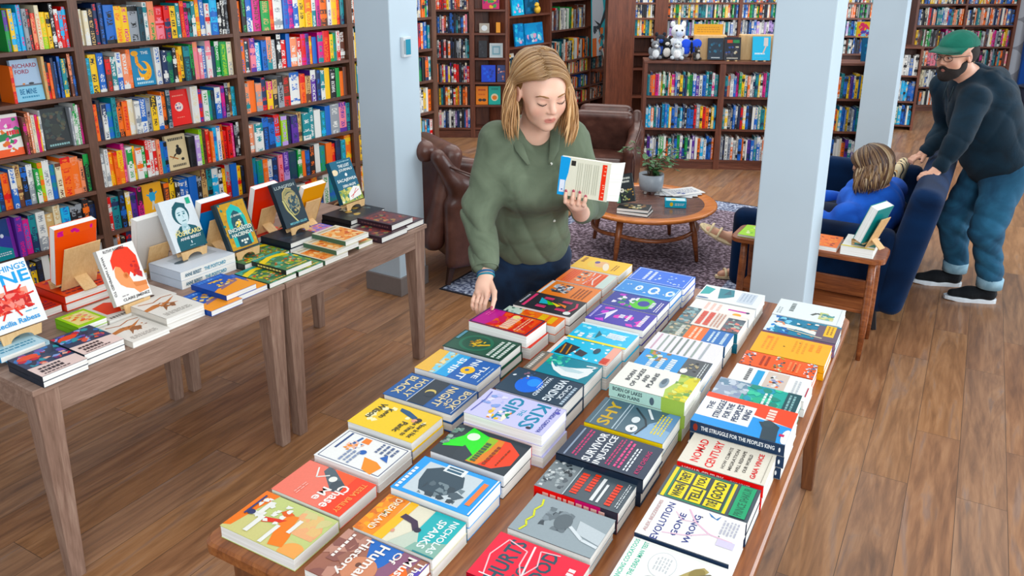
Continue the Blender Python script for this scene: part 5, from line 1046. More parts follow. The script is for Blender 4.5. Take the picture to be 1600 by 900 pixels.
brown = [('p', [(.0, .62), (.3, .70), (.6, .66), (.95, .8), (.6, .58), (.8, .5), (.5, .48), (.3, .56), (0, .52)], 'c07a4a'), ('p', [(.3, .3), (.45, .44), (.6, .36), (.7, .52), (.55, .6), (.4, .52)], '8f5c3a'), ('w', .1, .1, .8, .24, '9a948c', 3), ('l', [(.1, .9), (.4, .8), (.7, .9), (.95, .86)], .035, 'b06a3c'), ('b', .3, .3, .9, .7, ['b87848', 'efe6da', '8f5c3a'], 12, .05)]
for k in range(1): lt_book(.352, .000, Z0, .148, .205, .022, 'ece8e0', 'e6e0d6', brown, 'white paperback with brown tree shapes, lower left of the three on the left table', seed=2)
for k in range(2): lt_book(.505, -.020, Z0 + k * .0242, .165, .215, .024, 'ece8e0', 'e6e0d6', brown, ['lower', 'upper'][k] + ' white paperback with brown tree shapes, right of the lime green books', seed=4 + k)
lt_book(.415, -.235, Z0, .15, .2, .022, 'ece8e2', 'dcd6cc', [('p', [(.2, .3), (.8, .2), (.95, .6), (.6, .9), (.2, .8)], 'e8542a'), ('w', .1, .05, .9, .15, '6a6460', 1)], 'flat white book with a red-orange head under the leaning copy on the left table', seed=4)
lt_book(.569, -.255, Z0, .15, .2, .022, 'ece8e2', 'dcd6cc', [('w', .1, .05, .9, .15, '6a6460', 1), ('e', .5, .3, .1, .05, '4a2c20')], 'flat pale book carrying the easel of the red-haired cover', seed=5)
spl = [('p', [(0, .32), (.2, .40), (.45, .38), (.6, .5), (.95, .56), (1, .56), (1, 0), (0, 0)], 'f3a21e'), ('p', [(.2, .30), (.9, .44), (.96, .6), (.4, .5)], '8a6f86'), ('b', .25, .45, .85, .78, ['f2c02a', 'f6d24a', 'eaa81e', 'efe2b0'], 16, .08), ('e', .5, .9, .07, .04, 'bcd6f4'), ('w', .1, .84, .9, .94, '4a86dc', 1)]
lt_book(.674, .012, Z0, .15, .215, .022, '1f57b0', '1a4796', spl, 'blue, purple and orange paperback, lower left of its pair on the left table', seed=8)
lt_book(.772, -.018, Z0 + .0226, .15, .215, .022, '1f57b0', '1a4796', spl, 'blue, purple and orange paperback overlapping the pair from above', seed=9)
lt_book(.828, -.018, Z0, .15, .215, .022, '1f57b0', '1a4796', spl, 'blue and orange paperback underneath, showing only its right end', seed=10)
jung = [('b', 0, 0, 1, 1, ['4f8a5c', '7fa03c', '2c6a4c', 'a8b04a', '5fa890'], 50, .14), ('p', [(0, .62), (.5, .78), (1, .7), (1, .84), (.5, .92), (0, .78)], 'f0d42a'), ('r', 0, .9, 1, 1, '3f9a90'), ('b', .1, .15, .9, .6, ['e87a3c', 'c8542c', 'e8c890', 'f2d42a'], 22, .06), ('w', .1, .04, .9, .1, 'e8c878', 1)]
lt_book(.985, -.014, Z0, .15, .215, .022, '4a7a52', '232a28', jung, 'green and yellow jungle paperback, lower left of its group', seed=12, sp=[('w', .15, .3, .9, .7, 'e8d890', 1)])
lt_book(1.145, -.012, Z0, .148, .215, .022, '4a7a52', '232a28', jung, 'green and yellow jungle paperback, lower right of its group', seed=14)
lt_book(1.090, -.026, Z0 + .0224, .15, .215, .022, '4a7a52', '232a28', jung, 'green and yellow jungle paperback lying on top of its group', seed=13, sp=[('w', .15, .3, .9, .7, 'e8d890', 1)])
lt_book(1.068, -.26, Z0, .14, .2, .030, '3f6a4c', '232a28', jung, 'green book under the easel of the aqua arch cover', seed=15)
lt_book(1.214, -.245, Z0, .10, .2, .024, '6f7a4c', '232a28', jung, 'yellow-green paperback behind the jungle ones', seed=16)
peach = [('r', .06, .08, .94, .80, 'e89a5c'), ('b', .08, .1, .92, .78, ['f2b87a', 'dc7a44', 'f0cfa0', 'c8643c', 'f4c890'], 34, .12), ('w', .1, .86, .9, .94, 'b8a890', 1)]
lt_book(1.305, -.012, Z0, .15, .21, .022, 'ddd9c6', '4a6a54', peach, 'cream-bordered peach picture paperback, lowest of three fanned copies', seed=20)
lt_book(1.385, -.018, Z0 + .0222, .15, .21, .022, 'ddd9c6', '4a6a54', peach, 'cream-bordered peach picture paperback, middle of three fanned copies', seed=21)
lt_book(1.455, -.026, Z0 + .0446, .16, .215, .022, 'ddd9c6', '4a6a54', peach, 'cream-bordered peach picture paperback, top of three fanned copies', seed=22)
lt_book(1.545, -.030, Z0, .10, .215, .022, 'c8c89a', '4a6a54', peach, 'cream and orange paperback whose corner shows right of the fanned copies', seed=23)
mar = [('r', .08, .1, .92, .9, '6a3a3c'), ('b', .1, .12, .9, .88, ['8f4a44', '5a3a40', 'b0865a', '3c2c34', '7a8a5c', 'a0483c'], 46, .09)]
lt_book(1.665, .008, Z0, .200, .225, .030, '3c2830', '33202a', mar, 'dark maroon patterned hardcover, lower one at the far right corner', seed=30, hard=True, sp=[('w', .1, .35, .9, .65, '6a4a4c', 1)])
lt_book(1.770, -.016, Z0 + .0302, .172, .225, .030, '3c2830', '33202a', mar, 'dark maroon patterned hardcover, upper one at the far right corner', seed=31, hard=True, sp=[('w', .1, .35, .9, .65, '6a4a4c', 1)])
lt_book(1.875, -.010, Z0, .145, .225, .030, '3c2830', '33202a', mar, 'dark maroon hardcover farthest along the left tables\' front edge', seed=32, hard=True)
pinkb = [('r', .05, .3, .95, .95, 'b48ac0'), ('b', .1, .35, .9, .9, ['ee9ab0', '6a7ad0', 'f2c890', 'e87a5c'], 24, .1), ('r', 0, 0, 1, .16, '1f4fa8')]
for k in range(2): lt_book(1.516 + .01 * k, -.262, Z0 + k * .0182, .14, .14, .018, '2550b4', '1c3c90', pinkb, ['lower', 'upper'][k] + ' blue book with a pink and purple picture behind the peach ones', seed=40 + k)
# stacks that carry easels
sub = dict(sp=None)
for k in range(2): lt_book(.785, -.312, Z0 + k * .0382, .29 * .55 + .12, .21, .038, 'dfe6ee', 'cfdcea', [('r', .2, .4, .9, .8, 'c4ccd2'), ('e', .3, .5, .12, .08, '50606a')], ['lower', 'upper'][k] + ' thick pale blue-white book under the portrait cover\'s easel', seed=50 + k)
for k in range(2):
    # teal lettering along the spine that faces the aisle
    z = Z0 + k * .0382; Mx_ = frame(uL(.785 + .02, -.312 + .0004, z + .008), ULn, (0, 0, 1)); m_ = MB()
    draw(m_, [T_('ANNE BEREST', 0, .1, .34, .9, '2c6a84'), T_('THE POSTCARD', .40, .1, .86, .9, '3f9ab8')], lambda x, y, h: (x * .24, y * .020, h), step=.0004)
    o = m_.build('spine_lettering', MAT['print']); o.parent = [q for q in COL.objects if q.name.startswith('book') and q.type == 'MESH' and q.get('label', '').startswith(['lower', 'upper'][k] + ' thick pale')][0]
    o.matrix_world = Mx_; o.matrix_parent_inverse = Matrix.Identity(4); o.matrix_local = o.parent.matrix_basis.inverted() @ Mx_
orang = [('b', .05, .3, .95, .95, ['d8402c', 'b82a4c', '8a2a5c', 'f08a3c', '3a2a3c'], 22, .12), ('w', .1, .05, .9, .3, '8a2c3c', 2)]
for k in range(2): lt_book(.405, -.500, Z0 + k * .0322, .21, .23, .032, 'e85c26', 'd9481c', orang, ['lower', 'upper'][k] + ' orange-red hardcover under the easel that is turned backwards', seed=60 + k, hard=True)
lt_book(.30, -.52, Z0, .10, .2, .03, 'd84a2c', '6a2a4c', orang, 'red and purple book left of the orange hardcovers at the back of the table', seed=63)
for k in range(2): lt_book(.060 - .03 * k, -.235, Z0 + k * .0202, .15, .21, .020, 'bfe0ee', '2f9ad0', [T_('EVERYTHING', .05, .7, .95, .82, '2a9ad4'), T_("FINE", .2, .5, .8, .66, '2a9ad4'), ('w', .1, .1, .9, .3, '5a9ab8', 2)], ['lower', 'upper'][k] + ' flat pale blue book under the splash cover at the photo\'s left edge', seed=70 + k)
for k in range(2): lt_book(1.322 + .005 * k, -.250, Z0 + k * .0272, .180, .2, .027, '26303c', '1e2630', [('b', .1, .1, .9, .9, ['33424f', '2c3844', '46525c'], 14, .14)], ['lower', 'upper'][k] + ' near-black book under the cover with the golden arches', seed=80 + k, hard=True)
for k in range(2): lt_book(1.735 + .006 * k, -.258, Z0 + k * .0252, .26, .2, .025, '20242a', '18191e', [('b', .2, .2, .9, .9, ['b89a5c', '3c4a4c', 'e0d8c0', '5a6a6c'], 14, .1)], ['lower', 'upper'][k] + ' black book under the easel of the white-lettered teal cover', seed=90 + k, hard=True)
lt_book(1.32, -.50, Z0, .20, .2, .030, 'e8532c', 'c83a1c', orang, 'orange-red book lying behind the golden arch cover', seed=95)
lt_book(1.10, -.50, Z0, .18, .2, .030, '2c6a94', 'a83a2c', [('b', .1, .1, .9, .9, ['1f4f6a', '3f8ab0', '2c3a4c', '6ab0c8'], 22, .1)], 'blue book with red spine lying behind the aqua arch cover', seed=96, sp=[('w', .1, .3, .9, .7, 'f0d0c0', 1)])
lt_book(.640, -.55, Z0, .15, .2, .03, 'f2b02a', 'e8622a', orang, 'orange and yellow book lying between the two backward easels', seed=97)
for k in range(2): lt_book(1.36 + .02 * k, -.708, Z0 + k * .0262, .15, .125, .026, 'f0d23a', 'e8c020', [], ['lower', 'upper'][k] + ' yellow book in the small pile at the back of the left tables', seed=98)

def disp_uv(u, v, ground, W_, Hb, th_, cov, spn, art, label, elabel, back=False, lean=22, hard=False, backart=None, bk=None, ew=.10, eh=.15):
    X = -ULn if back else ULn
    P_ = uL(u, v, ground + .0255 + th_ * math.sin(R(lean))); away = Vector((-X.y, X.x, 0)); Yv = Vector((0, 0, 1)) * math.cos(R(lean)) + away * math.sin(R(lean)); Z = X.cross(Yv)
    b = make_book(frame(P_ - Z * th_, X, Yv), W_, Hb, th_, cov, spn, art, label, hard=hard, seed=int(u * 100), back=bk, backart=backart)
    c = P_ + X * (W_ / 2) - Z * th_
    easel(frame(Vector((c.x, c.y, ground)) - away * .006, X, away), w=ew, label=elabel, hh=eh, thk=th_)
    return b
# faces of the displayed books
fine = [T_("EVERYTHING'S", .04, .86, .98, .95, '2f9ad4'), T_('FINE', .22, .66, .98, .84, '2aa2dc'), ('b', .18, .26, .86, .58, ['d8402e', 'e8786a', 'c02a24', 'f2a894', 'b8302c', 'e8604c'], 50, .11)] + \
       [('l', [(.5, .42), (.5 + .46 * math.cos(a), .42 + .26 * math.sin(a))], .03, 'd8402e') for a in (0.2, .9, 1.5, 2.3, 3.0, 3.6, 4.3, 5.0, 5.7)] + [('b', .26, .3, .74, .54, ['e86a5c', 'd03a30', 'f0968a', 'b02c2c'], 40, .08), ('w', .68, .2, .9, .23, '5aa8c8', 1), T_('Cecilia Rabess', .14, .07, .9, .15, '2f9ad4')]
disp_uv(.045, -.325, Z0 + .0405, .20, .235, .028, 'f2f4f2', 'd8e2e6', fine, 'leaning white cover with a red splash and blue title at the photo\'s left edge', 'plywood easel holding the red splash cover at the photo\'s left edge', ew=.13)
ruthy = [('p', [(.24, .60), (.26, .78), (.42, .92), (.62, .97), (.82, .92), (.95, .74), (.93, .5), (.86, .40), (.74, .42), (.66, .5), (.6, .44), (.5, .50), (.44, .62), (.34, .66)], 'e8502a'), ('p', [(.34, .66), (.44, .62), (.5, .50), (.60, .44), (.64, .32), (.95, .26), (.98, .12), (.70, .10), (.60, .2), (.42, .26), (.30, .34), (.24, .48), (.27, .60)], 'eda274'), ('e', .52, .46, .07, .055, 'd98658'), ('e', .52, .46, .035, .03, 'c06a40'), ('p', [(.62, .30), (.98, .28), (.98, .2), (.66, .22)], 'd98a5c'), ('b', .7, .4, .92, .66, ['c83a34', 'd84630', 'b83438'], 10, .07), ('p', [(.84, .52), (.95, .44), (.92, .34), (.8, .4)], 'c0383a'),
         T_('RUTHY RAMIREZ', .16, .92, .72, .97, '3a3436'), T_('WHAT HAPPENED TO', .05, .16, .11, .88, '3a3436', -90), T_('CLAIRE JIMENEZ', .22, .03, .96, .09, '3a3436'), ('w', .2, .12, .4, .15, '8a8486', 1)]
disp_uv(.462, -.252, Z0 + .0228, .150, .222, .024, 'f3f2ee', 'dedad2', ruthy, 'leaning white cover showing a red-haired head in profile on the left table', 'small easel under the red-haired profile cover')
post = [('r', .2, .0, 1, .28, '1f5a66'), ('r', 0, 0, .14, 1, 'e6ecef'), ('p', [(.14, .0), (1, .0), (1, .26), (.84, .40), (.66, .46), (.38, .46), (.2, .36), (.14, .2)], '1f5a66'), ('e', .52, .68, .25, .21, '1c5560'), ('e', .54, .64, .185, .175, 'd3e6ea'), ('p', [(.36, .74), (.5, .84), (.62, .83), (.72, .74), (.74, .86), (.5, .93), (.33, .84)], '1c5560'), ('e', .47, .67, .035, .016, '2f7480'), ('e', .62, .68, .035, .016, '2f7480'), ('l', [(.42, .71), (.51, .715)], .02, '2f7480'), ('l', [(.58, .72), (.67, .715)], .02, '2f7480'), ('l', [(.56, .66), (.575, .60)], .018, '8fbac4'), ('l', [(.50, .545), (.62, .55)], .022, '2f7480'), ('p', [(.44, .50), (.60, .49), (.66, .38), (.52, .27), (.40, .38)], 'b9d4da'), ('b', .42, .3, .62, .45, ['8fb8c0', 'dcecef'], 12, .04),
        ('r', .80, .84, .93, .96, '2aa884'), T_('THE', .2, .36, .32, .40, 'f2e9b8'), T_('POSTCARD', .16, .27, .96, .36, 'f4e9a8'), T_('ANNE BEREST', .24, .185, .90, .24, 'f2f4f2'), ('l', [(.55, .1), (.55, .15)], .03, 'dfeaec'), ('w', .46, .05, .66, .08, 'a8c8cc', 1)]
disp_uv(.862, -.432, Z0 + .0765, .158, .228, .030, 'e3eaee', 'd5dde2', post, 'leaning portrait cover titled The Postcard on the left table', 'tan easel under the portrait cover', ew=.12)
haci = [('r', .07, .03, .97, .97, 'c59a3c'), ('b', .05, .03, .97, .97, ['b8883a', 'd8b04c', '1f7f78', 'c89a44'], 46, .07), ('p', [(.22, .08), (.22, .62), (.3, .82), (.52, .93), (.74, .82), (.84, .62), (.84, .08)], '18b8b0'), ('p', [(.34, .08), (.34, .58), (.42, .74), (.53, .8), (.66, .74), (.74, .58), (.74, .08)], '14505c'), ('e', .54, .52, .09, .05, 'e8cf7a'), ('b', .42, .44, .66, .6, ['e8e4cc', '2c6a5c', 'f2d45a', '143c48'], 14, .05), ('r', .12, .28, .95, .45, '17606a'), T_('ENCHANTED', .14, .375, .94, .455, 'eef2e8'), T_('HACIENDA', .2, .275, .92, .35, 'eef2e8'), T_('J.C. CERVANTES', .36, .66, .76, .71, 'eef2e8'), ('p', [(.36, .06), (.76, .06), (.74, .24), (.38, .24)], '164a58'), ('w', .42, .15, .7, .2, 'eef2e8', 1), ('e', .56, .12, .05, .02, 'eef2e8')]
disp_uv(1.068, -.338, Z0 + .0305, .158, .228, .028, '1b2f38', '20323a', haci, 'leaning dark teal cover with golden border and aqua arch', 'pale easel under the aqua arch cover', ew=.12)
lung = [('e', .55, .52, .34, .30, '8f8a62'), ('e', .58, .50, .27, .25, '1c3440'), ('e', .60, .56, .27, .17, 'a89a72'), ('e', .62, .53, .2, .12, '2a4450'), ('b', .35, .3, .85, .68, ['7f8a78', '4a6268', '9a9070', '2c4650', 'b0a47c'], 46, .06), ('l', [(.22, .6), (.30, .36), (.48, .16), (.56, .08)], .05, 'c9c48c'), ('l', [(.30, .62), (.38, .4), (.52, .22)], .025, 'c9c48c'), ('l', [(.24, .62), (.32, .76), (.5, .84), (.72, .8)], .04, 'b8a878'), T_('LUNGFISH', .06, .85, .9, .92, 'a8b4b4'), T_('MEGHAN GILLISS', .2, .04, .92, .09, '7fc0cc')]
disp_uv(1.392, -.338, Z0 + .0555, .146, .222, .026, '182c38', '13232d', lung, 'leaning near-black cover with golden ribs and arches', 'pale easel under the golden ribs cover', ew=.11)
lost = [('r', 0, .0, 1, .32, '9aa45a'), ('b', 0, .02, 1, .34, ['8a9a4c', 'c9c47a', '5a8a6a', 'e6e2c8', '3f7a70', 'd8d08a'], 46, .1), ('p', [(.35, .04), (.95, .1), (.98, .3), (.7, .34), (.4, .2)], 'f2f0ec'), ('l', [(.45, .12), (.9, .24)], .02, 'c83a40'), ('l', [(.5, .08), (.8, .28)], .02, 'c83a40'), T_('THE LOST', .32, .82, .85, .89, 'e8f0ee'), T_('JOURNALS', .3, .71, .92, .79, 'e8f0ee'), T_('OF', .5, .61, .62, .66, 'e8f0ee'), T_('SACAJEWEA', .08, .47, .98, .56, 'e8f0ee'), ('e', .1, .74, .14, .07, 'e8d8b8'), ('w', .3, .93, .9, .97, '9ac0cc', 1), T_('DEBRA MAGPIE', .25, .36, .85, .42, 'e8f0ee'), ('e', .56, .64, .05, .04, 'e8f0ee')]
disp_uv(1.842, -.400, Z0 + .0510, .158, .230, .030, '1c5f78', '184f64', lost, 'leaning teal cover with white lettering beside the left column', 'grey-tan easel under the white-lettered teal cover', ew=.13)
# books seen from behind, on easels turned the other way
disp_uv(.585, -.605, Z0 + .065, .168, .245, .036, 'e86a2c', 'f0eee8', [], 'thick cream-paged book turned away, tall orange and magenta back on the left table', 'wide plywood easel seen from behind at the back of the left table', back=True, lean=14, bk='ea6428', backart=[('r', .0, .86, 1, 1, 'ee6a2c'), ('b', .05, .86, .9, .95, ['d81c8a', 'c8208a'], 8, .09)], ew=.165, eh=.20)
disp_uv(.930, -.635, Z0 + .0003, .150, .235, .040, 'e8e6e2', 'e2e0de', [], 'pale grey book turned away behind the portrait cover', 'brown easel behind the portrait cover', back=True, lean=10, bk='dcdad6', ew=.12)
disp_uv(1.200, -.575, Z0 + .0305, .160, .235, .040, '2f74a8', 'c83a2c', [], 'blue and red book turned away between the portrait and the aqua arch cover', 'tan easel seen from behind beside the aqua arch cover', back=True, lean=16, bk='2f74b0', backart=[('r', 0, .80, 1, 1, 'b8382c')], ew=.13, eh=.18)
disp_uv(1.50, -.580, Z0 + .0305, .150, .225, .036, 'e8502c', 'e2441f', [], 'orange-red book turned away behind the golden ribs cover', 'plywood easel behind the golden ribs cover', back=True, lean=16, bk='e24a26', ew=.12)
disp_uv(1.725, -.515, Z0 + .0003, .150, .230, .030, 'e8b43c', 'f0c24a', [], 'cream and golden book turned away left of the white-lettered teal cover', 'tan easel turned away left of the teal cover', back=True, lean=24, bk='e9a52c', ew=.12, eh=.17)

# ---------------------------------------------------------------- on the coffee table
def flat_at(P_, yaw, W_, Hb, th, cov, spn, art, label, z=None, tilt=None, **kw):
    M = Matrix.Translation(P_) @ Matrix.Rotation(R(yaw), 4, 'Z')
    return make_book(M, W_, Hb, th, cov, spn, art, label, **kw)
ctz = CZ + .0025
dk = [('r', .08, .28, .92, .95, '2b3236'), ('w', .15, .80, .85, .88, 'd8dcd4', 1), ('w', .2, .68, .8, .76, 'd8dcd4', 1), ('e', .35, .42, .12, .08, 'e8e8dc'), ('b', .3, .05, .95, .45, ['8a9a6a', 'c8a060', '3c4a3c', 'b0b890'], 20, .08), ('r', 0, .0, .2, .25, '6a9a7c')]
pq = on_z(985, 332, ctz)
for k in range(2): flat_at(Vector((pq.x - .10, pq.y - .02, ctz + k * .0202)), -25 + 6 * k, .22, .15, .020, '23282a', '2c3c34', [('b', .1, .1, .9, .9, ['b09a6a', '4a5a44', 'd8d0b0', '8a6a4c'], 18, .1)], ['lower', 'upper'][k] + ' dark book lying flat on the coffee table', seed=k)
Yv = Vector((-.10, .42, .90)).normalized(); Xv = Vector((.93, -.28, .24)); Pl = on_z(972, 318, ctz + .041)
make_book(frame(Pl + Vector((-.03, -.01, .002)), Xv, Yv), .13, .20, .026, '22282b', '2a3034', dk, 'dark hardcover leaning against the grey plant pot on the coffee table', seed=3, hard=True)
pp = on_z(1020, 300, ctz)
pot = empty('potted_plant', (pp.x - .02, pp.y - .02, ctz), 0, 'leafy green plant in a round grey pot on the coffee table', 'plant')
mb = MB(); mb.lathe([(.055, .02), (.082, .03), (.092, .07), (.094, .15), (.088, .152), (.084, .13), (.0, .128)], 32); mb.build('pot', flat('grey_glazed_pot', '9aa3ab', .35), pot, smooth=True)
for k in range(3):
    a = R(90 + 120 * k); mb = MB(); mb.taper((math.cos(a) * .05, math.sin(a) * .05, .03), (math.cos(a) * .055, math.sin(a) * .055, 0), .012, .012, .008, .008); mb.build('foot', flat('pot_foot', 'b8b0a8', .5), pot)
mb = MB(); mb.lathe([(.0, .126), (.084, .130)], 24); mb.build('soil', flat('soil', '2c211a', .95, noise=.4), pot)
M_STEM = flat('stem_brown', '5a4632', .7); M_LEAF = flat('leaf_green', '3d6a3a', .5, noise=.35, scale=30)
rp = random.Random(8); st = MB(); lf = MB()
for k in range(13):
    a = rp.uniform(0, 6.28); rr = rp.uniform(.06, .19); hh = rp.uniform(.22, .40)
    p0 = Vector((rp.uniform(-.03, .03), rp.uniform(-.03, .03), .12)); p1 = Vector((math.cos(a) * rr * .3, math.sin(a) * rr * .3, hh * .75)); p2 = Vector((math.cos(a) * rr, math.sin(a) * rr, hh)); p3 = Vector((math.cos(a) * rr * 1.4, math.sin(a) * rr * 1.4, hh * .85))
    P_ = [p0, p0.lerp(p1, .5), p1, p2, p3]; st.tube(P_, [.006, .005, .004, .003, .002], 6)
    for j in range(9):
        t = .25 + .75 * j / 8; f_ = t * 4; i = min(3, int(f_)); q = P_[i].lerp(P_[i + 1], f_ - i); b_ = a + rp.uniform(-1.8, 1.8)
        d = Vector((math.cos(b_), math.sin(b_), rp.uniform(-.5, .25))).normalized(); s_ = d.cross(Vector((0, 0, 1))).normalized(); L_ = rp.uniform(.045, .075); w_ = L_ * .24
        nrm = s_.cross(d)
        v0 = [q, q + d * L_ * .35 + s_ * w_ + nrm * .004, q + d * L_ * .75 + s_ * w_ * .7, q + d * L_, q + d * L_ * .75 - s_ * w_ * .7, q + d * L_ * .35 - s_ * w_ + nrm * .004, q + d * L_ * .4 - nrm * .004]
        lf.raw(v0, [(0, 1, 6), (1, 2, 6), (2, 3, 6), (3, 4, 6), (4, 5, 6), (5, 0, 6)])
st.build('stem', M_STEM, pot, smooth=True); lfo = lf.build('foliage', M_LEAF, pot, smooth=True); lfo['kind'] = 'stuff'
pk = on_z(1055, 322, ctz); mb = MB(); mb.box(-.075, -.045, 0, .075, .045, .05, '3fb0cc'); draw(mb, [('r', .05, .1, .95, .9, 'd8eef2'), ('e', .4, .5, .12, .25, 'f0c860')], lambda x, y, h: (-.075 + .15 * x, -.045 + .09 * y, .05 + h), asp=.6); draw(mb, [('e', .3, .5, .08, .3, 'f0d060'), ('w', .45, .3, .9, .7, 'e8f4f8', 2)], lambda x, y, h: (-.075 + .15 * x, -.045 - h, .05 * y), asp=.4)
o = mb.build('card_box', MAT['print'], M=Matrix.Translation(pk) @ Matrix.Rotation(R(-8), 4, 'Z')); tag(o, 'small turquoise box on the coffee table in front of the papers', 'box')
pw = on_z(1062, 304, ctz)
for k in range(4):
    mb = MB(); a = (-.13, -.08); mb.box(-.14, -.09, 0, .14, .09, .004, ['eceef0', 'f2f2f0', 'dfe4e8', 'f4f4f2'][k]); draw(mb, [('w', .1, .2, .9, .8, '8f9ab0', 4), ('b', .1, .1, .5, .4, ['5a6aa0', 'c8ccd4'], 6, .08)], lambda x, y, h: (-.14 + .28 * x, -.09 + .18 * y, .004 + h), asp=.64)
    o = mb.build('magazine', MAT['print'], M=Matrix.Translation((pw.x - .03 + .02 * k, pw.y + .03, ctz + .0045 * k)) @ Matrix.Rotation(R(-20 + 14 * k), 4, 'Z')); tag(o, f'{["lowest", "second lowest", "third", "topmost"][k]} white printed leaflet in the pile beside the plant pot', 'leaflet')

# ---------------------------------------------------------------- on the side table
def sdP(x, y, z): return MSD @ Vector((x, y, z))
Xs = Vector((-.857, .515, 0)); Ys = Vector((-.515, -.857, 0))
def sd_book(x, y, z, W_, Hb, th, cov, spn, art, label, ang=0, **kw):
    Rz = Matrix.Rotation(R(ang), 4, 'Z'); return make_book(frame(sdP(x, y, z), Rz @ -Xs, Rz @ -Ys), W_, Hb, th, cov, spn, art, label, **kw)
sz = SDZ + .0006
sd_book(.165, .03, sz, .165, .22, .050, 'eef0ea', 'e8e8e2', [('p', [(.3, .2), (1, .2), (1, .9), (.5, .9)], '3f8a86'), ('r', .0, 0, 1, .08, 'e8d870')], 'thick white book with teal cover lying on the side table', hard=True)
sd_book(.325, .02, sz, .14, .21, .026, 'f0822a', 'e06a1c', [('b', .1, .1, .9, .9, ['c8541c', 'f6a04a', '8a3a1c'], 20, .1)], 'orange book lying in the middle of the side table')
sd_book(.46, .04, sz, .12, .2, .012, 'dfe8f0', '5a9ac8', [('b', .1, .1, .9, .9, ['3f7ab8', 'f0f4f8', '7fb0d8'], 16, .1)], 'thin blue and white magazine beside the column on the side table')
sd_book(.72, .02, sz, .16, .2, .014, 'a8dc2c', 'e8eee0', [('b', .2, .2, .9, .9, ['c8ec5c', '7fc01c', 'f2f6d0'], 16, .1)], 'bright green book on the side table just left of the middle column')
gz = sz + .0505
Pq = sdP(.145, -.065, gz + .028); Xq = Vector((-.80, -.45, 0)).normalized(); aw = Vector((-Xq.y, Xq.x, 0)); Yq = Vector((0, 0, 1)) * math.cos(R(24)) + aw * math.sin(R(24)); Zq = Xq.cross(Yq)
Xq = Vector((-.70, .71, 0)).normalized(); aw = Vector((-Xq.y, Xq.x, 0)); Yq = Vector((0, 0, 1)) * math.cos(R(24)) + aw * math.sin(R(24)); Zq = Xq.cross(Yq)
# the stood-up book looks away from the camera: we see pages and the back of its easel
Xq = Vector((-.80, -.60, 0)).normalized(); aw = Vector((-Xq.y, Xq.x, 0)); Yq = Vector((0, 0, 1)) * math.cos(R(20)) + aw * math.sin(R(20)); Zq = Xq.cross(Yq)
Pq = sdP(.055, -.115, gz + .0255 + .05 * math.sin(R(20)))
make_book(frame(Pq - Zq * .05, Xq, Yq), .15, .215, .05, '2f8a86', 'f0eee8', [], 'thick book standing on the easel of the side table, its pages toward the camera', back='2f8a8a', hard=True)
cq = Pq + Xq * .075 - Zq * .05
easel(frame(Vector((cq.x, cq.y, gz)) - aw * .006, Xq, aw), w=.11, label='plywood easel seen from behind on the side table', hh=.185, d=.085, thk=.05)

# ---------------------------------------------------------------- on top of the low bookcase
def low(x, y, z=1.1155): return MLOW @ Vector((x, y, z))
XA, YA = eA, Vector((.1045, .9945, 0))
def face_item(x, y, W_, Hb, th, cov, art, label, cat='book', name='book', lean=12, lift=.012, z=1.1155, Mf=None):
    Yv = Vector((0, 0, 1)) * math.cos(R(lean)) + YA * math.sin(R(lean)); Z = XA.cross(Yv)
    if name == 'book':
        return make_book(frame(low(x, y, z + lift) - Z * th, XA, Yv), W_, Hb, th, cov, None, art, label, seed=int(x * 99))
    mb = MB(); mb.box(0, 0, 0, W_, Hb, th, cov); draw(mb, art, lambda a, b, h: (a * W_, b * Hb, th + h), asp=Hb / W_)
    o = mb.build(name, MAT['print'], M=frame(low(x, y, z + lift) - Z * th, XA, Yv)); return tag(o, label, cat)
def toy(name, label, loc, parts, yaw=0, s=1.):
    r = empty(name, loc, yaw, label, 'toy')
    for pn, col, shapes in parts:
        mb = MB()
        for c, rr in shapes: mb.ellipsoid([q * s for q in c], [q * s for q in rr], 14, 9)
        mb.build(pn, flat('plush_' + col, col, .95, noise=.18, scale=90), r, smooth=True)
    return r
def animal(name, label, loc, body, belly, yaw, s=1., ears=True, extra=None):
    P_ = [('body', body, [((0, 0, .07), (.06, .055, .07)), ((0, -.01, .17), (.045, .045, .045)), ((-.05, -.03, .03), (.025, .045, .022)), ((.05, -.03, .03), (.025, .045, .022)), ((-.055, 0, .10), (.018, .022, .045)), ((.055, 0, .10), (.018, .022, .045))]),
          ('belly', belly, [((0, -.035, .07), (.042, .028, .05)), ((0, -.045, .16), (.024, .016, .02))]), ('eyes', '101014', [((-.018, -.052, .18), (.006, .005, .006)), ((.018, -.052, .18), (.006, .005, .006))])]
    if ears: P_.append(('ears', body, [((-.035, 0, .215), (.016, .01, .02)), ((.035, 0, .215), (.016, .01, .02))]))
    if extra: P_.append(extra)
    return toy(name, label, loc, P_, yaw, s)
animal('plush_animal', 'black plush animal with blue face, farthest left on the low bookcase', low(.16, .20), '22242e', '2c4fa8', 0, 1.15)
animal('plush_animal', 'grey and white plush cat sitting at the left end of the low bookcase', low(.10, .08), '7d8086', 'd8dcde', .2, .9)
animal('plush_penguin', 'pale grey plush penguin in front of the blue butterfly', low(.33, .07), 'c3ccd2', 'eef2f4', -.3, .92, False)
animal('plush_animal', 'dark spotted plush animal lying beside the cardboard stand', low(.52, .07), '3a3634', 'b8b4ac', .5, .62)
animal('plush_animal', 'black and white plush animal behind the grey cat', low(.22, .17), '1c1d22', 'e8e4dc', .1, 1.0)
animal('plush_unicorn', 'tall white plush unicorn behind the butterfly on the low bookcase', low(.34, .27), 'e8ecf4', 'c8d4ec', 0, 1.6, True, ('horn', 'e8c860', [((0, -.02, .24), (.008, .008, .03))]))
bf = empty('plush_butterfly', low(.47, .12, 1.24), 0, 'bright blue plush butterfly on the low bookcase', 'toy')
mb = MB()
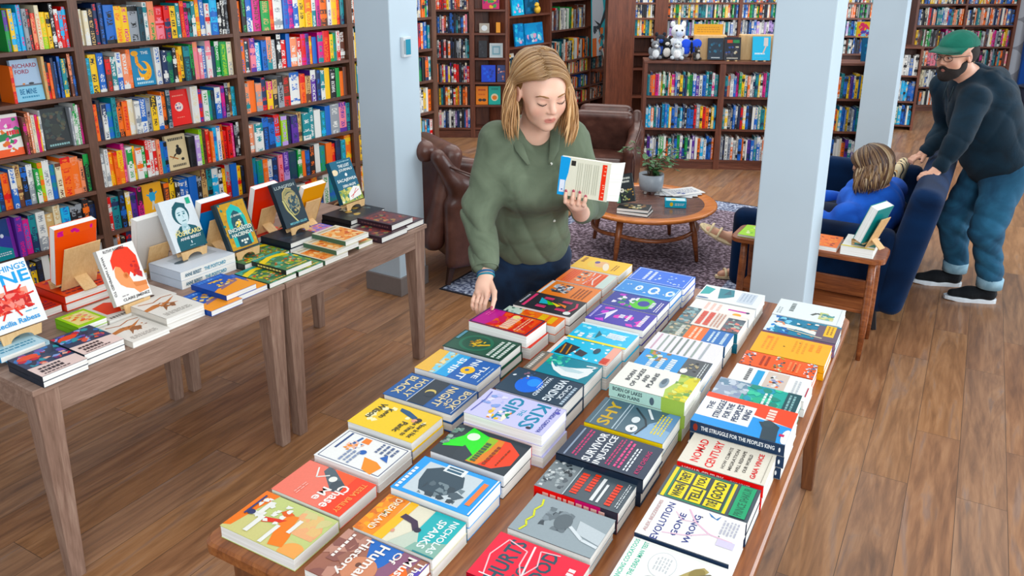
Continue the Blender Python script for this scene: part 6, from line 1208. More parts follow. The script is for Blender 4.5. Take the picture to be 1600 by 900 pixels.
for sx, a in ((-1, 25), (1, -25)):
    for cz, rr in ((.035, (.055, .012, .05)), (-.03, (.04, .012, .04))): mb.ellipsoid((sx * .05, 0, cz), rr, 14, 9, M=Matrix.Rotation(R(a), 4, 'Y'))
mb.build('wings', flat('plush_blue', '1f52e0', .9), bf, smooth=True)
mb = MB(); mb.ellipsoid((0, -.012, 0), (.014, .014, .06)); mb.build('body', flat('plush_black', '141420', .9), bf, smooth=True)
mb = MB(); mb.tube([(0, 0, -.05), (0, .01, -.124)], .005, 6); mb.build('stand', M_BLK, bf)
face_item(.50, .24, .29, .11, .012, 'e9b01c', [('w', .1, .2, .9, .8, 'c8921a', 3)], 'long yellow sign behind the toys on the low bookcase', 'sign', 'sign_panel', 4, .24)
mb = MB(); mb.box(0, 0, 0, .32, .12, .245); o = mb.build('wooden_crate', M_TAN, M=frame(low(.50, .14), XA, YA), bevel=.003); tag(o, 'tan plywood display crate under the yellow sign', 'crate')
mb = MB(); mb.box(0, 0, 0, .42, .12, .25); o = mb.build('wooden_crate', M_TAN, M=frame(low(.96, .16), XA, YA), bevel=.003); tag(o, 'tan plywood display crate behind the cyan book', 'crate')
face_item(.63, .06, .155, .215, .02, '16293a', [('b', .1, .3, .9, .8, ['24506a', '1c3a50', '2f6a84'], 14, .12), ('w', .2, .06, .8, .12, 'c8d0d4', 1)], 'dark blue picture book standing left on the low bookcase')
face_item(.79, .05, .165, .225, .02, '141a26', [('w', .15, .74, .5, .9, 'd85a3c', 1), ('w', .52, .74, .9, .9, '3f9a5c', 1), ('b', .1, .15, .9, .6, ['2f4a8a', '8a6a4c', 'c8c0a8', '3c3c4c'], 18, .1), ('w', .15, .05, .85, .1, 'd8d4c8', 1)], 'black picture book with coloured letters on the low bookcase')
face_item(1.07, .05, .175, .235, .02, '28bfe8', [('w', .1, .24, .7, .32, 'eafafe', 1), ('r', .62, .6, .86, .95, 'e0d8d4'), ('l', [(.6, .3), (.76, .62)], .07, 'e8c8b8')], 'cyan book standing face-out on the low bookcase')
face_item(1.33, .05, .175, .245, .02, '1f3f6c', [('p', [(0, .4), (.5, .62), (1, .4), (1, .85), (0, .85)], 'f08a3c'), ('b', .1, .6, .9, .98, ['2f7ac0', 'e8f0f4', '16304c'], 14, .1), ('b', .05, .03, .95, .35, ['e8ecf0', '2f6ab0', '141c2c'], 14, .12)], 'orange and blue picture book left of the middle column')
animal('plush_animal', 'orange and cream plush animal beside the middle column', low(1.58, .08), 'e8824a', 'e8dcc0', 0, 1.0)
animal('plush_animal', 'yellow and green plush animal behind the orange picture book', low(1.50, .22), 'd8d890', '5a6a3c', 0, 1.3)
for x in (.835, 1.115, 1.375):
    e_ = easel(frame(low(x + .04, .085), XA, YA), w=.10, label={.835: 'small pale easel under the black picture book', 1.115: 'small pale easel under the cyan face-out book', 1.375: 'small pale easel under the orange and blue picture book'}[x], hh=.10, d=.06)
face_item(2.13, .06, .17, .23, .02, '1f5a80', [('b', .1, .2, .9, .9, ['1c4a6a', '2f7a9c'], 12, .14)], 'blue book standing between the middle and right columns')
face_item(2.10, .20, .24, .15, .03, 'e8b83c', [('b', .05, .05, .95, .95, ['d84a6c', 'f2d45a', '8ac8e0', 'e8783c', '6a4aa0'], 30, .13)], 'brightly coloured game box lying above the blue book', 'box', 'game_box', 2, .235)
# ---------------- bright things in the far cases
def far_item(px, py, Y, W_, Hb, th, cov, art, label, cat='book', name='book', lean=8):
    P_ = at(px, py, Y); P_.y = Y; Yv = Vector((0, math.sin(R(lean)), math.cos(R(lean)))); Z = Vector((1, 0, 0)).cross(Yv)
    if name == 'book': return make_book(frame(P_, (1, 0, 0), Yv), W_, Hb, th, cov, None, art, label, seed=int(px))
    mb = MB(); mb.box(0, 0, 0, W_, Hb, th, cov); draw(mb, art, lambda a, b, h: (a * W_, b * Hb, th + h), asp=Hb / W_); return tag(mb.build(name, MAT['print'], M=frame(P_, (1, 0, 0), Yv)), label, cat)
zb = lambda i: z1[i] + .001
def t1_item(x, row, W_, Hb, th, cov, art, label, cat='book', name='book', lean=6, y=.06):
    P_ = Vector((-.95 + x, Y1 + y, zb(row))); Yv = Vector((0, math.sin(R(lean)), math.cos(R(lean))))
    M = frame(P_, (1, 0, 0), Yv)
    if name == 'book': return make_book(M, W_, Hb, th, cov, None, art, label, seed=int(x * 99))
    mb = MB(); mb.box(0, 0, 0, W_, Hb, th, cov); draw(mb, art, lambda a, b, h: (a * W_, b * Hb, th + h), asp=Hb / W_); return tag(mb.build(name, MAT['print'], M=M), label, cat)
t1_item(.68, 3, .16, .17, .02, 'd8e0e2', [('r', .1, .1, .9, .9, 'c2d0d4'), ('r', .2, .2, .8, .8, '7fa6b4'), ('r', .3, .3, .7, .7, 'b8ccd4')], 'small square white picture frame in the toy bay of the tall bookcase', 'picture frame', 'picture_frame')
t1_item(.55, 3, .10, .20, .05, '24262c', [('b', .1, .1, .9, .9, ['3a3c44', '14161c'], 10, .15)], 'black box standing left of the square white frame', 'box', 'black_box')
t1_item(.56, 4, .12, .11, .02, 'b8b0a4', [('e', .5, .5, .3, .3, 'e8eef0')], 'small grey frame with a pale heart on the tall bookcase', 'picture frame', 'picture_frame')
t1_item(.76, 4, .05, .12, .04, 'e8a040', [], 'small orange candle beside the heart frame', 'candle', 'candle')
t1_item(.58, 2, .17, .20, .06, '1f4fd0', [('b', .1, .1, .9, .9, ['2f6ae8', '1c3ca0'], 10, .14)], 'bright blue gift bag in the toy bay of the tall bookcase', 'bag', 'gift_bag')
t1_item(.77, 2, .10, .20, .04, '3a4a80', [('b', .1, .1, .9, .9, ['e8b0a0', '2c3a6a', 'c86a4c'], 14, .14)], 'navy and pink box right of the blue gift bag', 'box', 'game_box')
t1_item(.60, 5, .20, .14, .05, 'c83a6a', [('b', .05, .05, .95, .95, ['3f9a4c', 'e8b040', '8a2a6a'], 14, .16)], 'pink and green toy box at the top of the toy bay', 'box', 'game_box')
def t2_item(x, z, W_, Hb, th, cov, art, label, Mb=None, name='book', cat='book', lean=6, y=.05):
    M = (Mb or MT2) @ Matrix.Translation((x, y, z + .001)) @ frame((0, 0, 0), (1, 0, 0), (0, math.sin(R(lean)), math.cos(R(lean))))
    if name == 'book': return make_book(M, W_, Hb, th, cov, None, art, label, seed=int(x * 99))
    mb = MB(); mb.box(0, 0, 0, W_, Hb, th, cov); draw(mb, art, lambda a, b, h: (a * W_, b * Hb, th + h), asp=Hb / W_); return tag(mb.build(name, MAT['print'], M=M), label, cat)
blu = [('b', 0, .1, 1, .95, ['2fa0d8', '1c78b8', '58c8e8', '1f88c8'], 20, .2), ('b', .1, .1, .9, .5, ['e8f4f8', 'e8b0d0', 'a8d8e8'], 8, .12)]
t2_item(.22, zA[2], .20, .27, .02, '2a8ac8', blu, 'tall sky-blue picture book left of the wide one behind the woman')
t2_item(.45, zA[2], .44, .26, .02, '2f9ad4', blu, 'wide sky-blue picture book above the woman\'s head')
t2_item(.15, zA[3], .26, .28, .02, '4ab8e0', blu, 'pale blue picture book at the top of the angled bookcase')
t2_item(.52, zA[3], .34, .31, .02, '16608c', [('b', .1, .1, .9, .9, ['1c78a8', '145070'], 14, .2)], 'dark blue picture book at the top right of the angled bookcase', y=.10)
mb = MB(); mb.ellipsoid((0, 0, .05), (.05, .04, .05)); mb.ellipsoid((-.03, -.01, .11), (.03, .03, .03)); mb.ellipsoid((-.065, -.01, .105), (.02, .01, .008)); o = mb.build('duck_toy', flat('toy_yellow', 'e8b82c', .5), smooth=True, M=MT2 @ Matrix.Translation((.72, .03, zA[3] + .001))); tag(o, 'small yellow duck in front of the dark blue picture book', 'toy')
t2_item(.05, zA[1], .18, .30, .03, 'e8e4d8', [('b', .05, .05, .95, .95, ['3fa0b0', 'e86a5c', 'f2d45a', 'eaf0f0', '5aa86a'], 34, .14)], 'colourful patterned book left of the woman\'s head', lean=10)
# tall poster and face-out books in the corner case
post_ = [('p', [(0, 1), (0, .0), (.42, .0), (.30, .3), (.5, .6), (.36, 1)], 'dfe6ee'), ('p', [(.08, .48), (.34, .42), (.55, .6), (.62, .95), (.78, 1), (.72, .7), (.62, .52), (.4, .4), (.3, .3), (.26, .4)], '1c2026'), ('b', .05, .05, .6, .4, ['e8eef2', '2f3a44', 'f08a2a', '3fb0bc'], 20, .12), ('r', 0, 0, .18, .24, 'f08020'), ('b', .5, .0, 1, .5, ['e8f2f4', '1f9ab0'], 14, .1)]
Mp = MT3 @ Matrix.Translation((1.00, -.075, zB[3] + .002)) @ frame((0, 0, 0), (1, 0, 0), (0, .04, 1))
mb = MB(); mb.box(0, 0, 0, .72, 1.05, .015, '2fb6c4'); draw(mb, post_, lambda a, b, h: (a * .72, b * 1.05, .015 + h), asp=1.4); tag(mb.build('poster_board', MAT['print'], M=Mp), 'tall teal poster board with a black and white leaping figure', 'poster')
mb = MB(); mb.box(1.16, -.32, zB[2] - .03, 1.95, -.001, zB[2]); tag(mb.build('display_ledge', M_BACKH, M=MT3, bevel=.003), 'pale-edged display ledge jutting out left of the low bookcase', 'shelf')
t2_item(1.25, zB[2], .26, .30, .02, 'd8d4cc', [('b', .05, .05, .95, .95, ['3fa0b8', 'e8584c', 'f0f0ec', '2c4a5a', 'e89a9a'], 34, .12), ('r', 0, 0, .1, 1, 'c8502c')], 'patterned white, red and blue book on the jutting display ledge', Mb=MT3, lean=14, y=-.18)
t2_item(1.24, zB[1], .26, .16, .02, 'a8482c', [('b', .05, .05, .95, .95, ['e8b89a', '6a2c1c', 'f08a3c'], 20, .14)], 'brown and orange picture book under the display ledge', Mb=MT3)
# far right: dark display stand by the disc wall and its colour panels
pn = empty('colour_panel', (7.28, 11.62, 0), 0, 'tall panel of green, brown and blue blocks at the photo\'s right edge', 'display panel')
mb = MB(); mb.box(0, 0, .75, .5, .06, 1.18, '1f4f9c'); mb.box(0, 0, 1.18, .5, .06, 1.62, '7a4a24'); mb.box(0, 0, 1.62, .5, .06, 2.3, '2f9a86'); mb.box(.1, -.01, 1.05, .3, 0, 1.12, '7a4a24'); mb.box(.2, -.01, 1.32, .4, 0, 1.42, '3f8a9c'); mb.build('blocks', MAT['print'], pn)
mb = MB(); mb.box(.0, .01, 0, .5, .05, .75, '1f4f9c'); mb.build('lower_board', MAT['print'], pn)
bn = empty('dark_bin', (7.25, 11.15, 0), 0, 'dark navy bin on the floor at the photo\'s right edge', 'bin')
mb = MB(); mb.lathe([(.16, 0), (.2, .02), (.22, .42), (.2, .42), (.17, .05), (0, .05)], 28); mb.build('drum', flat('bin_navy', '1c2438', .5), bn, smooth=True)
mb = MB(); mb.lathe([(.2, .42), (.23, .425), (.23, .44), (.2, .45)], 28); mb.build('rim', flat('bin_rim', '3a4254', .4), bn, smooth=True)
# ---------------------------------------------------------------- people
M_SKIN = skin_mat('skin')
def hair_mat():
    m, nt, b = new_mat('hair_strands')
    a = N(nt, 'ShaderNodeVertexColor', layer_name='Col'); nt.links.new(a.outputs[0], b.inputs['Base Color'])
    b.inputs['Roughness'].default_value = .42
    return m
M_HAIR = hair_mat()
def head_frame(c, fwd, s=1., roll=0):
    f = Vector(fwd).normalized(); x = f.cross(Vector((0, 0, 1))).normalized(); z = x.cross(f)
    M = Matrix.Identity(4)
    for i in range(3): M[i][0] = x[i]; M[i][1] = f[i]; M[i][2] = z[i]; M[i][3] = c[i]
    return M @ Matrix.Rotation(roll, 4, 'Y') @ Matrix.Scale(s, 4)
def head_prims(M, s, male=False):
    Rm = M.to_3x3().normalized().to_4x4()
    e = lambda c, r, **kw: ('e', M @ Vector(c), [q * s for q in r], Rm, dict(kw))
    c_ = lambda a, b, r0, r1, **kw: ('c', M @ Vector(a), M @ Vector(b), r0 * s, r1 * s, dict(kw))
    jw = .056 if male else .049
    P_ = [e((0, -.018, .032), (.077, .096, .086)), e((0, .028, -.015), (.061, .062, .088), k=.03 * s), e((0, .030, -.070), (jw, .052, .042), k=.03 * s), e((0, .068, -.098), (.021, .018, .016), k=.02 * s),
          e((.034, .060, -.032), (.026, .022, .028), k=.02 * s), e((-.034, .060, -.032), (.026, .022, .028), k=.02 * s), c_((-.030, .076, .020), (.030, .076, .020), .013, .013, k=.02 * s),
          e((.031, .101, -.001), (.019, .014, .011), sub=True, k=.014 * s), e((-.031, .101, -.001), (.019, .014, .011), sub=True, k=.014 * s),
          e((.031, .076, -.001), (.0160, .0135, .0125), k=.005 * s), e((-.031, .076, -.001), (.0160, .0135, .0125), k=.005 * s),
          c_((0, .084, .012), (0, .1035, -.028), .0065, .0098, k=.012 * s), e((.0100, .094, -.033), (.0065, .008, .0058), k=.006 * s), e((-.0100, .094, -.033), (.0065, .008, .0058), k=.006 * s),
          c_((-.018, .081, -.062), (0, .0885, -.0595), .0034, .0050, k=.007 * s), c_((.018, .081, -.062), (0, .0885, -.0595), .0034, .0050, k=.007 * s), c_((-.011, .0835, -.0705), (.011, .0835, -.0705), .0052, .0052, k=.007 * s),
          c_((-.020, .091, -.0655), (.020, .091, -.0655), .0016, .0016, sub=True, k=.003 * s)]
    for sx in (-1, 1):
        P_ += [e((sx * .078, -.004, -.008), (.008, .017, .029), k=.008 * s), e((sx * .086, -.001, -.006), (.006, .009, .017), sub=True, k=.004 * s)]
    return P_
def face_colour(V, M, s, base, lips, blush):
    inv = np.array(M.inverted()); L = (V @ inv[:3, :3].T + inv[:3, 3])
    C = np.tile(np.array(lin(base)), (len(V), 1))
    def mixin(mask, c):
        nonlocal C
        m = np.clip(mask, 0, 1)[:, None]; C = C * (1 - m) + np.array(lin(c)) * m
    for sx in (-1, 1):
        d = np.linalg.norm((L - np.array([sx * .040, .074, -.035])) / np.array([.024, .03, .020]), axis=1); mixin((1.2 - d) * .5, blush)
        d = np.linalg.norm((L - np.array([sx * .08, -.004, -.008])) / np.array([.02, .02, .03]), axis=1); mixin((1.2 - d) * .5, blush)
    d = np.linalg.norm((L - np.array([0, .108, -.030])) / np.array([.014, .02, .014]), axis=1); mixin((1.2 - d) * .5, blush)
    d = np.linalg.norm((L - np.array([0, .089, -.0652])) / np.array([.0215, .016, .0105]), axis=1); mixin((1.06 - d) * 5, lips)
    for sx in (-1, 1):
        d = np.linalg.norm((L - np.array([sx * .031, .092, .008])) / np.array([.02, .02, .008]), axis=1); mixin((1.2 - d) * .35, blush)
    return C
def face_details(M, s, parent, brow, lash, openeye=False):
    T = lambda *p: M @ Vector(p)
    mb = MB()
    for sx in (-1, 1):
        mb.tube([T(sx * .015, .0925, .0180), T(sx * .022, .0925, .0205), T(sx * .032, .0895, .0235), T(sx * .042, .0835, .0235), T(sx * .052, .0725, .0165)], [.0018 * s, .0028 * s, .0030 * s, .0024 * s, .0009 * s], 8)
    mb.build('eyebrows', flat('brow_' + brow, brow, .8), parent, smooth=True)
    mb = MB(); lz = -.0035 if not openeye else .0045
    for sx in (-1, 1):
        mb.tube([T(sx * .0165, .0865, lz - .001), T(sx * .024, .0905, lz - .0035), T(sx * .033, .0915, lz - .0045), T(sx * .041, .0875, lz - .0025), T(sx * .0475, .0795, lz + .001)], [.0007 * s, .0013 * s, .0016 * s, .0014 * s, .0006 * s], 6)
    mb.build('eyelashes', flat('lash_' + lash, lash, .7), parent, smooth=True)
    if openeye:
        mb = MB()
        for sx in (-1, 1): mb.ellipsoid(T(sx * .031, .0845, -.0005), (.0085 * s, .0085 * s, .0060 * s), M=M.to_3x3().normalized().to_4x4())
        mb.build('eye', flat('eye_white', 'e6e2de', .2), parent, smooth=True)
        mb = MB()
        for sx in (-1, 1): mb.ellipsoid(T(sx * .031, .0915, -.0005), (.0040 * s, .0022 * s, .0042 * s), M=M.to_3x3().normalized().to_4x4())
        mb.build('iris', flat('eye_iris', '2c1c14', .15), parent, smooth=True)
def finger(pts, r0=.0085, r1=.0068):
    pts = [Vector(p) for p in pts]; n = len(pts) - 1; out = []
    for i in range(n): out.append(('c', pts[i], pts[i + 1], r0 + (r1 - r0) * i / n, r0 + (r1 - r0) * (i + 1) / n, {'k': .004}))
    return out
def nail(mb, tip, nrm, up, w=.0052, l=.0065):
    R_ = frame(tip, up.cross(nrm), up); mb.ellipsoid(tip, (w, l, .0016), 10, 6, M=R_.to_3x3().to_4x4())
def fold(kx, ky, kz, amp, seed=0):
    def f(X, Y, Z):
        a = kx * .5 * X + ky * .4 * Y + kz * .33 * Z + seed + 1.6 * np.sin(6 * Z + 5 * X + seed) + 1.2 * np.sin(9 * Y - 5 * Z)
        b = kx * .3 * Z - kz * .25 * X + ky * .5 * Y + 2 * seed + 1.5 * np.sin(8 * Y + 4 * Z)
        return amp * ((1 - 2 * np.abs(np.sin(a)) ** .6) * .8 + (1 - 2 * np.abs(np.sin(b)) ** .6) * .6)
        return amp * (np.sin(kx * X + ky * Y + kz * Z + seed + 1.4 * np.sin(9 * Z + seed) + 1.1 * np.sin(13 * X + 7 * Y)) * .6 + np.sin(kx * .6 * Z - kz * .4 * X + ky * .7 * Y + seed * 2 + 1.3 * np.sin(17 * Y + 5 * Z)) * .4)
    return f

# ================= woman browsing =================
wm = None
HS = 1.16
HC = at(846, 140, 3.02); HF = Vector((.36, -.88, -.32)); HM = head_frame(HC, HF, HS, R(3))
nb = Vector((.085, 3.16, 1.415)); shR = Vector((-.060, 3.15, 1.375)); shL = Vector((.238, 3.20, 1.372))
elR = Vector((-.128, 3.07, 1.12)); wrR = at(759, 430, 2.87)
elL = Vector((.315, 3.16, 1.12)); wrL = at(908, 333, 2.93)
bookO = at(870, 303, 2.83)
hip = Vector((.078, 3.44, .80))
bp = head_prims(HM, HS)
bp += [('c', HM @ Vector((0, -.022, -.06)), nb, .052, .056, {'k': .03}), ('c', nb, (shR + nb) / 2 + Vector((0, 0, -.01)), .05, .05, {'k': .04}), ('c', nb, (shL + nb) / 2 + Vector((0, 0, -.01)), .05, .05, {'k': .04}),
       ('e', (.09, 3.19, 1.25), (.135, .085, .17), {'k': .05}), ('e', (.085, 3.30, 1.02), (.125, .085, .18), {'k': .05}), ('e', hip, (.14, .10, .11), {'k': .05}),
       ('c', shR, elR, .045, .038), ('c', elR, wrR, .038, .0255), ('c', shL, elL, .045, .038), ('c', elL, wrL, .036, .026)]
# right hand: pinching the corner of the red book, thumb on the cover, four fingers down its side
bookc = uv3(2.255, -1.385, TT + .0735)
kn = at(754, 459, 2.80); bp += [('c', wrR, kn.lerp(wrR, .35), .0255, .026, {'k': .02}), ('c', wrR.lerp(kn, .5) + Vector((-.012, 0, 0)), kn + Vector((-.018, .012, 0)), .020, .013, {'k': .015}), ('c', wrR.lerp(kn, .5) + Vector((.014, 0, 0)), kn + Vector((.018, -.014, 0)), .020, .013, {'k': .015})]
fR = []
for j in range(4):
    b0 = kn + Vector((.020 - .0155 * j, -.016 + .013 * j, -.002 * j)); ln = [.9, 1., .95, .78][j]
    p1 = b0 + Vector((-.010, -.016, -.030 * ln)); p2 = p1 + Vector((-.003, -.004, -.026 * ln)); p3 = p2 + Vector((.004, .001, -.020 * ln))
    fR.append((b0, p1, p2, p3)); bp += finger([b0, p1, p2, p3], .0088, .0068)
th0 = wrR.lerp(kn, .35) + Vector((.022, -.012, 0)); th3 = on_z(769, 482, TT + .0935 + .0080); th1 = th0.lerp(th3, .40) + Vector((.012, -.004, .006)); th2 = th0.lerp(th3, .72) + Vector((.010, -.004, .010))
bp += finger([th0, th1, th2, th3], .0125, .0078)
# left hand: thumb behind, fingers wrapped over the back cover
Xb = Vector((.945, -.315, -.075)).normalized(); Yb = Vector((.02, .10, .99)); Yb = (Yb - Xb * Yb.dot(Xb)).normalized(); Zb = Xb.cross(Yb)
FB = lambda x, y, z: bookO + Xb * x + Yb * y + Zb * z
kL = FB(.075, -.034, -.012)
bp += [('c', wrL, kL, .026, .022, {'k': .02}), ('c', wrL, FB(.045, -.026, -.010), .022, .013, {'k': .02}), ('c', wrL, FB(.100, -.030, -.010), .022, .014, {'k': .02})]
tipsL = []
for j, (x0, x1, y1) in enumerate(((.040, .036, .018), (.062, .064, .022), (.083, .087, .021), (.102, .110, .010))):
    a0 = FB(x0, -.026, -.006); a1 = FB((x0 + x1) / 2, -.022, .010); a2 = FB(x1, -.002, .013); a3 = FB(x1, y1, .0095)
    tipsL.append(a3); bp += finger([a0, a1, a2, a3], .0085, .0066)
bp += finger([wrL + Vector((-.01, 0, .01)), FB(.05, -.02, -.045), FB(.06, .02, -.052), FB(.066, .045, -.046)], .012, .008)
wcol = lambda V: face_colour(V, HM, HS, 'e2b49c', 'c57a6c', 'd6917c')
wm = sculpt('person', bp, (-.24, 2.60, .72), (.42, 3.62, 1.80), .0040, M_SKIN, None, k=.012, color=wcol, smooth_it=1)
tag(wm, 'blond long-haired woman in olive shirt reading a book, one hand on the table', 'person')
face_details(HM, HS, wm, '8a6238', '3a2a24')
mbn = MB()
nail(mbn, th3 + Vector((-.002, -.004, .0062)), Vector((0, -.3, .95)).normalized(), (th3 - th2).normalized())
for a3 in tipsL: nail(mbn, a3 + Zb * .0052 + Yb * .001, Zb, Yb)
mbn.build('fingernails', flat('nail_polish_rose', 'b04a5c', .25), wm, smooth=True)
# held book
hb_art = [('r', 0, 0, .14, 1, '1ea0dc'), ('p', [(.14, .35), (.14, 1), (.20, .98), (.18, .6)], '1ea0dc'), ('r', .03, .08, .13, .4, 'e8eef8'), ('w', .06, .12, .1, .36, '3a5aa0', 4), ('r', .22, .80, .31, .93, '2c2824'), ('r', .84, .02, .93, .94, 'e84e20'), ('w', .87, .08, .92, .9, 'f6b8a0', 16)] + \
         [('r', x, .12, x + .012, .9, 'c2c2b0') for x in (.36, .40, .44, .50, .54, .58, .62, .68, .72, .76)]
hb = make_book(frame(bookO - Zb * .028, Xb, Yb), .185, .140, .028, 'e8e6d4', '1ea0dc', hb_art, 'paperback with cream back cover and orange stripe held open by the blond woman', seed=3)
mbp = MB()   # fanned pages behind the cover
for k in range(7):
    a = k * .005; q = [FB(.182, .002, -.002 - a), FB(.182, .138, -.002 - a)]
    mbp.raw([FB(.18, .003, -.002 - a), FB(.225 - .004 * k, .006 + .001 * k, -.010 - a * 1.5), FB(.232 - .004 * k, .150 - .002 * k, -.010 - a * 1.5), FB(.18, .139, -.002 - a)], [(0, 1, 2, 3)], 'eef2f2')
o = mbp.build('loose_pages', MAT['pages']); o.parent = hb; o.matrix_parent_inverse = hb.matrix_basis.inverted()
# bracelets
mb = MB(); ax = (elR - wrR).normalized(); cb = wrR + ax * -.004
for k, (c, off) in enumerate((('1f7f96', 0), ('2c5f8a', .012))):
    Mr = frame(cb + ax * off, ax.cross(Vector((0, 0, 1))), Vector((0, 0, 1)))
    z_ = ax; x_ = ax.cross(Vector((1, 0, 0))).normalized(); y_ = z_.cross(x_)
    mb.tube([cb + ax * off + (x_ * math.cos(R(t)) + y_ * math.sin(R(t))) * .0305 for t in range(0, 361, 15)], .005, 6, col=c, cap=False)
mb.build('wrist_bands', MAT['print'], wm, smooth=True)
# shirt
M_OLIVE = cloth('olive_shirt_cotton', '56624f', weave=500, folds=7, hi='6d7a64')
sp = [('c', shR + Vector((.02, 0, -.005)), shL + Vector((-.02, 0, -.005)), .072, .072, {'k': .04}), ('c', nb + Vector((0, .02, -.03)), (.09, 3.2, 1.3), .085, .12, {'k': .05}),
      ('e', (.09, 3.19, 1.24), (.174, .122, .20), {'k': .06}), ('e', (.03, 3.09, 1.20), (.080, .07, .085), {'k': .06}), ('e', (.16, 3.10, 1.195), (.080, .07, .085), {'k': .06}), ('e', (.085, 3.29, 1.03), (.152, .128, .20), {'k': .07}), ('e', (.080, 3.40, .89), (.176, .150, .14), {'k': .06}),
      ('c', shR, elR, .075, .064, {'k': .05}), ('c', elR, wrR.lerp(elR, .20), .064, .050, {'k': .04}), ('c', shL, elL, .074, .062, {'k': .05}), ('c', elL, wrL.lerp(elL, .22), .060, .048, {'k': .04}),
      ('b', (.08, 3.4, .70), (.4, .4, .105), None, .01, {'sub': True, 'k': .01})]
nd = (HM @ Vector((0, .02, -.1)) - nb)
sp += [('c', nb + Vector((.01, -.05, .0)), HM @ Vector((0, 0, -.08)), .05, .075, {'sub': True, 'k': .02}), ('e', nb + Vector((.025, -.105, -.005)), (.042, .05, .075), {'sub': True, 'k': .02})]
def ridge(t): return 1 - 2 * np.abs(np.sin(t)) ** .6
def shirt_warp(X, Y, Z):
    sl = np.clip((.00 - X) / .05, 0, 1) * np.clip((1.34 - Z) / .10, 0, 1)      # more rings on the right sleeve
    body = ridge(24 * X + 7 * Z + 1.1 * np.sin(7 * Z + 4 * X)) * .0042 * np.clip((1.42 - Z) / .3, .2, 1.2) + ridge(15 * X - 9 * Z + 1.6 * np.sin(6 * X + 9 * Z) + 8 * Y) * .0034 + np.sin(60 * Z + 25 * X + 2 * np.sin(20 * X)) * .0012
    ring = ridge(27 * Z + 14 * X + 1.3 * np.sin(22 * X + 10 * Z)) * .0085 * np.clip((1.26 - Z) / .12, .3, 1)
    return body * (1 - sl) + ring * sl
sh = sculpt('shirt', sp, (-.26, 2.72, .76), (.46, 3.66, 1.52), .005, M_OLIVE, wm, k=.03, warp=shirt_warp)
mb = MB()      # collar
for sx in (-1, 1):
    mb.tube([nb + Vector((sx * .045, .075, .050)), nb + Vector((sx * .078, .030, .038)), nb + Vector((sx * .082 + .004, -.040, .006)), nb + Vector((sx * .066 + .012, -.098, -.050)), nb + Vector((sx * .040 + .020, -.128, -.105))], [.014, .019, .021, .019, .006], 10, flat_=.30, up=(0, 0, 1))
o = mb.build('collar', M_OLIVE, wm, smooth=True)
mb = MB()
for px, py, Y in ((861, 256, 3.035), (868, 318, 3.13), (866, 345, 3.17)): mb.ellipsoid(at(px, py, Y), (.006, .003, .006))
mb.build('buttons', flat('shirt_button', 'd8dcd0', .3), wm, smooth=True)
# cuff of the right sleeve, wide and open
mb = MB(); cz = wrR.lerp(elR, .20); z_ = (wrR - elR).normalized(); x_ = z_.cross(Vector((1, 0, 0))).normalized(); y_ = z_.cross(x_)
for r0, r1, s_ in ((.052, .050, 1), (.046, .044, -1)):
    ring = [[cz + z_ * d + (x_ * math.cos(a) + y_ * math.sin(a)) * r for a in [2 * math.pi * i / 28 for i in range(28)]] for d, r in ((-.02, r0), (.03, r1 + .002))]
    mb.raw(ring[0] + ring[1], [((i + 1) % 28, i, i + 28, (i + 1) % 28 + 28) if s_ > 0 else (i, (i + 1) % 28, (i + 1) % 28 + 28, i + 28) for i in range(28)])
mb.build('cuff', M_OLIVE, wm, smooth=True)
M_JEAN = cloth('dark_navy_denim', '13233b', weave=500, folds=8, hi='1c3a5c')
sculpt('jeans', [('e', hip + Vector((0, 0, .02)), (.172, .130, .14), {'k': .06}), ('c', (-.01, 3.45, .76), (-.02, 3.46, .42), .098, .068, {'k': .05}), ('c', (.17, 3.47, .76), (.18, 3.50, .42), .098, .068, {'k': .05}), ('c', (-.02, 3.46, .42), (-.02, 3.52, .08), .068, .055), ('c', (.18, 3.50, .42), (.19, 3.56, .08), .068, .055)],
       (-.2, 3.22, .03), (.36, 3.72, 1.0), .010, M_JEAN, wm, k=.03, warp=fold(20, 10, 60, .003))
mb = MB()
for x, y in ((-.02, 3.49), (.19, 3.53)): mb.ellipsoid((x, y - .04, .042), (.045, .13, .042))
mb.build('shoes', flat('dark_shoe', '1c1c20', .6), wm, smooth=True)

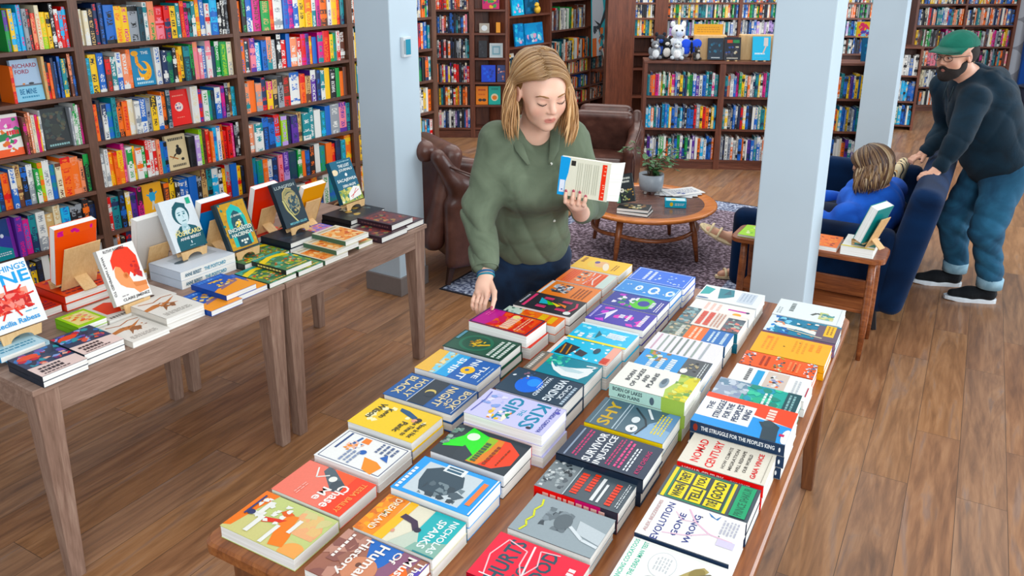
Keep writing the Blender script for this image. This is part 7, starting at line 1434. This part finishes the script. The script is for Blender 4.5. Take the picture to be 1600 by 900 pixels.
# hair built from many locks
def long_hair(M, s, parent, cols, n, seed, drop, part=.012, back_drop=None, fwd_drift=.02, ear_out=(1,), rad=.0068, name='hair', cap_col=None):
    rnd = random.Random(seed); mb = MB(); T = lambda p: M @ Vector(p)
    cols_ = [lin(c) for c in cols]
    def lock(P_, w, col, flat_=.45):
        k = len(P_); rr = [w * (.75 + .5 * math.sin(math.pi * min(1, i / (k - 1) * 1.15))) * (1 if i < k - 2 else (.55 if i == k - 2 else .12)) for i in range(k)]
        f0 = len(mb.f); mb.tube(P_, rr, 6, col=col, flat_=flat_)
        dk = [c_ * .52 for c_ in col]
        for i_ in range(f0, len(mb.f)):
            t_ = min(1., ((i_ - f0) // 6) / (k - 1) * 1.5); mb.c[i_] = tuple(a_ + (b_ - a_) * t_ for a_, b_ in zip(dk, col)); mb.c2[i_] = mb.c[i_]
    f_w = (M.to_3x3() @ Vector((0, 1, 0))); f_w.z = 0; f_w.normalize(); r_w = (M.to_3x3() @ Vector((1, 0, 0))); r_w.z = 0; r_w.normalize()
    for i in range(n):
        sx = rnd.choice((-1, 1)); q = rnd.random()            # q: 0 front .. 1 back of the parting
        y0 = .074 - .160 * q; layer = rnd.uniform(0, .008); part_ = part + rnd.uniform(-.006, .006)
        ys = (-.014 if sx in ear_out else .034) - .080 * q + rnd.uniform(-.008, .008)       # where it leaves the side of the head
        if sx not in ear_out: ys = .050 - .115 * q
        A, B, C = .083 + layer, .104 + layer, .093 + layer; P_ = []
        for j in range(8):
            t = j / 7; th = R(1) + (R(92) - R(1)) * t
            y = y0 + (ys - y0) * (t ** (2.6 if sx in ear_out else .9)) ; yy = (y + .018) / B; rr = math.sqrt(max(.12, 1 - min(.95, yy * yy)))
            P_.append(T((part_ * (1 - t) + sx * A * math.sin(th) * rr, y + (.010 * math.sin(math.pi * t) if q < .3 else 0), .030 + C * math.cos(th) * rr)))
        p = P_[-1]; D = drop * rnd.uniform(.82, 1.06); k = 8; wob = rnd.uniform(0, 6.28); am = rnd.uniform(.004, .012)
        out = rnd.uniform(.004, .042); fd = fwd_drift * (1 - q) * rnd.uniform(.3, 1.3) - .03 * q
        for j in range(1, k + 1):
            t = j / k
            P_.append(p + Vector((0, 0, -D * t)) + r_w * (sx * (out * math.sin(t * 2.0) - .016 * t * t) + am * math.sin(wob + t * 5)) + f_w * (fd * t + am * math.cos(wob + t * 4)))
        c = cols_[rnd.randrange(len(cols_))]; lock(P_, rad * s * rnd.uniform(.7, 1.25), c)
    nb_ = n // 2                                               # the back
    for i in range(nb_):
        a = rnd.uniform(-75, 75); layer = rnd.uniform(0, .010); P_ = []
        for j in range(8):
            th = R(5) + R(90) * j / 7; A, B, C = .083 + layer, .104 + layer, .093 + layer
            P_.append(T((A * math.sin(th) * math.sin(R(a)), -.018 - B * math.sin(th) * math.cos(R(a)), .030 + C * math.cos(th))))
        p = P_[-1]; D = (back_drop or drop) * rnd.uniform(.8, 1.05); am = rnd.uniform(.004, .010); wob = rnd.uniform(0, 6.28)
        for j in range(1, 8):
            t = j / 7; P_.append(p + Vector((0, 0, -D * t)) + r_w * (am * math.sin(wob + t * 5)) - f_w * (.01 * math.sin(t * 3)) + f_w * (.02 * t * t))
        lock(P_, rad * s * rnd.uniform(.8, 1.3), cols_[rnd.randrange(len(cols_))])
    pr = [(math.sin(math.pi * i / 14), -math.cos(math.pi * i / 14)) for i in range(1, 14)]
    cap = MB(); capM = M @ Matrix.Translation((0, -.022, .034)) @ Matrix.Diagonal((.0845, .102, .0935, 1))
    for i in range(12):
        pass
    h = mb.build(name, M_HAIR, parent, smooth=True)
    # scalp layer under the locks, cut away in front of the hairline
    V_, F_ = [], []; seg, rg = 30, 16
    for i in range(rg + 1):
        ph = math.pi * i / rg * .62
        for k2 in range(seg):
            a = 2 * math.pi * k2 / seg; x, y, z = math.sin(ph) * math.sin(a), math.sin(ph) * math.cos(a), math.cos(ph)
            if y > 0: lim = .62; ph2 = min(ph, R(58) if abs(x) < .9 else ph); x, y, z = math.sin(ph2) * math.sin(a), math.sin(ph2) * math.cos(a), math.cos(ph2)
            V_.append(capM @ Vector((x, y, z)))
    for i in range(rg):
        for k2 in range(seg): F_.append((i * seg + k2, i * seg + (k2 + 1) % seg, (i + 1) * seg + (k2 + 1) % seg, (i + 1) * seg + k2))
    cm = MB(); cm.raw(V_, F_, cap_col or cols[-1]); cm.build('scalp_hair', M_HAIR, parent, smooth=True)
    return h
long_hair(HM, HS, wm, ['b58a5c', 'c99c6a', 'a57a4c', 'd6ae7c', 'ae8454', 'be9260', '9a7046'], 640, 4, .215, part=.020, back_drop=.17, fwd_drift=.012, ear_out=(1,), rad=.0046, cap_col='6e4e30')

# ================= man in the green cap =================
MS_ = 1.12
MHC = at(1494, 86, 4.80); MHM = head_frame(MHC, (-.90, -.40, -.10), MS_)
mn = Vector((2.735, 4.87, 1.40)); mchest = Vector((2.84, 4.86, 1.22)); mhip = Vector((3.02, 4.86, .90))
msR = at(1520, 158, 4.66); msL = Vector((2.72, 5.08, 1.32)); meR = at(1497, 218, 4.58); mwR = at(1468, 262, 4.60); meL = at(1478, 200, 5.12); mwL = at(1447, 236, 5.0)
mp = head_prims(MHM, MS_, True) + [('c', MHM @ Vector((0, -.03, -.05)), mn, .062, .066, {'k': .03}), ('e', mchest, (.15, .18, .20), {'k': .05}), ('e', mhip, (.13, .16, .14), {'k': .05}), ('c', mchest, mhip, .13, .13, {'k': .05}), ('c', mn, mchest, .07, .1, {'k': .05}),
      ('c', mn, msR, .06, .055, {'k': .04}), ('c', mn, msL, .06, .055, {'k': .04}), ('c', msR, meR, .05, .04), ('c', meR, mwR, .04, .029), ('c', msL, meL, .05, .04), ('c', meL, mwL, .04, .029)]
hz_ = mwR + Vector((-.05, -.01, -.035)); mp += [('c', mwR, hz_, .030, .024, {'k': .02})]
for j in range(4):
    b0 = hz_ + Vector((-.014, -.030 + .019 * j, .004)); b1 = b0 + Vector((-.030, -.008, -.008)); b2 = b1 + Vector((-.018, -.006, -.020)); b3 = b2 + Vector((-.004, -.004, -.016)); mp += finger([b0, b1, b2, b3], .0098, .0082)
mp += finger([mwR + Vector((-.01, -.02, -.02)), hz_ + Vector((.0, -.045, -.012)), hz_ + Vector((-.012, -.062, -.030)), hz_ + Vector((-.022, -.070, -.048))], .0135, .0095)
hl = mwL + Vector((-.04, -.01, -.03)); mp += [('c', mwL, hl, .028, .024, {'k': .02})]
for j in range(4):
    b0 = hl + Vector((-.010, -.028 + .018 * j, 0)); mp += finger([b0, b0 + Vector((-.028, -.004, -.010)), b0 + Vector((-.044, -.006, -.026)), b0 + Vector((-.046, -.006, -.042))], .0095, .008)
mp += finger([mwL + Vector((-.01, -.02, -.015)), hl + Vector((.002, -.042, -.008)), hl + Vector((-.012, -.056, -.024))], .013, .010)
mcol = lambda V: face_colour(V, MHM, MS_, 'd09c82', 'a4665c', 'c07c68')
mn_o = sculpt('person', mp, (2.30, 4.44, .72), (3.22, 5.32, 1.72), .0052, M_SKIN, None, k=.014, color=mcol)
tag(mn_o, 'bearded man in a green cap and dark hoodie leaning on the navy sofa back', 'person')
face_details(MHM, MS_, mn_o, '2c1e18', '1c1410', True)
e_ = lambda M, s, c, r, **kw: ('e', M @ Vector(c), [q * s for q in r], M.to_3x3().normalized().to_4x4(), dict(kw))
def local_sub(M, s, c, r): return e_(M, s, c, r, sub=True, k=.008)
Mh, s_ = MHM, MS_
lo = [min((Mh @ Vector(p))[i] for p in ((-.1, -.12, -.16), (.1, .14, .14), (-.1, .14, -.16), (.1, -.12, .14), (.1, .14, -.16), (-.1, -.12, .14), (.1, -.12, -.16), (-.1, .14, .14))) - .02 for i in range(3)]
hi = [max((Mh @ Vector(p))[i] for p in ((-.1, -.12, -.16), (.1, .14, .14), (-.1, .14, -.16), (.1, -.12, .14), (.1, .14, -.16), (-.1, -.12, .14), (.1, -.12, -.16), (-.1, .14, .14))) + .02 for i in range(3)]
M_BEARD = flat('beard_dark_brown', '1e1512', .9, noise=.4, scale=220)
sculpt('beard', [e_(Mh, s_, (0, .042, -.074), (.062, .058, .050), k=.01), e_(Mh, s_, (0, .072, -.102), (.034, .030, .026), k=.02), e_(Mh, s_, (0, .092, -.050), (.027, .009, .0065), k=.006), e_(Mh, s_, (.054, .010, -.045), (.014, .028, .040), k=.02), e_(Mh, s_, (-.054, .010, -.045), (.014, .028, .040), k=.02),
                 local_sub(Mh, s_, (0, .114, -.068), (.024, .030, .0125)), local_sub(Mh, s_, (0, .06, .0), (.09, .09, .043)), local_sub(Mh, s_, (.033, .085, -.035), (.020, .030, .018)), local_sub(Mh, s_, (-.033, .085, -.035), (.020, .030, .018))], lo, hi, .004, M_BEARD, mn_o, k=.01)
sculpt('short_hair', [e_(Mh, s_, (0, -.035, .01), (.083, .092, .078), k=.01), local_sub(Mh, s_, (0, .10, -.02), (.12, .10, .13)), ('b', Mh @ Vector((0, -.02, -.09)), [.1 * s_, .1 * s_, .05 * s_], Mh.to_3x3().normalized().to_4x4(), .01, {'sub': True, 'k': .01})], lo, hi, .005, M_BEARD, mn_o, k=.01)
M_CAP = cloth('green_cap_cotton', '0f5f4e', weave=400, folds=10, hi='14705c')
sculpt('cap', [e_(Mh, s_, (0, -.018, .040), (.090, .110, .088), k=.005), ('b', Mh @ Vector((0, 0, -.040)), [.14 * s_, .16 * s_, .085 * s_], Mh.to_3x3().normalized().to_4x4(), .004, {'sub': True, 'k': .004})], lo, [h + .03 for h in hi], .005, M_CAP, mn_o, k=.005)
mb = MB(); V_ = []; nn = 15
for i in range(nn):
    a = R(-78 + 156 * i / (nn - 1)); x, y = math.sin(a), math.cos(a)
    V_.append(Mh @ Vector((x * .087, .004 + y * .080, .050 - .004 * abs(x)))); V_.append(Mh @ Vector((x * .080, .030 + y * .148, .050 - .012 * y - .030 * x * x)))
V2 = [p + (Mh.to_3x3() @ Vector((0, 0, .005))) for p in V_]; nV = len(V_)
Fb = [(2 * i, 2 * i + 1, 2 * i + 3, 2 * i + 2) for i in range(nn - 1)]
mb.raw(V_ + V2, [f[::-1] for f in Fb] + [tuple(q + nV for q in f) for f in Fb] + [(2 * i + 1, 2 * i + 1 + nV, 2 * i + 3 + nV, 2 * i + 3) for i in range(nn - 1)])
mb.build('cap_brim', M_CAP, mn_o, smooth=True)
mb = MB(); T = lambda *p: Mh @ Vector(p)
for sx in (-1, 1):
    mb.tube([T(sx * .032 + .023 * math.cos(R(t)), .103 - .010 * abs(math.cos(R(t))) * (1 if sx * math.cos(R(t)) > 0 else .2), -.001 + .017 * math.sin(R(t))) for t in range(0, 361, 18)], .0014 * s_, 6, cap=False)
    mb.tube([T(sx * .055, .094, .006), T(sx * .076, .05, .006), T(sx * .082, .0, .004)], .0016 * s_, 6)
mb.tube([T(-.010, .106, .002), T(0, .110, .005), T(.010, .106, .002)], .0014 * s_, 6)
mb.build('glasses', flat('glasses_frame', '2a2624', .3, metal=.6), mn_o, smooth=True)
M_HOOD = cloth('dark_teal_hoodie', '051a26', weave=350, folds=6, hi='072a3c')
hp = [('e', mchest + Vector((.015, 0, .0)), (.175, .21, .23), {'k': .06}), ('c', mchest + Vector((0.02, 0, 0)), mhip + Vector((-.02, 0, .02)), .175, .185, {'k': .06}), ('e', mhip + Vector((-.02, 0, .0)), (.195, .205, .15), {'k': .05}), ('c', mn + Vector((.03, 0, -.02)), mchest, .10, .17, {'k': .06}),
      ('c', mn + Vector((.02, 0, -.05)), msR + Vector((.02, .02, 0)), .080, .080, {'k': .05}), ('c', mn + Vector((.02, 0, -.05)), msL + Vector((.02, 0, 0)), .080, .080, {'k': .05}), ('c', msR, meR, .078, .062, {'k': .04}), ('c', meR, mwR + Vector((.012, 0, .014)), .060, .044, {'k': .03}), ('c', msL, meL, .078, .060, {'k': .04}), ('c', meL, mwL + Vector((.012, 0, .014)), .060, .044, {'k': .03}),
      ('c', mn + Vector((.09, -.10, .0)), mn + Vector((.17, .0, -.01)), .055, .068, {'k': .012}), ('c', mn + Vector((.17, .0, -.01)), mn + Vector((.09, .10, .0)), .068, .055, {'k': .012}), ('c', mn + Vector((.19, -.03, -.05)), mn + Vector((.22, .0, -.12)), .06, .03, {'k': .012}), ('c', mn + Vector((.10, -.09, -.02)), mn + Vector((-.03, -.075, -.035)), .05, .035, {'k': .03}), ('c', mn + Vector((.10, .09, -.02)), mn + Vector((-.03, .075, -.035)), .05, .035, {'k': .03}),
      ('e', mn + Vector((-.03, 0, .04)), (.068, .068, .08), {'sub': True, 'k': .02})]
sculpt('hoodie', hp, (2.32, 4.40, .74), (3.32, 5.36, 1.56), .008, M_HOOD, mn_o, k=.03, warp=fold(22, 18, 44, .0085, 1))
mb = MB()
for sy in (-.035, .035): mb.tube([mn + Vector((-.085, sy, -.03)), mn + Vector((-.10, sy * 1.1, -.09)), mn + Vector((-.105, sy * .9, -.14))], .0035, 6)
mb.build('drawstrings', flat('cord_dark', '22363e', .8), mn_o, smooth=True)
kN = Vector((2.925, 4.72, .47)); aN = Vector((3.005, 4.72, .12)); kF = Vector((2.86, 4.98, .46)); aF = Vector((2.935, 5.0, .12))
M_BLUE = cloth('blue_denim', '153c58', weave=500, folds=6, hi='28688a')
sculpt('jeans', [('e', mhip + Vector((0, 0, -.03)), (.175, .19, .14), {'k': .05}), ('c', mhip + Vector((-.01, -.10, -.06)), kN, .118, .088, {'k': .05}), ('c', mhip + Vector((-.01, .10, -.06)), kF, .118, .088, {'k': .05}), ('c', kN, aN + Vector((0, 0, .05)), .086, .066, {'k': .03}), ('c', kF, aF + Vector((0, 0, .05)), .086, .066, {'k': .03}),
                 ('b', (2.9, 4.85, .03), (.4, .4, .10), None, .01, {'sub': True, 'k': .005})], (2.66, 4.52, .08), (3.26, 5.18, 1.04), .010, M_BLUE, mn_o, k=.02, warp=fold(24, 20, 60, .0075, 2))
M_CUFF = cloth('pale_denim_cuff', '7fa8bc', weave=500, folds=14, hi='9cc0d0')
for a_ in (aN, aF):
    mb = MB(); mb.lathe([(.060, -.01), (.074, -.008), (.076, .055), (.062, .06)], 24, M=Matrix.Translation(a_ + Vector((0, 0, -.005))), ends=False); mb.build('trouser_cuff', M_CUFF, mn_o, smooth=True)
M_SHOE = cloth('black_sneaker_mesh', '11151a', weave=200, folds=20); M_SOLE = flat('white_rubber_sole', 'd8e0e6', .4)
for a_, toe in ((aN, Vector((2.775, 4.79, 0))), (aF, Vector((2.70, 5.07, 0)))):
    heel = Vector((a_.x + .055, a_.y - .005, 0)); d = (toe - heel).normalized(); L0 = (toe - heel).length; yaw = math.atan2(d.y, d.x); Mq = Matrix.Translation(heel) @ Matrix.Rotation(yaw, 4, 'Z')
    sculpt('shoe', [('c', Mq @ Vector((.045, 0, .055)), Mq @ Vector((L0 * .55, 0, .052)), .042, .040, {'k': .03}), ('c', Mq @ Vector((L0 * .5, 0, .048)), Mq @ Vector((L0 - .045, 0, .040)), .042, .030, {'k': .03}), ('c', Mq @ Vector((.05, 0, .07)), a_ + Vector((0, 0, -.01)), .042, .044, {'k': .03}),
                    ('b', Mq @ Vector((L0 / 2, 0, -.02)), (L0, .2, .04), Matrix.Rotation(yaw, 4, 'Z'), .005, {'sub': True, 'k': .005})], (Mq @ Vector((L0 / 2, 0, 0)) - Vector((.22, .22, .01))), (Mq @ Vector((L0 / 2, 0, 0)) + Vector((.22, .22, .19))), .007, M_SHOE, mn_o, k=.02)
    mb = MB(); pts = []
    for t in range(24):
        a = 2 * math.pi * t / 24; x = L0 / 2 + (L0 / 2 + .006) * math.cos(a); wd = .048 if x > L0 * .5 else .040; pts.append((x, wd * math.copysign(abs(math.sin(a)) ** .7, math.sin(a))))
    n_ = len(pts); V_ = [Mq @ Vector((x, y, z + (.006 if x > L0 * .8 and z < .01 else 0))) for z in (.0, .022, .028) for x, y in [(p[0], p[1] * (1 if z < .026 else .9)) for p in pts]]
    mb.raw(V_, [(k * n_ + i, k * n_ + (i + 1) % n_, (k + 1) * n_ + (i + 1) % n_, (k + 1) * n_ + i) for k in range(2) for i in range(n_)] + [tuple(range(n_))[::-1], tuple(range(2 * n_, 3 * n_))]); mb.build('sole', M_SOLE, mn_o, smooth=False)

# ================= woman seated in the sofa =================
SS = 1.08
SHC = at(1362, 262, 4.72); SM = head_frame(SHC, (-.72, .62, -.45), SS)
sn = SHC + Vector((.05, -.01, -.15)); sR = at(1325, 335, 4.62); sR.z -= .02; sL = Vector((2.43, 4.97, .66)); shp = Vector((2.22, 4.86, .50))
sk = Vector((1.72, 4.86, .58)); sa = Vector((1.42, 4.93, .36)); sf = Vector((1.27, 4.97, .40))
spb = head_prims(SM, SS) + [('c', SM @ Vector((0, -.02, -.06)), sn, .05, .055, {'k': .03}), ('e', (sn + shp) / 2, (.13, .15, .17), {'k': .06}), ('e', shp, (.15, .17, .10), {'k': .05}), ('c', sn, (sn + shp) / 2, .07, .12, {'k': .05}),
       ('c', sn, sR, .05, .045, {'k': .04}), ('c', sn, sL, .05, .045, {'k': .04}), ('c', sR, (1.95, 4.58, .50), .042, .035), ('c', (1.95, 4.58, .50), (1.80, 4.80, .62), .034, .026), ('c', sL, (2.2, 5.12, .55), .042, .035), ('c', (2.2, 5.12, .55), (1.88, 4.98, .62), .034, .026),
       ('c', shp, sk, .085, .06, {'k': .04}), ('c', sk, sa, .055, .036, {'k': .03}), ('c', sa, sf, .034, .026, {'k': .02}), ('e', sa + Vector((.01, -.01, -.02)), (.032, .028, .032), {'k': .02}),
       ('c', shp + Vector((0, .12, 0)), (1.74, 5.06, .50), .085, .06, {'k': .04}), ('c', (1.74, 5.06, .50), (1.60, 5.12, .12), .055, .036, {'k': .03}), ('c', (1.60, 5.12, .08), (1.42, 5.12, .035), .03, .024, {'k': .02})]
for hx, sy in ((Vector((1.80, 4.80, .62)), 1), (Vector((1.88, 4.98, .62)), -1)):
    spb += [('c', hx, hx + Vector((-.045, .0, .015)), .022, .02, {'k': .01})]
    for j in range(4): b0 = hx + Vector((-.055, -.024 + .016 * j, .018)); spb += finger([b0, b0 + Vector((-.026, 0, .016)), b0 + Vector((-.026, .012 * sy, .036))], .0085, .007)
    spb += finger([hx + Vector((-.02, .02 * sy, .01)), hx + Vector((-.04, .035 * sy, .03)), hx + Vector((-.06, .035 * sy, .045))], .011, .008)
so = sculpt('person', spb, (1.14, 4.46, -.0), (2.56, 5.30, 1.10), .0072, M_SKIN, None, k=.015, color=lambda V: face_colour(V, SM, SS, 'cf9a7e', 'a4605a', 'c0806c'))
tag(so, 'brown-haired person in a bright blue shirt sitting in the navy sofa, seen from behind', 'person')
face_details(SM, SS, so, '4a3424', '2a1c14')
mid = (sn + shp) / 2
sculpt('shirt', [('e', mid, (.175, .20, .19), {'k': .06}), ('c', mid, shp + Vector((0, 0, -.02)), .165, .175, {'k': .05}), ('c', sn + Vector((.02, 0, -.04)), mid, .10, .16, {'k': .05}), ('c', sn + Vector((.02, 0, -.05)), sR, .078, .075, {'k': .05}), ('c', sn + Vector((.02, 0, -.05)), sL, .078, .075, {'k': .05}),
                 ('c', sR, (1.96, 4.59, .50), .080, .062, {'k': .04}), ('c', sL, (2.2, 5.12, .55), .078, .06, {'k': .04}), ('c', (1.96, 4.59, .50), (1.86, 4.72, .585), .058, .045, {'k': .03}), ('c', (2.2, 5.12, .55), (1.98, 5.02, .61), .056, .044, {'k': .03})],
       (1.70, 4.42, .36), (2.60, 5.32, .92), .010, cloth('cobalt_shirt', '1450b8', weave=400, folds=7, hi='1c66d6'), so, k=.03, warp=fold(28, 20, 34, .008, 3))
sculpt('trousers', [('e', shp + Vector((0, 0, -.01)), (.17, .19, .09), {'k': .05}), ('c', shp + Vector((0, -.05, .0)), sk + Vector((.01, 0, 0)), .10, .075, {'k': .04}), ('c', shp + Vector((0, .12, 0)), (1.75, 5.06, .50), .10, .075, {'k': .04}), ('c', sk, sk.lerp(sa, .45), .072, .058, {'k': .03}), ('c', (1.75, 5.06, .50), (1.67, 5.09, .30), .072, .058, {'k': .03})],
       (1.48, 4.60, .18), (2.46, 5.28, .70), .012, cloth('dark_trousers', '1a2438'), so, k=.02)
long_hair(SM, SS, so, ['6e4e34', '8a6a48', '54382a', 'a08058', '7a5a3c', '46302a', 'b49a78'], 420, 9, .16, part=0, back_drop=.19, fwd_drift=0, ear_out=(), rad=.0055, cap_col='5a3e2c')
M_SAND = flat('cream_sandal', 'd8c49c', .5, noise=.2, scale=60)
for heel, toe, up in ((sa + Vector((.02, -.02, -.045)), sf + Vector((-.05, .02, .03)), Vector((-.5, -.2, .8))), (Vector((1.62, 5.12, .012)), Vector((1.38, 5.12, .012)), Vector((0, 0, 1)))):
    mb = MB(); d = (toe - heel); sd_ = d.cross(up).normalized(); nU = sd_.cross(d).normalized(); pts = []
    for t in range(22):
        a = 2 * math.pi * t / 22; pts.append(heel + d * (.5 + .5 * math.cos(a)) + sd_ * .040 * math.sin(a))
    n_ = 22; V_ = pts + [p + nU * .016 for p in pts]; mb.raw(V_, [tuple(range(n_))[::-1], tuple(range(n_, 2 * n_))] + [(i, (i + 1) % n_, (i + 1) % n_ + n_, i + n_) for i in range(n_)])
    for q in (.72, .5): c = heel + d * q + nU * .02; mb.tube([c + sd_ * .042 * math.cos(R(a)) + nU * .042 * math.sin(R(a)) for a in range(0, 181, 15)], .009, 8, flat_=.6)
    mb.build('sandal', M_SAND, so, smooth=False)
# patterned cushion on the sofa
def cushion_mat():
    m, nt, b = new_mat('cushion_pattern'); tc = N(nt, 'ShaderNodeTexCoord'); w_ = N(nt, 'ShaderNodeTexWave', i_Scale=9.0, i_Distortion=6.0, i_Detail=1.0)
    nt.links.new(tc.outputs['Object'], w_.inputs['Vector']); r = ramp(nt, [(.1, 'e9d9b0'), (.4, 'd89a4c'), (.6, 'e9d9b0'), (.85, '2c3038')]); r.color_ramp.interpolation = 'CONSTANT'
    nt.links.new(w_.outputs[0], r.inputs[0]); nt.links.new(r.outputs[0], b.inputs['Base Color']); b.inputs['Roughness'].default_value = .9; return m
cq = at(1406, 268, 5.35); mb = MB()
sculpt_c = sculpt('cushion', [('b', cq, (.04, .13, .085), Euler((0, R(12), R(-31))).to_matrix().to_4x4(), .045, {})], cq - Vector((.25, .25, .25)), cq + Vector((.25, .25, .25)), .012, cushion_mat())
tag(sculpt_c, 'patterned ochre cushion in the far corner of the navy sofa', 'cushion')
